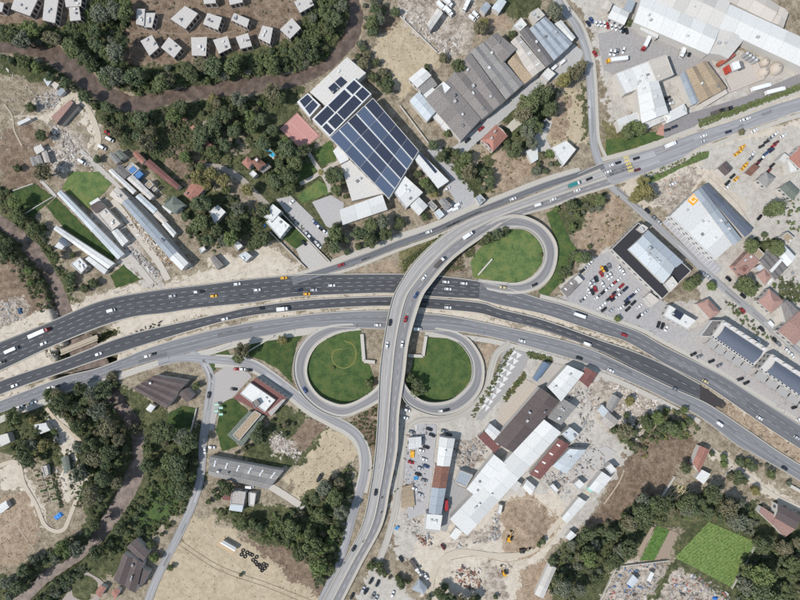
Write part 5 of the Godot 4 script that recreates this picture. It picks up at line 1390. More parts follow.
	for d in [["swimming_pool", "narrow turquoise swimming pool beside the red roofed mansion", [263.5, 149.5, 267.5, 148, 275.5, 154.5, 272.5, 157.5]]]:
		var t := thing(d[0], d[1], "pool", P(d[2][0], d[2][1]))
		var rim := MB.new(P(d[2][0], d[2][1]))
		var w := MB.new(P(d[2][0], d[2][1]))
		var q := pts(d[2])
		var c := (q[0] + q[2]) * 0.5
		var e := []
		var e2 := []
		for p in q:
			e.append(P(c.x + (p.x - c.x) * 1.2, c.y + (p.y - c.y) * 1.3, 0.12))
			e2.append(P(p.x, p.y, 0.16))
		rim.prism(e, -0.4, 0.12)
		w.prism(e2, -0.4, 0.16)
		part(t, "rim", rim.done(), mat([206, 200, 192], 0.9, 0.0, "grime", 5.0))
		part(t, "water", w.done(), mat([70, 178, 214], 0.1, 0.0, "none"))
	for d in [[58.5, 516, 9, 5, [76, 150, 226], "crumpled bright blue tarpaulin in the allotments"], [73, 424, 4, 3, [70, 150, 150], "teal tarpaulin by the narrow dirt lane"], [264.5, 226, 3, 3, [50, 120, 200], "blue awning beside the white villa"], [630, 586, 4, 3, [40, 110, 190], "blue tarpaulin on the lower scrap heap"], [715, 598, 5, 3, [40, 110, 190], "blue tarpaulin below the crop field"], [416, 478, 5, 4, [60, 150, 206], "blue tarpaulin in the vehicle scrap yard"], [397, 528, 5, 3, [90, 160, 210], "pale blue tarpaulin beside the viaduct ramp"], [20, 311, 4, 6, [70, 100, 130], "faded blue tarpaulin beside the motorway"], [412.5, 454, 8, 5, [232, 176, 60], "orange yellow tarpaulin in the vehicle scrap yard"]]:
		var b := MB.new()
		var nx := 7
		var gy := []
		for i in nx * nx: gy.append(rng.randf_range(0.25, 1.1))
		var w: float = d[2] * PX
		var h: float = d[3] * PX
		for i in nx - 1:
			for j in nx - 1:
				var e := []
				for k in [[i, j], [i + 1, j], [i + 1, j + 1], [i, j + 1]]:
					var edge: bool = k[0] == 0 or k[1] == 0 or k[0] == nx - 1 or k[1] == nx - 1
					e.append(Vector3((k[0] / (nx - 1.0) - 0.5) * w + (gy[k[1] * nx + k[0]] - 0.6) * 0.6, -0.25 if edge else gy[k[1] * nx + k[0]], (k[1] / (nx - 1.0) - 0.5) * h))
				b.quad(e[0], e[1], e[2], e[3], Vector3.UP)
		var o := top("tarpaulin", b.done(), mat(d[4], 0.6, 0.0, "none"), d[5], "tarpaulin")
		o.position = P(d[0], d[1])
		o.rotation.y = rng.randf() * 2.0
	# green awnings beside the lane
	for i in 4:
		var t := thing("market_tent", "green and white striped stall tent on the forecourt", "tent", P(217.5 + (i % 2) * 4.5, 404 + i * 3.2), "green stall tents")
		for s in 3:
			var b := MB.new()
			b.box(Vector3(0, 2.4, (s - 1) * 0.62), Vector3(2.6, 0.12, 0.56))
			part(t, "canvas_stripe", b.done(), mat([120, 186, 160] if s % 2 == 0 else [226, 232, 228], 0.9, 0.0, "none"))
		for s in [[-1.2, -0.8], [1.2, -0.8], [-1.2, 0.8], [1.2, 0.8]]:
			var b := MB.new()
			b.tube(Vector3(s[0], -0.2, s[1]), Vector3(s[0], 2.4, s[1]), 0.05, 0.05, 5)
			part(t, "leg", b.done(), mat([160, 160, 160], 0.7, 0.0, "none"))
	# free walls and stair ramps in the lawns
	for d in [["pale concrete ramp wall on the ring path lawn", [362, 334, 364, 361, 375, 362], 2.2], ["pale concrete ramp wall on the plaza side lawn", [426, 336, 423, 356, 408, 355.5], 2.0], ["pale leaning concrete slab wall on the mottled lawn", [478, 275, 492, 259], 1.0],
			["low concrete wall cutting the triangular lawn", [249, 351, 274, 336], 0.7], ["brown garden wall beside the walled lawn", [22, 216, 54, 197], 0.4], ["white wall round the square lawn by the stream", [14, 191, 34, 184], 0.5],
			["long concrete wall beside the dusty track", [400, 17, 437, 53], 0.6], ["wall along the service lane by the solar factory", [400, 106, 431, 147], 0.6], ["white fence wall along the crop field", [757, 541, 731, 588], 0.5],
			["white wall beside the small vegetable beds", [674, 476, 661, 497], 0.8], ["wall along the villa drive", [281, 212, 330, 262], 0.7], ["wall between villa garden and dusty plot", [270, 232, 306, 268], 0.6],
			["boundary wall along the lower scrap heap", [600, 600, 616, 566], 0.5], ["boundary wall above the lower scrap heap", [616, 566, 668, 560], 0.5], ["boundary wall of the red hall garden", [197, 408, 191, 432], 0.6], ["white wall beside the dirt lane to the farmhouse", [723, 476, 731, 467], 0.7], ["long white wall beside the motorway end", [787, 484, 812, 498], 2.0]]:
		var a = d[1]
		var t := thing("garden_wall", d[0], "wall", P(a[0], a[1]))
		for i in range(0, a.size() - 2, 2):
			var b := MB.new(P(a[0], a[1]))
			b.bar(P(a[i], a[i + 1]) - Vector3(0, 0.4, 0), P(a[i + 2], a[i + 3]) - Vector3(0, 0.4, 0), d[2], 1.7)
			part(t, "wall_segment", b.done(), mat([206, 200, 190], 0.9, 0.0, "grime", 5.0))

# ---------------------------------------------------------------- vehicles
var vm := {}

func loft(sts) -> ArrayMesh:          # stations [x, half width, y0, y1, half width at top]
	var b := MB.new()
	for i in sts.size() - 1:
		var r := []
		for s in [sts[i], sts[i + 1]]:
			var wt = s[4] if s.size() > 4 else s[1]
			r.append([Vector3(s[0], s[2], -s[1]), Vector3(s[0], s[2], s[1]), Vector3(s[0], s[3], wt), Vector3(s[0], s[3], -wt)])
		for k in 4:
			var out: Vector3 = (r[0][k] + r[0][(k + 1) % 4]) * 0.5 - (r[0][0] + r[0][2]) * 0.5
			b.quad(r[0][k], r[1][k], r[1][(k + 1) % 4], r[0][(k + 1) % 4], Vector3(0, out.y, out.z))
		if i == 0: b.quad(r[0][0], r[0][1], r[0][2], r[0][3], Vector3.LEFT)
		if i == sts.size() - 2: b.quad(r[1][0], r[1][1], r[1][2], r[1][3], Vector3.RIGHT)
	return b.done()

func wheel_mesh(r, w) -> ArrayMesh:
	var b := MB.new()
	b.tube(Vector3(0, 0, -w * 0.5), Vector3(0, 0, w * 0.5), r, r, 10)
	return b.done()

const VCOL := {"w": [236, 236, 236], "k": [34, 35, 38], "g": [128, 130, 134], "s": [190, 192, 196], "r": [164, 40, 42], "d": [104, 34, 38], "b": [60, 82, 128], "n": [36, 44, 70], "y": [240, 178, 44], "t": [46, 132, 130], "e": [206, 190, 150], "o": [176, 92, 70]}
const VNAME := {"w": "white", "k": "black", "g": "grey", "s": "silver", "r": "red", "d": "dark red", "b": "blue", "n": "navy", "y": "yellow", "t": "teal", "e": "beige", "o": "rust red"}

func paint(c) -> StandardMaterial3D:
	var key = "paint" + c
	if not mats.has(key):
		var m := StandardMaterial3D.new()
		var a = VCOL[c]
		m.albedo_color = tone(a[0], a[1], a[2])
		m.roughness = 0.3
		m.clearcoat_enabled = true
		m.clearcoat = 0.6
		m.clearcoat_roughness = 0.1
		mats[key] = m
	return mats[key]

func setup_vehicles():
	vm.car_body = loft([[-2.2, 0.74, 0.32, 0.74, 0.7], [-2.05, 0.86, 0.24, 0.9, 0.8], [-1.2, 0.9, 0.22, 0.95, 0.82], [0.9, 0.9, 0.22, 0.95, 0.82], [1.9, 0.86, 0.22, 0.78, 0.76], [2.2, 0.7, 0.3, 0.62, 0.62]])
	vm.car_glass = loft([[-1.8, 0.78, 0.9, 0.93, 0.76], [-1.35, 0.8, 0.9, 1.38, 0.72], [0.2, 0.8, 0.9, 1.4, 0.72], [0.95, 0.78, 0.9, 0.94, 0.76]])
	vm.car_roof = loft([[-1.45, 0.7, 1.34, 1.41, 0.64], [-1.1, 0.74, 1.37, 1.47, 0.68], [0.0, 0.74, 1.38, 1.47, 0.68], [0.25, 0.7, 1.36, 1.42, 0.64]])
	vm.wheel = wheel_mesh(0.32, 0.22)
	vm.big_wheel = wheel_mesh(0.5, 0.35)
	vm.van_body = loft([[-2.6, 0.95, 0.3, 2.1, 0.86], [1.3, 0.97, 0.28, 2.15, 0.88], [1.75, 0.97, 0.28, 1.35, 0.9], [2.5, 0.9, 0.32, 1.05, 0.8]])
	vm.van_glass = loft([[1.32, 0.86, 1.4, 2.08, 0.8], [1.9, 0.88, 1.25, 1.32, 0.84]])
	vm.cab = loft([[-0.9, 1.15, 0.6, 2.9, 1.05], [0.6, 1.2, 0.5, 2.9, 1.05], [1.0, 1.2, 0.5, 1.9, 1.15], [1.1, 1.15, 0.5, 1.6, 1.1]])
	vm.cab_glass = loft([[0.62, 1.06, 1.9, 2.75, 0.98], [1.06, 1.12, 1.86, 1.92, 1.1]])
	vm.bus_body = loft([[-5.4, 1.15, 0.4, 2.9, 1.05], [5.0, 1.22, 0.35, 3.0, 1.1], [5.4, 1.15, 0.4, 2.7, 1.05]])
	vm.bus_glass = loft([[-5.2, 1.24, 1.5, 2.4, 1.17], [5.0, 1.245, 1.5, 2.4, 1.18], [5.45, 1.1, 1.5, 2.4, 1.06]])

func vehicle(kind: String, c: String, x: float, y: float, way, phrase: String):
	var at: Vector3
	var tx := Vector3.RIGHT
	if way is String:
		var line: PackedVector3Array = roads[way]
		var q := P(x, y, 0.0)
		var best := 1e9
		for i in line.size() - 1:
			var g: Vector3 = P(x, y, line[i].y)
			var d := Vector2(line[i].x - g.x, line[i].z - g.z).length()
			if d < best:
				best = d
				tx = (line[i + 1] - line[i]).normalized()
				var t := clampf((g - line[i]).dot(tx), 0.0, line[i].distance_to(line[i + 1]))
				at = Vector3(g.x, (line[i] + tx * t).y, g.z)
	else:
		at = P(x, y, 0.0)
		at.y = maxf(ground_y(x, y), 0.0) + 0.05
		tx = Vector3(cos(deg_to_rad(way)), 0, sin(deg_to_rad(way)))
	var names := {"c": "car", "v": "van", "t": "box_lorry", "s": "articulated_lorry", "u": "bus", "f": "flatbed_lorry"}
	var words := {"c": "car", "v": "van", "t": "box lorry", "s": "articulated lorry", "u": "minibus", "f": "flatbed lorry"}
	var o := thing(names[kind], "%s %s %s" % [VNAME[c], words[kind], phrase], words[kind], at, "vehicles " + phrase)
	var zz := tx.cross(Vector3.UP).normalized()
	o.basis = Basis(tx, zz.cross(tx).normalized(), zz)
	var black := mat([30, 30, 32], 0.8, 0.0, "none")
	var p := paint(c)
	var dark := glass([34, 38, 44])
	match kind:
		"c":
			part(o, "body", vm.car_body, p)
			part(o, "glass", vm.car_glass, dark)
			part(o, "roof", vm.car_roof, p)
			for s in [[-1.35, -0.8], [-1.35, 0.8], [1.35, -0.8], [1.35, 0.8]]: part(o, "wheel", vm.wheel, black, Vector3(s[0], 0.32, s[1]))
		"v":
			part(o, "body", vm.van_body, p)
			part(o, "windscreen", vm.van_glass, dark)
			for s in [[-1.6, -0.86], [-1.6, 0.86], [1.6, -0.86], [1.6, 0.86]]: part(o, "wheel", vm.wheel, black, Vector3(s[0], 0.34, s[1]))
		"u":
			part(o, "body", vm.bus_body, p).scale = Vector3(0.72, 0.95, 0.95)
			part(o, "glass", vm.bus_glass, dark).scale = Vector3(0.72, 0.95, 0.95)
			for s in [[-2.4, -1.0], [-2.4, 1.0], [2.4, -1.0], [2.4, 1.0]]: part(o, "wheel", vm.big_wheel, black, Vector3(s[0], 0.5, s[1]))
		_:
			var ln := 5.2
			if kind == "s": ln = 11.0
			if kind == "f": ln = 6.0
			part(o, "cab", vm.cab, paint("w") if c in ["t", "e"] else p, Vector3(ln * 0.5 + 0.2, 0, 0))
			part(o, "windscreen", vm.cab_glass, dark, Vector3(ln * 0.5 + 0.2, 0, 0))
			part(o, "chassis", box_mesh, black, Vector3(-0.3, 0.8, 0)).scale = Vector3(ln + 1.6, 0.3, 1.0)
			if kind == "f":
				part(o, "load_bed", box_mesh, mat([96, 90, 88], 0.9, 0.0, "none"), Vector3(-0.95, 1.2, 0)).scale = Vector3(ln, 0.7, 2.3)
			else:
				part(o, "cargo_box", box_mesh, paint("w") if kind == "s" and c != "o" else p, Vector3(-0.95, 2.3, 0)).scale = Vector3(ln, 2.7, 2.45)
			var ax := [ln * 0.5 + 0.2, -ln * 0.3]
			if kind == "s": ax = [ln * 0.5 + 0.3, ln * 0.5 - 1.6, -ln * 0.38, -ln * 0.5]
			for s in ax:
				for z in [-1.0, 1.0]: part(o, "wheel", vm.big_wheel, black, Vector3(s, 0.5, z))

func build_vehicles():
	setup_vehicles()
	for d in [
		["A", "driving on the wide dark carriageway", "sr 40.6 333; uw 12.5 350; cw 44 343.5; ck 3 362; vw 112 310.5; cs 172.5 296; cw 197.5 292; cw 237.5 284; cw 257.5 290; cy 214 296; cy 284 278; cn 299 290; ck 201 291.5; cw 332 285.5; cs 314 290; cy 307 294; cw 446 282; cw 464 283.5; cw 448 289"],
		["A2", "on the worn grey carriageway past the market hall", "uw 579 315.5; cr 624 335; ce 705 381.5; cw 759 418; cs 796 437.5"],
		["B", "on the narrow dark carriageway between the medians", "cw 99 354; cw 15 385.5; cw 225 319; ck 261 308.5; tw 283 309; cw 448 307.5; ck 425 304; vw 587 344"],
		["C", "on the light grey old carriageway", "cw 148 356; ck 153 354; cw 51 387.5; ck 56.5 386.5; cw 34 402.5; cs 20.5 407; cw 378 325; vw 417.5 329; cw 522 341; ck 579 358; cw 610.5 370.5; cg 675 389; vw 719 424; ck 784 468"],
		["VE", "driving on the outer lanes of the viaduct", "tw 467 236; fw 439 263; cw 424 277.5; cb 416 295; cr 405.6 319; cw 402 344; vw 538 205; cw 553 199.5; cw 577 190.5"],
		["VW", "driving on the inner lanes of the viaduct", "ck 390 322.5; cw 387 345; ck 375.6 492; ck 354 548; tt 573 185"],
		["S", "on the narrow side road beside the viaduct", "cr 341 265; cw 429 232; cw 513 199"],
		["N", "on the avenue by the white factories", "ck 589 179; cw 608 172; cw 612.5 165; ck 617.5 163; ck 636 158.5; cd 637 170; tw 669 145.5; cw 743 120; cn 728 132; cw 703.5 136; cs 704 141; cw 747 119"],
		["LN", "on the loop round the mottled lawn", "ck 534 285; ce 503 287.5"],
		["LE", "on the loop beside the plaza", "cw 442 410.5; ck 446 410"],
		["LW", "on the loop round the ring path lawn", "cb 305 390"],
		["E", "on the curving slip road", "cw 284 395"],
		["H", "on the narrow lane by the red and white hall", "ck 209 395; cw 205 450"],
		["K", "parked in the side street between the shops", "ck 647 211; cg 654 218; cs 658.5 222.5; ck 728 279; ck 742.5 296; cs 703 274; cs 707.5 277"],
	]:
		for e in d[2].split("; "):
			var f = e.split(" ")
			vehicle(f[0][0], f[0][1], float(f[1]), float(f[2]), d[0], d[1])
	for d in [
		[42, "parked along the wall beside the solar factory", "cs 314 222; cb 316.5 224.5; cw 319 227; ck 321.5 229.5; cw 325 232; cg 330 232.5"],
		[45, "parked below the wall of the villa drive", "cs 307 234; cw 310 237; ck 313 240; cs 317 243; cw 319 246; ck 304 243"],
		[135, "parked on the light grey court by the solar factory", "cw 292.5 202"],
		[135, "parked beside the shrubs at the loop car park", "cw 590 262.5; cs 586 267; ck 582 271"],
		[60, "parked in the middle rows of the big car park", "cw 588 290.5; cr 595 289; ck 592 292; cw 590 284; cs 593 281.5; ck 596 279; cr 601 274; cy 602 269; ck 605.5 269; cg 609 266; cw 607 277; cw 610 275; cw 602 284; cw 619 268; cw 622.5 272"],
		[-40, "parked in the lower rows of the big car park", "cr 621 286; cw 618 289; ck 614.5 292.5; cr 612 296; ck 608.5 299; cn 632.5 295; cb 629 297.5; cn 626.5 300; cw 605 302.5; ck 627 303.5; cw 620.6 307.5; ck 627.5 309; cw 639 306; ck 639 316; cw 642 314; cs 645 312; cw 597 297; cg 600 294.5; ck 603 292; cw 606 289.5; cs 609 287; cw 636 291; ck 633 303; cw 612 284.5; cr 615 282; cw 618 279.5; ck 613 299; cs 616 296.5; cw 619 294; cg 622 291.5; cn 625 289; cw 600 307; ck 603.5 309.5; cs 611 310; cw 585 297; cg 582 300"],
		[110, "parked in front of the little white shop", "ck 658 324.6; ck 662 326; cw 665.6 328"],
		[-25, "parked under the canopies of the market hall", "ck 693 354; cg 699 356; ck 711 361; cg 719 365; ck 740 379; ck 746 382.5; ck 794 407; cw 799 418.5"],
		[42, "parked behind the market hall", "cr 742 310.6; ck 761 329; vw 770 324; ck 774 340; cg 778 344; cw 786 350; cw 791 355; cw 757.5 340"],
		[-45, "parked on the dusty taxi yard", "ck 732 176.5; ck 727 183; cw 727 187; cy 735.6 179; cy 745 165; cy 743 168; cy 736 154; cw 752 154; cg 750.6 158; cw 762.5 157; cb 765 154; ck 760 160; cd 758 162.5; ck 771.6 165.6; cd 768.5 170.6; cn 771 150.6; ck 759 217.5; cy 740 151"],
		[-30, "parked on the lot above the taxi yard", "ck 761 146.5; ck 766 142; cg 769 139; cs 772 136.5; cw 775 134; cr 773 146; cd 775.6 143; cn 770 149; cw 782.5 136; cy 742 147; cw 754 131"],
		[70, "parked in the row below the white pitched house", "cr 607 26; cw 604 24.5; cw 611 27; cw 615 28; cs 619 29.5; ck 622 30.5; ck 626 31.5; cw 600 24"],
		[100, "parked in the middle of the loading yard", "cw 610 52.5; cw 614 53; cg 617 52; cw 623 50.6; ck 689 54; cg 685 53"],
		[175, "standing in the loading yard of the white factory", "sy 616 61"],
		[112, "backed up to the factory canopy", "sr 646 42"],
		[105, "standing beside the white factory wall", "tw 681 53"],
		[-18, "parked on the service road behind the hedge", "fk 716 112.5; fk 724 110; sw 759 88.5; sw 773 92"],
		[-38, "parked beside the cement yard", "so 724 61"],
		[50, "parked by the curving industrial road", "cn 588 24; cb 591 20.6; cw 596 24; cr 594.5 54"],
		[-40, "parked beside the grey factory wall", "vw 562.5 62.5; vw 554 68; ck 467.5 140.6; ck 479.6 142; cr 481 129"],
		[45, "parked under the trees by the straw lot", "ck 547.5 118; cg 545 122.5; ck 542.5 126"],
		[-20, "parked beside the white processing plant", "ck 667 98; cg 669 101; cw 670 104; ck 667 130; cn 674 127; cw 672.5 184"],
		[-25, "parked in the service court", "cw 447 189; vw 457.5 205; vw 456 209; vw 450.6 210"],
		[40, "standing in the rubble works yard", "tw 447.5 4; tw 441 8; tw 448 13; vw 475.6 15.6; vw 472 19; cw 457 152"],
		[110, "standing at the top of the works yard", "tw 466 7"],
		[20, "standing in the vehicle scrap yard", "ck 429 429; ck 432 435; cg 444 431; ck 449 434; ck 426 447; cw 407 410; cg 407.5 405.6; cw 405 417.5; cs 420 468; cb 426 466; cw 424 459; cg 412 432; cw 415 438; ck 411 443; cs 418 444; cg 421 438; cw 421 450; cr 411 462; ck 418 474; cg 424 480; cw 414 488; cs 420 494"],
		[-62, "parked in the car yard below the viaduct ramp", "ck 371 580.6; ck 377.5 583; cs 363 589; ck 366 591; ck 352 595.6; cg 373 595; cw 392.5 593.7; cs 376 598"],
		[60, "parked near the lower works track", "fw 414 564; cw 419 572; cg 422.5 574; cw 426 576; ck 401 558.7; cd 443 546.5"],
		[120, "standing alone on the straw field", "vk 319 478"],
		[5, "parked beside the long low grey roof", "vw 250 486.5"],
		[35, "parked on the dirt lane to the farmhouse", "cw 723 457"],
		[30, "parked by the salvage yard track", "vw 83 162.5; cr 107.5 133; vw 110.6 140; vw 103 148"],
		[92, "standing beside the grey roof section of the row", "tr 446 504"],
		[5, "turning on the forecourt of the red and white hall", "cr 237 369; cw 243 369; ck 249 370; ck 234 389; cw 212 447"],
	]:
		for e in d[2].split("; "):
			var f = e.split(" ")
			vehicle(f[0][0], f[0][1], float(f[1]), float(f[2]), d[0] + rng.randf_range(-6, 6), d[1])
	# diggers
	for d in [[509, 538, 1.3, "yellow tracked excavator working on the brown spoil heap"], [504, 572.5, 1.9, "small yellow loader beside the dirt track"], [522, 550, 0.2, "dark tracked excavator at the foot of the spoil heap"]]:
		var o := thing("excavator", d[3], "excavator", P(d[0], d[1]) + Vector3(0, ground_y(d[0], d[1]) + 0.05, 0))
		var col := mat([224, 166, 48] if not d[3].begins_with("dark") else [70, 66, 60], 0.5, 0.0, "none")
		var blk := mat([40, 40, 42], 0.9, 0.0, "none")
		for s in [-1.1, 1.1]:
			part(o, "track", box_mesh, blk, Vector3(0, 0.4, s)).scale = Vector3(3.6, 0.8, 0.6)
		part(o, "body", box_mesh, col, Vector3(-0.4, 1.4, 0)).scale = Vector3(2.8, 1.1, 2.4)
		part(o, "cab", box_mesh, glass(), Vector3(0.5, 2.2, 0.6)).scale = Vector3(1.3, 1.3, 1.0)
		var b := MB.new()
		b.tube(Vector3(0.8, 1.6, -0.3), Vector3(3.4, 3.6, -0.3), 0.25, 0.22, 6)
		b.tube(Vector3(3.4, 3.6, -0.3), Vector3(5.0, 1.4, -0.3), 0.2, 0.16, 6)
		part(o, "boom", b.done(), col)
		part(o, "bucket", box_mesh, blk, Vector3(5.0, 0.9, -0.3)).scale = Vector3(0.9, 1.0, 1.1)
		o.rotation.y = d[2]
	# tyres laid in the straw field
	for d in [[243, 550.5], [241.5, 554.5], [245, 556.5], [247, 552.5], [250, 554], [252, 555], [256.5, 557], [253, 560], [255.5, 562], [257, 564.5], [260, 567], [262, 568.5], [263.5, 564], [266.5, 565.5], [264.5, 568.5], [262, 570.5], [259, 565]]:
		var o := thing("tyre", "big black tyre lying flat on the straw field", "tyre", P(d[0], d[1]) + Vector3(0, ground_y(d[0], d[1]), 0), "tyres lying on the straw field")
		var b := MB.new()
		for i in 14:
			for j in 6:
				var e := []
				for k in [[i, j], [i + 1, j], [i + 1, j + 1], [i, j + 1]]:
					var az: float = TAU * k[0] / 14.0
					var t: float = TAU * k[1] / 6.0
					e.append(Vector3(cos(az) * (0.95 + 0.32 * cos(t)), 0.35 + 0.32 * sin(t), sin(az) * (0.95 + 0.32 * cos(t))))
				b.quad(e[0], e[1], e[2], e[3], (e[0] + e[2]) * 0.5 - Vector3(cos(TAU * (i + 0.5) / 14.0) * 0.95, 0.35, sin(TAU * (i + 0.5) / 14.0) * 0.95))
		part(o, "tread", b.done(), mat([44, 44, 48], 0.9, 0.0, "none"))
	for d in [[590, 487.5, 2.2, [150, 206, 200], "round turquoise tank beside white sheds"]]:
		var o := thing("water_tank", d[4], "tank", P(d[0], d[1]))
		var b := MB.new()
		b.tube(Vector3(0, -0.3, 0), Vector3(0, 2.4, 0), d[2], d[2], 16)
		b.tube(Vector3(0, 2.4, 0), Vector3(0, 2.9, 0), d[2], 0.3, 16)
		part(o, "tank", b.done(), mat(d[3], 0.6, 0.0, "none"))
		part(o, "hatch", box_mesh, mat([120, 160, 156], 0.6, 0.0, "none"), Vector3(0, 2.95, 0)).scale = Vector3(0.6, 0.2, 0.6)

# ---------------------------------------------------------------- plants
const LEAF := [[0.106, 0.124, 0.064], [0.138, 0.162, 0.076], [0.156, 0.168, 0.120], [0.225, 0.205, 0.090], [0.145, 0.185, 0.074], [0.178, 0.166, 0.102], [0.116, 0.144, 0.078]]
const LEAF_WORD := ["dark green", "mid green", "grey green", "yellow olive", "bright green", "brown olive", "deep green"]
var crowns := []
var trunks := []
var leafm := []
var bark: StandardMaterial3D
var bush_mesh: ArrayMesh

func crown_mesh(sd, lumps, each, flat, leaf) -> ArrayMesh:
	var r := RandomNumberGenerator.new()
	r.seed = sd
	var st := SurfaceTool.new()
	st.begin(Mesh.PRIMITIVE_TRIANGLES)
	st.set_smooth_group(-1)
	for i in lumps:
		var dir := Vector3(r.randfn(), r.randfn() * 0.7, r.randfn()).normalized()
		var c := dir * r.randf_range(0.25, 0.72)
		c.y *= flat
		var lr := r.randf_range(0.2, 0.36)
		var tint := r.randf_range(0.74, 1.3)
		for k in each:
			var d := Vector3(r.randfn(), r.randfn() + 0.35, r.randfn()).normalized()
			var p := c + d * lr * r.randf_range(0.6, 1.05)
			var n := (d + Vector3(r.randfn(), r.randfn() + 0.4, r.randfn()) * 0.45).normalized()
			var u := n.cross(Vector3(r.randfn(), r.randfn(), r.randfn())).normalized()
			var v := n.cross(u)
			var s = leaf * r.randf_range(0.6, 1.3)
			var g := tint * r.randf_range(0.72, 1.3)
			st.set_color(Color(g * r.randf_range(0.9, 1.12), g, g * r.randf_range(0.85, 1.1)))
			var a = p + u * s
			var b = p + v * s * 0.6 + n * s * 0.12
			var e = p - u * s
			var f = p - v * s * 0.6 + n * s * 0.12
			for q in [a, b, e, a, e, f]: st.add_vertex(q)
	st.generate_normals()
	return st.commit()

func setup_plants():
	for i in 9:
		crowns.append(crown_mesh(100 + i, 34 + (i % 3) * 8, 62, [0.72, 0.9, 0.62][i % 3], 0.082))
		var b := MB.new()
		var r := RandomNumberGenerator.new()
		r.seed = 300 + i
		b.tube(Vector3(0, -1.65, 0), Vector3(0.03, -0.7, 0.02), 0.11, 0.075, 7)
		for k in 5:
			var a := TAU * k / 5.0 + r.randf()
			b.tube(Vector3(0.03, -0.75, 0.02), Vector3(cos(a) * 0.45, r.randf_range(-0.25, 0.3), sin(a) * 0.45), 0.055, 0.015, 5)
		trunks.append(b.done())
	for c in LEAF:
		var m := StandardMaterial3D.new()
		m.albedo_color = Color(c[0], c[1], c[2]).linear_to_srgb()
		m.vertex_color_use_as_albedo = true
		m.roughness = 0.75
		m.metallic_specular = 0.25
		m.backlight_enabled = true
		m.backlight = Color(0.18, 0.2, 0.1)
		m.cull_mode = BaseMaterial3D.CULL_DISABLED
		leafm.append(m)
	bark = mat([112, 96, 80], 1.0, 0.0, "none")
	bush_mesh = crown_mesh(900, 12, 24, 0.8, 0.13)

var tree_list := []

func tree(x, y, r, pal, place):
	tree_list.append([x, y, r, pal, place])

func plant_trees():
	tree_list.sort_custom(func(a, b): return a[2] > b[2])
	var rest = tree_list.slice(300)
	for t in tree_list.slice(0, 300): tree_thing(t[0], t[1], t[2], t[3], t[4])
	var mm := MultiMesh.new()
	mm.transform_format = MultiMesh.TRANSFORM_3D
	mm.use_colors = true
	mm.mesh = crowns[4]
	mm.instance_count = rest.size()
	for i in rest.size():
		var t = rest[i]
		var rad: float = t[2] * PX
		var at := P(t[0], t[1], rad)
		at.y = ground_y(t[0], t[1]) + rad * 0.95
		mm.set_instance_transform(i, Transform3D(Basis(Vector3.UP, rng.randf() * TAU).scaled(Vector3.ONE * rad), at))
		var c = LEAF[t[3]]
		mm.set_instance_color(i, Color(c[0], c[1], c[2]))
	var o := MultiMeshInstance3D.new()
	o.name = unique("small_trees")
	o.multimesh = mm
	o.material_override = bush_material()
	add_child(o)
	tag(o, "smaller trees filling the thickets and gardens", "trees", "", "stuff")

func bush_material() -> StandardMaterial3D:
	if not mats.has("bush"):
		var m := StandardMaterial3D.new()
		m.vertex_color_use_as_albedo = true
		m.roughness = 0.8
		m.metallic_specular = 0.2
		m.cull_mode = BaseMaterial3D.CULL_DISABLED
		mats["bush"] = m
	return mats["bush"]

func tree_thing(x, y, r, pal, place):
	var rad: float = r * PX
	var base := ground_y(x, y) - 0.2
	var tall: float = rad * 1.5
	var at := P(x, y, tall)
	var o := thing("tree", "%s leafy tree %s" % [LEAF_WORD[pal], place], "tree", Vector3(at.x, base, at.z), "trees " + place)
	var k := rng.randi() % crowns.size()
	var c := part(o, "crown", crowns[k], leafm[pal], Vector3(0, tall, 0))
	var t := part(o, "trunk", trunks[k], bark, Vector3(0, tall, 0))
	c.scale = Vector3(rad, rad * rng.randf_range(0.9, 1.1), rad)
	t.scale = Vector3(rad, tall / 1.62, rad)
	o.rotation.y = rng.randf() * TAU

func scatter(poly: PackedVector2Array, n: int, gap: float) -> Array:
	var lo := poly[0]
	var hi := poly[0]
	for p in poly:
		lo = lo.min(p)
		hi = hi.max(p)
	var out := []
	for i in n * 30:
		if out.size() >= n: break
		var p := Vector2(rng.randf_range(lo.x, hi.x), rng.randf_range(lo.y, hi.y))
		if not Geometry2D.is_point_in_polygon(p, poly): continue
		var ok := true
		for q in out:
			if q.distance_to(p) < gap:
				ok = false
				break
		if ok: out.append(p)
	return out

func bushes(label, polys, n, rmin, rmax, pal, called = "undergrowth"):
	var spots := []
	for p in polys: spots.append_array(scatter(pts(p), n, rmin * 0.55))
	var mm := MultiMesh.new()
	mm.transform_format = MultiMesh.TRANSFORM_3D
	mm.use_colors = true
	mm.mesh = bush_mesh
	mm.instance_count = spots.size()
	for i in spots.size():
		var r := rng.randf_range(rmin, rmax) * PX
		var at := P(spots[i].x, spots[i].y, r * 0.5)
		at.y = ground_y(spots[i].x, spots[i].y) + r * 0.45
		mm.set_instance_transform(i, Transform3D(Basis(Vector3.UP, rng.randf() * TAU).scaled(Vector3(r, r * rng.randf_range(0.7, 1.0), r)), at))
		var c = LEAF[pal[rng.randi() % pal.size()]]
		var g := rng.randf_range(0.8, 1.2)
		mm.set_instance_color(i, Color(c[0] * g, c[1] * g, c[2] * g))
	var o := MultiMeshInstance3D.new()
	o.name = unique(called)
	o.multimesh = mm
	o.material_override = bush_material()
	add_child(o)
	tag(o, label, "undergrowth", "", "stuff")

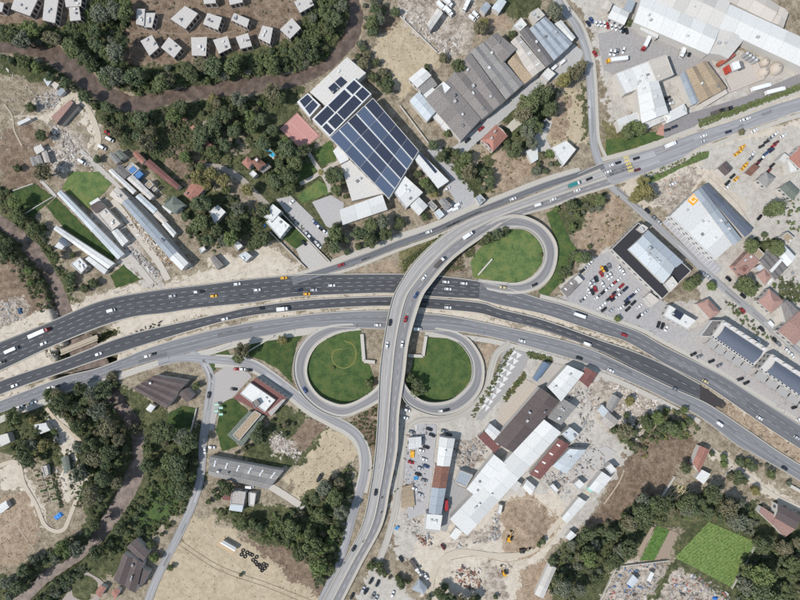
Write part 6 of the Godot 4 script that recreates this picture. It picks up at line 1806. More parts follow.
func build_plants():
	setup_plants()
	for z in [
		["on the upper river bank below the concrete houses", [0, 30, 30, 20, 46, 30, 72, 34, 92, 28, 100, -4, 130, -4, 126, 20, 122, 50, 128, 68, 150, 70, 180, 66, 200, 62, 240, 56, 262, 52, 288, 42, 304, 28, 314, 10, 320, -4, 346, -4, 346, 22, 337, 38, 322, 58, 300, 69, 270, 74, 240, 74, 200, 82, 165, 87, 135, 94, 112, 84, 90, 66, 66, 48, 50, 43, 0, 38], 96, 6.6, 5, 8.5, [0, 0, 6, 1, 1, 2]],
		["on the lower river bank above the salvage yard", [0, 55, 20, 56, 40, 61, 60, 76, 80, 92, 98, 104, 116, 111, 135, 117, 158, 112, 182, 105, 215, 103, 250, 96, 262, 100, 250, 118, 225, 116, 200, 114, 170, 130, 150, 146, 122, 146, 108, 130, 95, 108, 75, 93, 55, 80, 30, 64, 0, 60], 46, 6.5, 4, 7.5, [0, 6, 1, 5]],
		["in the garden wood near the mansion", [200, 112, 240, 112, 262, 116, 276, 126, 292, 142, 286, 150, 262, 146, 240, 146, 222, 152, 196, 150, 196, 130], 26, 6.5, 4, 8, [0, 6, 1]],
		["in the wood between villa and mansion", [262, 172, 285, 160, 300, 146, 312, 152, 296, 178, 290, 196, 268, 190], 16, 6.5, 5, 8, [0, 6, 1]],
		["in the wood beside the shed rows", [176, 150, 200, 160, 205, 172, 190, 180, 180, 172], 5, 6, 4, 6, [1, 0, 5]],
		["in the shady wood below the bungalow", [186, 205, 206, 200, 212, 225, 226, 236, 236, 224, 262, 238, 258, 250, 232, 238, 214, 250, 196, 246, 180, 226], 20, 6.5, 5, 8, [0, 6, 0, 5]],
		["by the drive near the villa", [232, 195, 260, 200, 266, 214, 252, 222, 236, 212, 226, 205], 8, 7, 4, 7, [0, 5, 1]],
		["on the grey bank beside the river bend", [360, -4, 392, -4, 398, 14, 386, 20, 374, 30, 372, 42, 362, 52, 358, 44, 366, 20], 13, 5.5, 4, 6.5, [2, 2, 6]],
		["in the dark clump above the solar factory", [350, 50, 364, 50, 378, 60, 392, 80, 386, 96, 372, 82, 360, 66], 11, 6, 5, 7.5, [0, 6, 0]],
		["along the stream bank beside the walled lawn", [-4, 184, 10, 186, 24, 210, 34, 222, 44, 232, 52, 252, 60, 262, 72, 276, 78, 288, 70, 292, 60, 276, 48, 256, 38, 240, 24, 226, 8, 208], 20, 5.8, 4, 6.5, [0, 6, 1, 1]],
		["on the weedy inner bank of the stream", [-4, 232, 12, 244, 22, 258, 36, 274, 46, 290, 40, 296, 24, 276, 10, 262, -4, 250], 11, 6, 3.5, 6, [0, 5, 6]],
		["in the dense wood below the old carriageway", [44, 398, 62, 391, 94, 384, 100, 398, 118, 420, 130, 432, 126, 456, 112, 496, 96, 506, 84, 484, 92, 456, 78, 432, 60, 412], 40, 6.8, 5, 9, [0, 6, 0, 5, 1]],
		["around the brown roofed hall garden", [126, 430, 150, 424, 172, 432, 192, 434, 198, 456, 196, 484, 184, 496, 166, 484, 148, 484, 146, 468, 142, 450], 24, 7, 5, 9, [0, 6, 0, 1]],
		["along the lower stream bank by the lane", [146, 488, 136, 504, 122, 524, 104, 544, 92, 556, 100, 566, 118, 556, 124, 548, 138, 536, 160, 540, 172, 528, 166, 524, 140, 528, 150, 500], 17, 6.5, 4, 7, [0, 1, 4, 6]],
		["along the lower stream bank by the dry meadow", [-4, 590, 18, 574, 28, 558, 55, 548, 74, 542, 94, 524, 100, 528, 84, 544, 64, 558, 42, 566, 24, 586, 4, 602], 22, 6, 4, 7, [0, 6, 2]],
		["on the gravel side of the lower stream", [30, 604, 46, 588, 64, 574, 78, 566, 84, 572, 66, 584, 52, 604], 9, 5.5, 4, 6.5, [2, 6, 1]],
		["in the allotment gardens", [2, 418, 20, 412, 36, 406, 46, 408, 56, 436, 58, 462, 40, 462, 20, 460, 8, 452, 14, 436], 18, 6, 3.5, 7, [0, 1, 3, 6]],
		["between allotments and greenhouse", [70, 440, 84, 446, 96, 460, 92, 490, 82, 492, 78, 470], 9, 6, 4, 7, [0, 6]],
		["in the wood above the straw field", [206, 486, 224, 482, 228, 496, 216, 506, 206, 504], 6, 6, 4.5, 7, [0, 6, 1]],
		["in the long wood beside the viaduct ramp", [232, 516, 262, 524, 290, 516, 306, 498, 326, 482, 346, 474, 350, 492, 344, 520, 338, 552, 330, 576, 318, 590, 310, 560, 282, 546, 252, 532], 48, 6.6, 5, 8.5, [0, 6, 1, 1, 4]],
		["beside the glazed wing", [262, 420, 284, 412, 300, 424, 286, 436, 266, 436, 250, 452, 232, 456, 244, 446], 13, 6, 3.5, 6.5, [0, 6, 5]],
		["along the slope above the narrow side road", [334, 232, 352, 232, 366, 226, 384, 218, 400, 214, 402, 226, 384, 238, 360, 248, 342, 256, 326, 254, 326, 240], 18, 6.2, 4.5, 7, [0, 6, 1]],
		["beside the pale triangular factory terrace", [332, 168, 340, 166, 348, 186, 350, 198, 338, 198, 330, 186], 7, 5.5, 4, 6, [0, 1, 6]],
		["in the scrub lot by the service court", [434, 150, 450, 152, 468, 156, 476, 168, 472, 186, 460, 176, 446, 162], 13, 6, 4, 7, [0, 6, 1]],
		["in the orange soil lot", [476, 172, 492, 170, 494, 192, 484, 196, 474, 188], 6, 6.5, 4.5, 7, [0, 6]],
		["between red roofed house and straw lot", [500, 136, 516, 124, 524, 106, 538, 88, 548, 84, 556, 92, 550, 112, 540, 122, 542, 134, 530, 146, 512, 150], 16, 7, 5, 9, [0, 1, 6, 1]],
		["above the avenue near the white house", [532, 158, 548, 150, 560, 160, 558, 172, 540, 176, 528, 172], 7, 6.5, 4.5, 7, [2, 0, 6]],
		["on the brown lot beside the avenue", [556, 208, 582, 202, 604, 194, 606, 204, 590, 216, 582, 232, 572, 238, 564, 224], 14, 6, 3.5, 6.5, [0, 2, 1, 6]],
		["along the loop car park", [570, 250, 590, 246, 600, 252, 588, 260, 576, 270, 562, 282, 556, 288, 560, 276], 10, 5.5, 3.5, 5.5, [0, 1, 6]],
		["in the thicket by the rubble lot", [648, 416, 664, 408, 686, 410, 692, 424, 680, 432, 658, 440, 646, 456, 626, 448, 612, 432, 624, 424, 640, 430], 24, 6.3, 4, 7, [0, 1, 4, 6]],
		["in the big wood below the dirt mound", [552, 556, 570, 540, 600, 528, 626, 512, 640, 502, 656, 496, 664, 500, 652, 520, 634, 540, 628, 556, 604, 570, 580, 590, 566, 604, 552, 586], 40, 7, 5, 9, [0, 6, 0, 2]],
		["above the crop field", [664, 502, 690, 500, 706, 488, 716, 488, 722, 500, 744, 504, 758, 522, 754, 536, 728, 522, 704, 514, 690, 518, 672, 516], 28, 6.8, 4, 8, [0, 6, 1, 2]],
		["in the corner wood beside the crop field", [752, 552, 768, 540, 790, 534, 804, 540, 804, 604, 740, 604, 742, 588], 26, 7.5, 6, 10, [0, 6, 5, 1]],
		["beside the dirt lane to the farmhouse", [704, 452, 714, 460, 732, 480, 742, 484, 760, 470, 786, 486, 792, 482, 756, 458, 742, 452, 730, 462, 716, 452], 14, 5.5, 3, 5.5, [0, 1, 6]],
		["along the hedge bank by the lower car yard", [368, 556, 380, 562, 396, 576, 412, 584, 400, 592, 384, 578, 370, 566], 9, 5, 3, 5, [0, 1]],
		["below the lower works track", [424, 600, 440, 592, 470, 596, 496, 594, 504, 604, 430, 606], 9, 6, 4, 6.5, [0, 6]],
		["behind the market hall street", [756, 232, 776, 236, 784, 244, 772, 252, 758, 246, 748, 254], 8, 6, 4, 7, [0, 6, 1]],
	]:
		for p in scatter(pts(z[1]), z[2], z[3] * 0.95):
			tree(p.x, p.y, lerpf(z[4] * 0.7, z[5] * 1.4, pow(rng.randf(), 1.9)), z[6][rng.randi() % z[6].size()] if rng.randf() < 0.72 else [1, 2, 5, 4, 5, 6][rng.randi() % 6], z[0])
	for t in [
		[198, 178, 9, 3, "in the broad yellow crown by the drive"], [212, 174, 9, 3, "in the broad yellow crown by the drive"], [223, 180, 8, 3, "in the broad yellow crown by the drive"], [206, 184, 7, 3, "in the broad yellow crown by the drive"],
		[248, 190, 8, 3, "standing beside the villa drive"], [226, 190, 6, 1, "standing beside the yellow crowns"], [184, 157, 7, 4, "in the brown paddock above the red cottage"],
		[272, 90, 10, 5, "leaning over the river by the pink court"], [213, 98, 6, 3, "leaning over the river by the garden wood"], [280, 98, 8, 0, "next to the brown crown by the pink court"],
		[30, 107, 6, 0, "standing alone on the salvage yard"], [40, 135, 7, 0, "beside the shed in the salvage yard"], [108, 108, 8, 6, "at the bend of the salvage yard track"], [43, 172, 10, 5, "beside the three narrow sheds"], [97, 159, 5, 6, "on the bend of the gravel lane"], [17, 168, 5, 0, "on the brown bank behind the square lawn"],
		[208, 346, 0.1, 5, "x"], [242, 350, 9, 5, "overhanging the slip road junction"], [238, 358, 7, 1, "overhanging the slip road junction"], [282, 340, 6, 3, "on the triangular lawn"],
		[482, 241, 6, 0, "in the clump on the mottled lawn"], [489, 238, 7, 0, "in the clump on the mottled lawn"], [497, 234, 7, 6, "in the clump on the mottled lawn"], [504, 231, 6, 0, "in the clump on the mottled lawn"], [541, 255, 2.5, 1, "standing alone at the rim of the mottled lawn"],
		[410, 378, 6, 0, "in the clump on the plaza side lawn"], [417, 384, 7, 0, "in the clump on the plaza side lawn"], [415, 393, 6, 1, "in the clump on the plaza side lawn"], [423, 391, 5, 6, "in the clump on the plaza side lawn"], [369, 384, 6, 1, "beside the viaduct on the ring path lawn"], [333, 368, 2, 3, "standing alone on the ring path lawn"],
		[643, 190, 10, 3, "with a huge crown by the avenue corner"], [636, 197, 8, 3, "with a huge crown by the avenue corner"], [650, 195, 8, 5, "with a huge crown by the avenue corner"], [644, 181, 7, 3, "with a huge crown by the avenue corner"],
		[628, 132, 9, 1, "with a huge green crown by the white plant"], [640, 129, 8, 1, "with a huge green crown by the white plant"], [634, 127, 8, 4, "with a huge green crown by the white plant"],
		[574, 72, 9, 5, "with a brown crown at the lane corner"], [564, 80, 9, 3, "with a brown crown at the lane corner"], [582, 66, 7, 5, "with a brown crown at the lane corner"], [555, 12, 10, 2, "standing dark and round by the annex"], [480, 28, 8, 5, "on the tan weedy lot"], [484, 22, 6, 3, "on the tan weedy lot"], [459, 65, 9, 0, "between rubble yard and factory"], [443, 58, 6, 5, "between rubble yard and factory"], [512, 34, 5, 0, "beside the white roofed block"], [427, 67, 4, 0, "beside the white gabled office"],
		[629, 22, 5, 0, "beside the white pitched house"], [777, 208, 10, 1, "at the end of the dusty yard"], [771, 211, 8, 0, "at the end of the dusty yard"], [747, 283, 10, 1, "with a huge crown by the pink house"], [752, 290, 8, 1, "with a huge crown by the pink house"], [740, 287, 7, 0, "with a huge crown by the pink house"], [690, 285, 8, 1, "below the black roofed shop"], [697, 280, 7, 0, "below the black roofed shop"], [712, 286, 6, 4, "below the black roofed shop"], [618, 318.5, 4.2, 4, "standing alone on the car park"], [742, 132, 4, 5, "standing by the avenue verge"],
		[425, 182, 7, 4, "between the white annex and the solar factory"], [430, 188, 7, 0, "between the white annex and the solar factory"], [434, 193, 6, 3, "between the white annex and the solar factory"], [418, 174, 5, 0, "between the white annex and the solar factory"], [425, 217, 5, 0, "beside the white framed shed"], [401, 222, 6, 0, "below the white annex"],
		[434, 145, 7, 6, "beside the weathered factory"], [447, 133, 5, 1, "beside the weathered factory"], [630, 401, 6, 3, "on the pale rubble lot"], [627, 416, 4, 0, "on the pale rubble lot"], [614, 430, 5, 0, "beside the grey workshop roofs"], [445, 587, 5, 6, "at the end of the lower works track"], [543, 541, 4, 6, "on the foot of the spoil heap"], [539, 545, 3, 1, "on the foot of the spoil heap"], [738, 481, 6, 0, "on the tan field by the dirt lane"], [756, 491, 6, 3, "on the tan field by the dirt lane"], [686, 468, 7, 0, "at the top of the vegetable beds"],
		[170, 568, 4, 1, "beside the lane on the straw field"], [241, 575, 2.5, 6, "on the straw field beside the tyres"], [154, 558, 6, 4, "behind the brown roofs by the lane"], [150, 545, 5, 1, "behind the brown roofs by the lane"], [107, 378, 7, 5, "between the carriageway and the stream"], [113, 384, 5, 0, "between the carriageway and the stream"], [57, 395, 8, 5, "overhanging the old carriageway"], [49, 394, 7, 1, "overhanging the old carriageway"],
		[337, 227, 6, 0, "between the paved court and the office"], [340, 238, 6, 0, "between the paved court and the office"], [327, 247, 7, 5, "at the corner of the factory car park"], [196, 386, 5, 1, "beside the brown roofed hall"], [72, 255, 4, 0, "by the villa on the stream"], [84, 288, 6, 0, "below the villa on the stream"], [93, 283, 6, 0, "below the villa on the stream"],
	]:
		if t[2] > 1: tree(t[0], t[1], t[2], t[3], t[4])
	plant_trees()
	var z1 := [[0, 26, 60, 26, 100, -6, 128, -6, 124, 40, 128, 68, 165, 67, 235, 57, 290, 40, 316, 0, 346, -6, 346, 26, 324, 60, 300, 70, 200, 83, 135, 95, 90, 67, 60, 45, 0, 40]]
	bushes("tangled green undergrowth on the upper river bank", z1, 900, 2.0, 4.2, [0, 6, 1, 1, 4])
	bushes("tangled undergrowth on the lower river bank", [[0, 54, 20, 55, 60, 73, 100, 103, 135, 115, 180, 103, 260, 94, 298, 88, 286, 104, 262, 112, 200, 112, 170, 126, 120, 136, 100, 112, 60, 82, 0, 60]], 360, 1.8, 3.6, [0, 6, 1, 5])
	bushes("shrubs and weeds in the gardens above the motorway", [[196, 115, 250, 118, 292, 140, 300, 190, 262, 175, 200, 160], [180, 205, 236, 196, 266, 222, 262, 244, 236, 236, 212, 252, 190, 240], [150, 118, 196, 112, 200, 150, 176, 160, 140, 150]], 260, 1.4, 3.4, [0, 6, 5, 1])
	bushes("weeds along both stream banks above the motorway", [[0, 186, 30, 212, 70, 284, 72, 300, 62, 282, 40, 246, 14, 224, 0, 212], [0, 232, 20, 246, 50, 290, 52, 310, 40, 312, 20, 280, 0, 262]], 130, 1.6, 3.2, [0, 6, 1, 5])
	bushes("thick undergrowth in the wood below the carriageway", [[44, 398, 100, 380, 98, 396, 128, 430, 130, 456, 112, 496, 96, 520, 80, 500, 90, 450, 60, 412], [134, 420, 196, 432, 200, 470, 180, 520, 150, 540, 120, 556, 96, 570, 100, 546, 146, 484, 142, 450]], 320, 1.8, 4.0, [0, 6, 0, 1])
	bushes("undergrowth along the lower stream", [[0, 596, 30, 556, 94, 524, 98, 530, 66, 560, 26, 590, 8, 604], [30, 604, 80, 562, 88, 570, 54, 604]], 120, 1.8, 3.4, [0, 6, 2])
	bushes("undergrowth in the wood beside the viaduct ramp", [[214, 506, 262, 520, 300, 500, 350, 466, 350, 500, 336, 570, 318, 592, 300, 556, 240, 530]], 420, 1.8, 4.0, [0, 6, 1, 4, 5])
	bushes("scrub on the slope inside the slip road", [[350, 422, 378, 404, 376, 446, 368, 446, 362, 432]], 90, 1.0, 2.2, [5, 1, 0])
	bushes("undergrowth in the wood by the crop field", [[546, 560, 600, 526, 652, 500, 690, 502, 708, 490, 760, 515, 756, 540, 700, 516, 676, 520, 650, 528, 630, 556, 570, 604, 548, 596], [740, 560, 804, 532, 804, 606, 736, 606]], 380, 1.8, 4.2, [0, 6, 0, 2, 1])
	bushes("bushes in the thicket by the rubble lot", [[612, 430, 660, 408, 692, 412, 700, 430, 690, 440, 660, 440, 644, 458, 624, 448]], 150, 1.6, 3.4, [0, 1, 4, 3])
	bushes("ivy and shrubs on the verge between side road and viaduct", [[402, 262, 424, 246, 444, 233, 456, 227, 434, 241, 416, 260, 404, 272]], 120, 0.9, 1.8, [1, 4, 0])
	bushes("shrubs and flowers on the bank beside the viaduct", [[441, 262, 462, 250, 464, 270, 446, 272], [466, 246, 476, 242, 474, 256, 466, 258]], 70, 0.8, 1.8, [5, 0, 1, 4])
	bushes("clipped hedge beside the service road", [[699, 120, 740, 106, 800, 84, 840, 73, 840, 80, 800, 90, 740, 112, 700, 127]], 700, 1.0, 1.9, [4, 1, 1], "hedge")
	bushes("hedge strip beside the avenue verge", [[645, 174, 700, 152, 708, 152, 706, 158, 680, 168, 650, 182]], 110, 1.0, 1.8, [1, 4, 5], "hedge")
	bushes("hedges framing the plaza", [[509, 345, 514, 348, 502, 372, 492, 392, 474, 418, 470, 414, 490, 384], [524, 372, 527, 376, 506, 402, 502, 398], [526, 352, 532, 352, 554, 358, 552, 362, 530, 358]], 120, 1.0, 2.0, [1, 4, 0, 3], "hedge")
	bushes("low scrub in the brown estate ground", [[0, 8, 60, 26, 120, 34, 170, 60, 240, 50, 290, 16, 300, -6, 120, -6]], 120, 0.8, 1.8, [5, 1, 5])
	bushes("dark weeds around the allotment beds", [[8, 420, 48, 410, 58, 450, 62, 500, 44, 500, 30, 468, 12, 460], [64, 450, 84, 450, 92, 500, 72, 510]], 150, 0.9, 2.0, [0, 6, 1, 3])
	bushes("weeds in the orange soil and straw lots", [[466, 150, 500, 150, 534, 160, 500, 196, 470, 190], [546, 92, 588, 90, 590, 145, 540, 142], [575, 205, 626, 195, 620, 232, 590, 254]], 34, 0.8, 2.0, [3, 5, 4])
	bushes("garden shrubs between the houses by the side street", [[776, 196, 806, 200, 806, 236, 790, 230, 778, 222], [770, 280, 800, 284, 804, 308, 784, 300], [722, 300, 736, 304, 756, 322, 776, 340, 772, 344, 744, 324], [738, 276, 762, 286, 756, 300, 742, 292]], 36, 1.2, 2.8, [0, 1, 4, 6])
	# crop field: rows of leafy plants
	var q := pts([709, 522, 757.5, 542.5, 731, 587, 675, 557.5])
	flat_area("crop_soil", "pale soil between the rows of the crop field", [709, 522, 757.5, 542.5, 731, 587, 675, 557.5], 0.03, mat([136, 156, 92], 1.0, 0.0, "grass", 20.0), 0.3, "field")
	crop("bright green crop field planted in close rows", q, Vector2(0.82, -0.57), 2.9, 0.86, [4, 4, 1])
	flat_area("crop_soil", "green sprouting soil of the narrow vegetable bed", [641, 560, 657, 526, 669, 530, 654, 560], 0.03, mat([112, 140, 76], 1.0, 0.0, "grass", 20.0), 0.3, "field")
	crop("narrow bright green vegetable bed", pts([641, 560, 657, 526, 669, 530, 654, 560]), Vector2(0.45, -0.89), 1.6, 1.1, [4, 4, 1])
	crop("blue green shrub rows beside the crop field", pts([758, 541, 776, 548, 752, 568, 742, 582, 736, 584]), Vector2(0.4, 0.9), 3.0, 1.0, [2, 6])
	crop("dark leaf rows in the allotment", pts([77, 486, 92, 486, 92, 498, 76, 500]), Vector2(1, 0.1), 2.6, 1.0, [1, 0])
	flat_area("bare_bed", "freshly tilled bare bed beside the narrow green bed", [654.5, 560, 669.5, 530, 677, 533, 668, 557], 0.04, mat([166, 148, 132], 1.0, 0.0, "grime", 7.0), 0.3, "garden bed")
	flat_area("bare_bed", "tilled bare strip behind the narrow green bed", [637, 552, 653, 524, 656, 525, 640, 556], 0.04, mat([170, 152, 134], 1.0, 0.0, "grime", 7.0), 0.3, "garden bed")
	# framed beds
	for i in 4:
		for j in 3:
			var c := Vector2(668.5, 495.5) + Vector2(4.6, -5.9) * j * 0.82 + Vector2(3.6, 1.2) * i * 1.05
			var t := thing("raised_bed", "pale framed vegetable bed below the red roofed cottage", "garden bed", P(c.x, c.y), "framed vegetable beds")
			var u := Vector3(0.61, 0, -0.79)
			var v := Vector3(0.79, 0, 0.61)
			for e in [[u, v, 1.45], [v, u, 1.0]]:
				for s in [-1.0, 1.0]:
					var b := MB.new()
					var off: Vector3 = e[1] * s * (1.0 if e[2] > 1.2 else 1.45)
					b.bar(off - e[0] * e[2], off + e[0] * e[2], 0.3, 0.35)
					part(t, "board", b.done(), mat([216, 200, 164], 0.9, 0.0, "none"))
			var sb := MB.new()
			sb.prism([u * 1.35 + v * 0.9, u * 1.35 - v * 0.9, u * -1.35 - v * 0.9, u * -1.35 + v * 0.9], -0.3, 0.15)
			part(t, "soil", sb.done(), mat([[112, 102, 76], [90, 100, 62]][(i + j) % 2], 1.0, 0.0, "grime", 3.0))
	for i in 14:
		var c := Vector2(36, 470) + Vector2(1.7, 5.2) * (i / 2) + Vector2(8.5, -2.2) * (i % 2)
		var t := thing("allotment_bed", ["dug brown allotment bed between pale paths", "planted green allotment bed between pale paths"][(i * 5 / 3) % 2], "garden bed", P(c.x, c.y), "allotment beds between pale paths")
		var fb := MB.new()
		fb.prism([Vector3(-2.2, 0, -1.2), Vector3(2.2, 0, -1.2), Vector3(2.2, 0, 1.2), Vector3(-2.2, 0, 1.2)], -0.5, 0.06)
		part(t, "path_edge", fb.done(), mat([196, 186, 170], 1.0, 0.0, "grime", 3.0))
		var sb := MB.new()
		sb.prism([Vector3(-1.8, 0, -0.85), Vector3(1.8, 0, -0.85), Vector3(1.8, 0, 0.85), Vector3(-1.8, 0, 0.85)], -0.5, 0.16)
		part(t, "soil", sb.done(), mat([[118, 104, 84], [98, 108, 70]][(i * 5 / 3) % 2], 1.0, 0.0, "grime", 3.0))
		if (i * 5 / 3) % 2 == 1:
			for k in 3: part(t, "plant", bush_mesh, leafm[4], Vector3(k * 1.1 - 1.1, 0.3, 0)).scale = Vector3(0.6, 0.45, 0.6)
		t.rotation.y = 0.25
	bushes("dark clipped hedge between the allotment plots", [[46, 455, 49.5, 455, 63, 508, 59.5, 508]], 90, 1.0, 1.6, [0, 6], "hedge")
	bushes("hedge along the villa drive and car park wall", [[286, 213, 288, 211, 332, 258, 329, 260]], 60, 0.8, 1.3, [0, 6, 1], "hedge")
	bushes("hedge row along the service court edge", [[434, 148, 437, 147, 480, 196, 476, 198]], 70, 1.0, 2.0, [0, 6, 1], "hedge")
	var bed := thing("flower_bed", "small round flower bed where the garden paths cross", "flower bed", P(321, 172.5))
	var rb := MB.new()
	rb.tube(Vector3(0, -0.3, 0), Vector3(0, 0.3, 0), 2.3, 2.3, 20)
	part(bed, "kerb", rb.done(), mat([176, 168, 150], 0.9, 0.0, "none"))
	part(bed, "planting", crowns[2], leafm[3], Vector3(0, 0.45, 0)).scale = Vector3(2.2, 0.5, 2.2)

func crop(label, poly: PackedVector2Array, dir: Vector2, row_px: float, size: float, pal):
	var nrm := Vector2(-dir.y, dir.x).normalized()
	dir = dir.normalized()
	var spots := []
	for i in range(-60, 60):
		for k in range(-90, 90):
			var p: Vector2 = poly[0] + nrm * i * row_px + dir * k * 1.15
			if Geometry2D.is_point_in_polygon(p, poly) and rng.randf() < 0.95:
				spots.append(p + Vector2(rng.randf_range(-0.25, 0.25), rng.randf_range(-0.25, 0.25)))
	var mm := MultiMesh.new()
	mm.transform_format = MultiMesh.TRANSFORM_3D
	mm.use_colors = true
	mm.mesh = bush_mesh
	mm.instance_count = spots.size()
	var patch := noise(77, 0.06, 3)
	for i in spots.size():
		var r := size * rng.randf_range(0.6, 1.0)
		var at := P(spots[i].x, spots[i].y)
		at.y = ground_y(spots[i].x, spots[i].y) + r * 0.3
		mm.set_instance_transform(i, Transform3D(Basis(Vector3.UP, rng.randf() * TAU).scaled(Vector3(r, r * 0.7, r)), at))
		var c = LEAF[pal[rng.randi() % pal.size()]]
		var g := rng.randf_range(1.0, 1.4) * (1.1 + 0.5 * patch.get_noise_2d(spots[i].x * 4.0, spots[i].y * 4.0))
		mm.set_instance_color(i, Color(c[0] * g * 0.82, c[1] * g * 1.16, c[2] * g * 0.8))
	var o := MultiMeshInstance3D.new()
	o.name = unique("crop_rows")
	o.multimesh = mm
	o.material_override = mats["bush"]
	add_child(o)
	tag(o, label, "crops", "", "stuff")

# ---------------------------------------------------------------- loose scrap and rubble
func debris(label, poly, n, smin, smax, pal, called = "scrap"):
	var spots := scatter(pts(poly), int(n * 1.1), 0.4)
	var mm := MultiMesh.new()
	mm.transform_format = MultiMesh.TRANSFORM_3D
	mm.use_colors = true
	var b := MB.new()
	var r := RandomNumberGenerator.new()
	r.seed = 5
	b.box(Vector3(0, 0.35, 0), Vector3(1.0, 0.7, 0.8), Basis(Vector3(0.3, 1, 0.1).normalized(), 0.2))
	b.box(Vector3(0.25, 0.6, 0.2), Vector3(0.7, 0.3, 0.5), Basis(Vector3(1, 0.4, 0.2).normalized(), 0.6))
	b.box(Vector3(-0.35, 0.2, -0.3), Vector3(0.5, 0.4, 0.9), Basis(Vector3(0, 1, 0.3).normalized(), 1.0))
	mm.mesh = b.done()
	mm.instance_count = spots.size()
	for i in spots.size():
		var s := rng.randf_range(smin, lerpf(smin, smax, pow(rng.randf(), 2.0)))
		var at := P(spots[i].x, spots[i].y)
		at.y = ground_y(spots[i].x, spots[i].y) - 0.05
		mm.set_instance_transform(i, Transform3D(Basis(Vector3.UP, rng.randf() * TAU) * Basis.from_scale(Vector3(s * rng.randf_range(0.7, 2.6), s * rng.randf_range(0.4, 1.0), s * rng.randf_range(0.5, 1.3))), at))
		var c = pal[rng.randi() % pal.size()]
		var t := tone(c[0], c[1], c[2]).srgb_to_linear()
		mm.set_instance_color(i, t)
	var o := MultiMeshInstance3D.new()
	o.name = unique(called)
	o.multimesh = mm
	if not mats.has("scrap"):
		var m := StandardMaterial3D.new()
		m.vertex_color_use_as_albedo = true
		m.roughness = 0.8
		mats["scrap"] = m
	o.material_override = mats["scrap"]
	add_child(o)
	tag(o, label, "debris", "", "stuff")

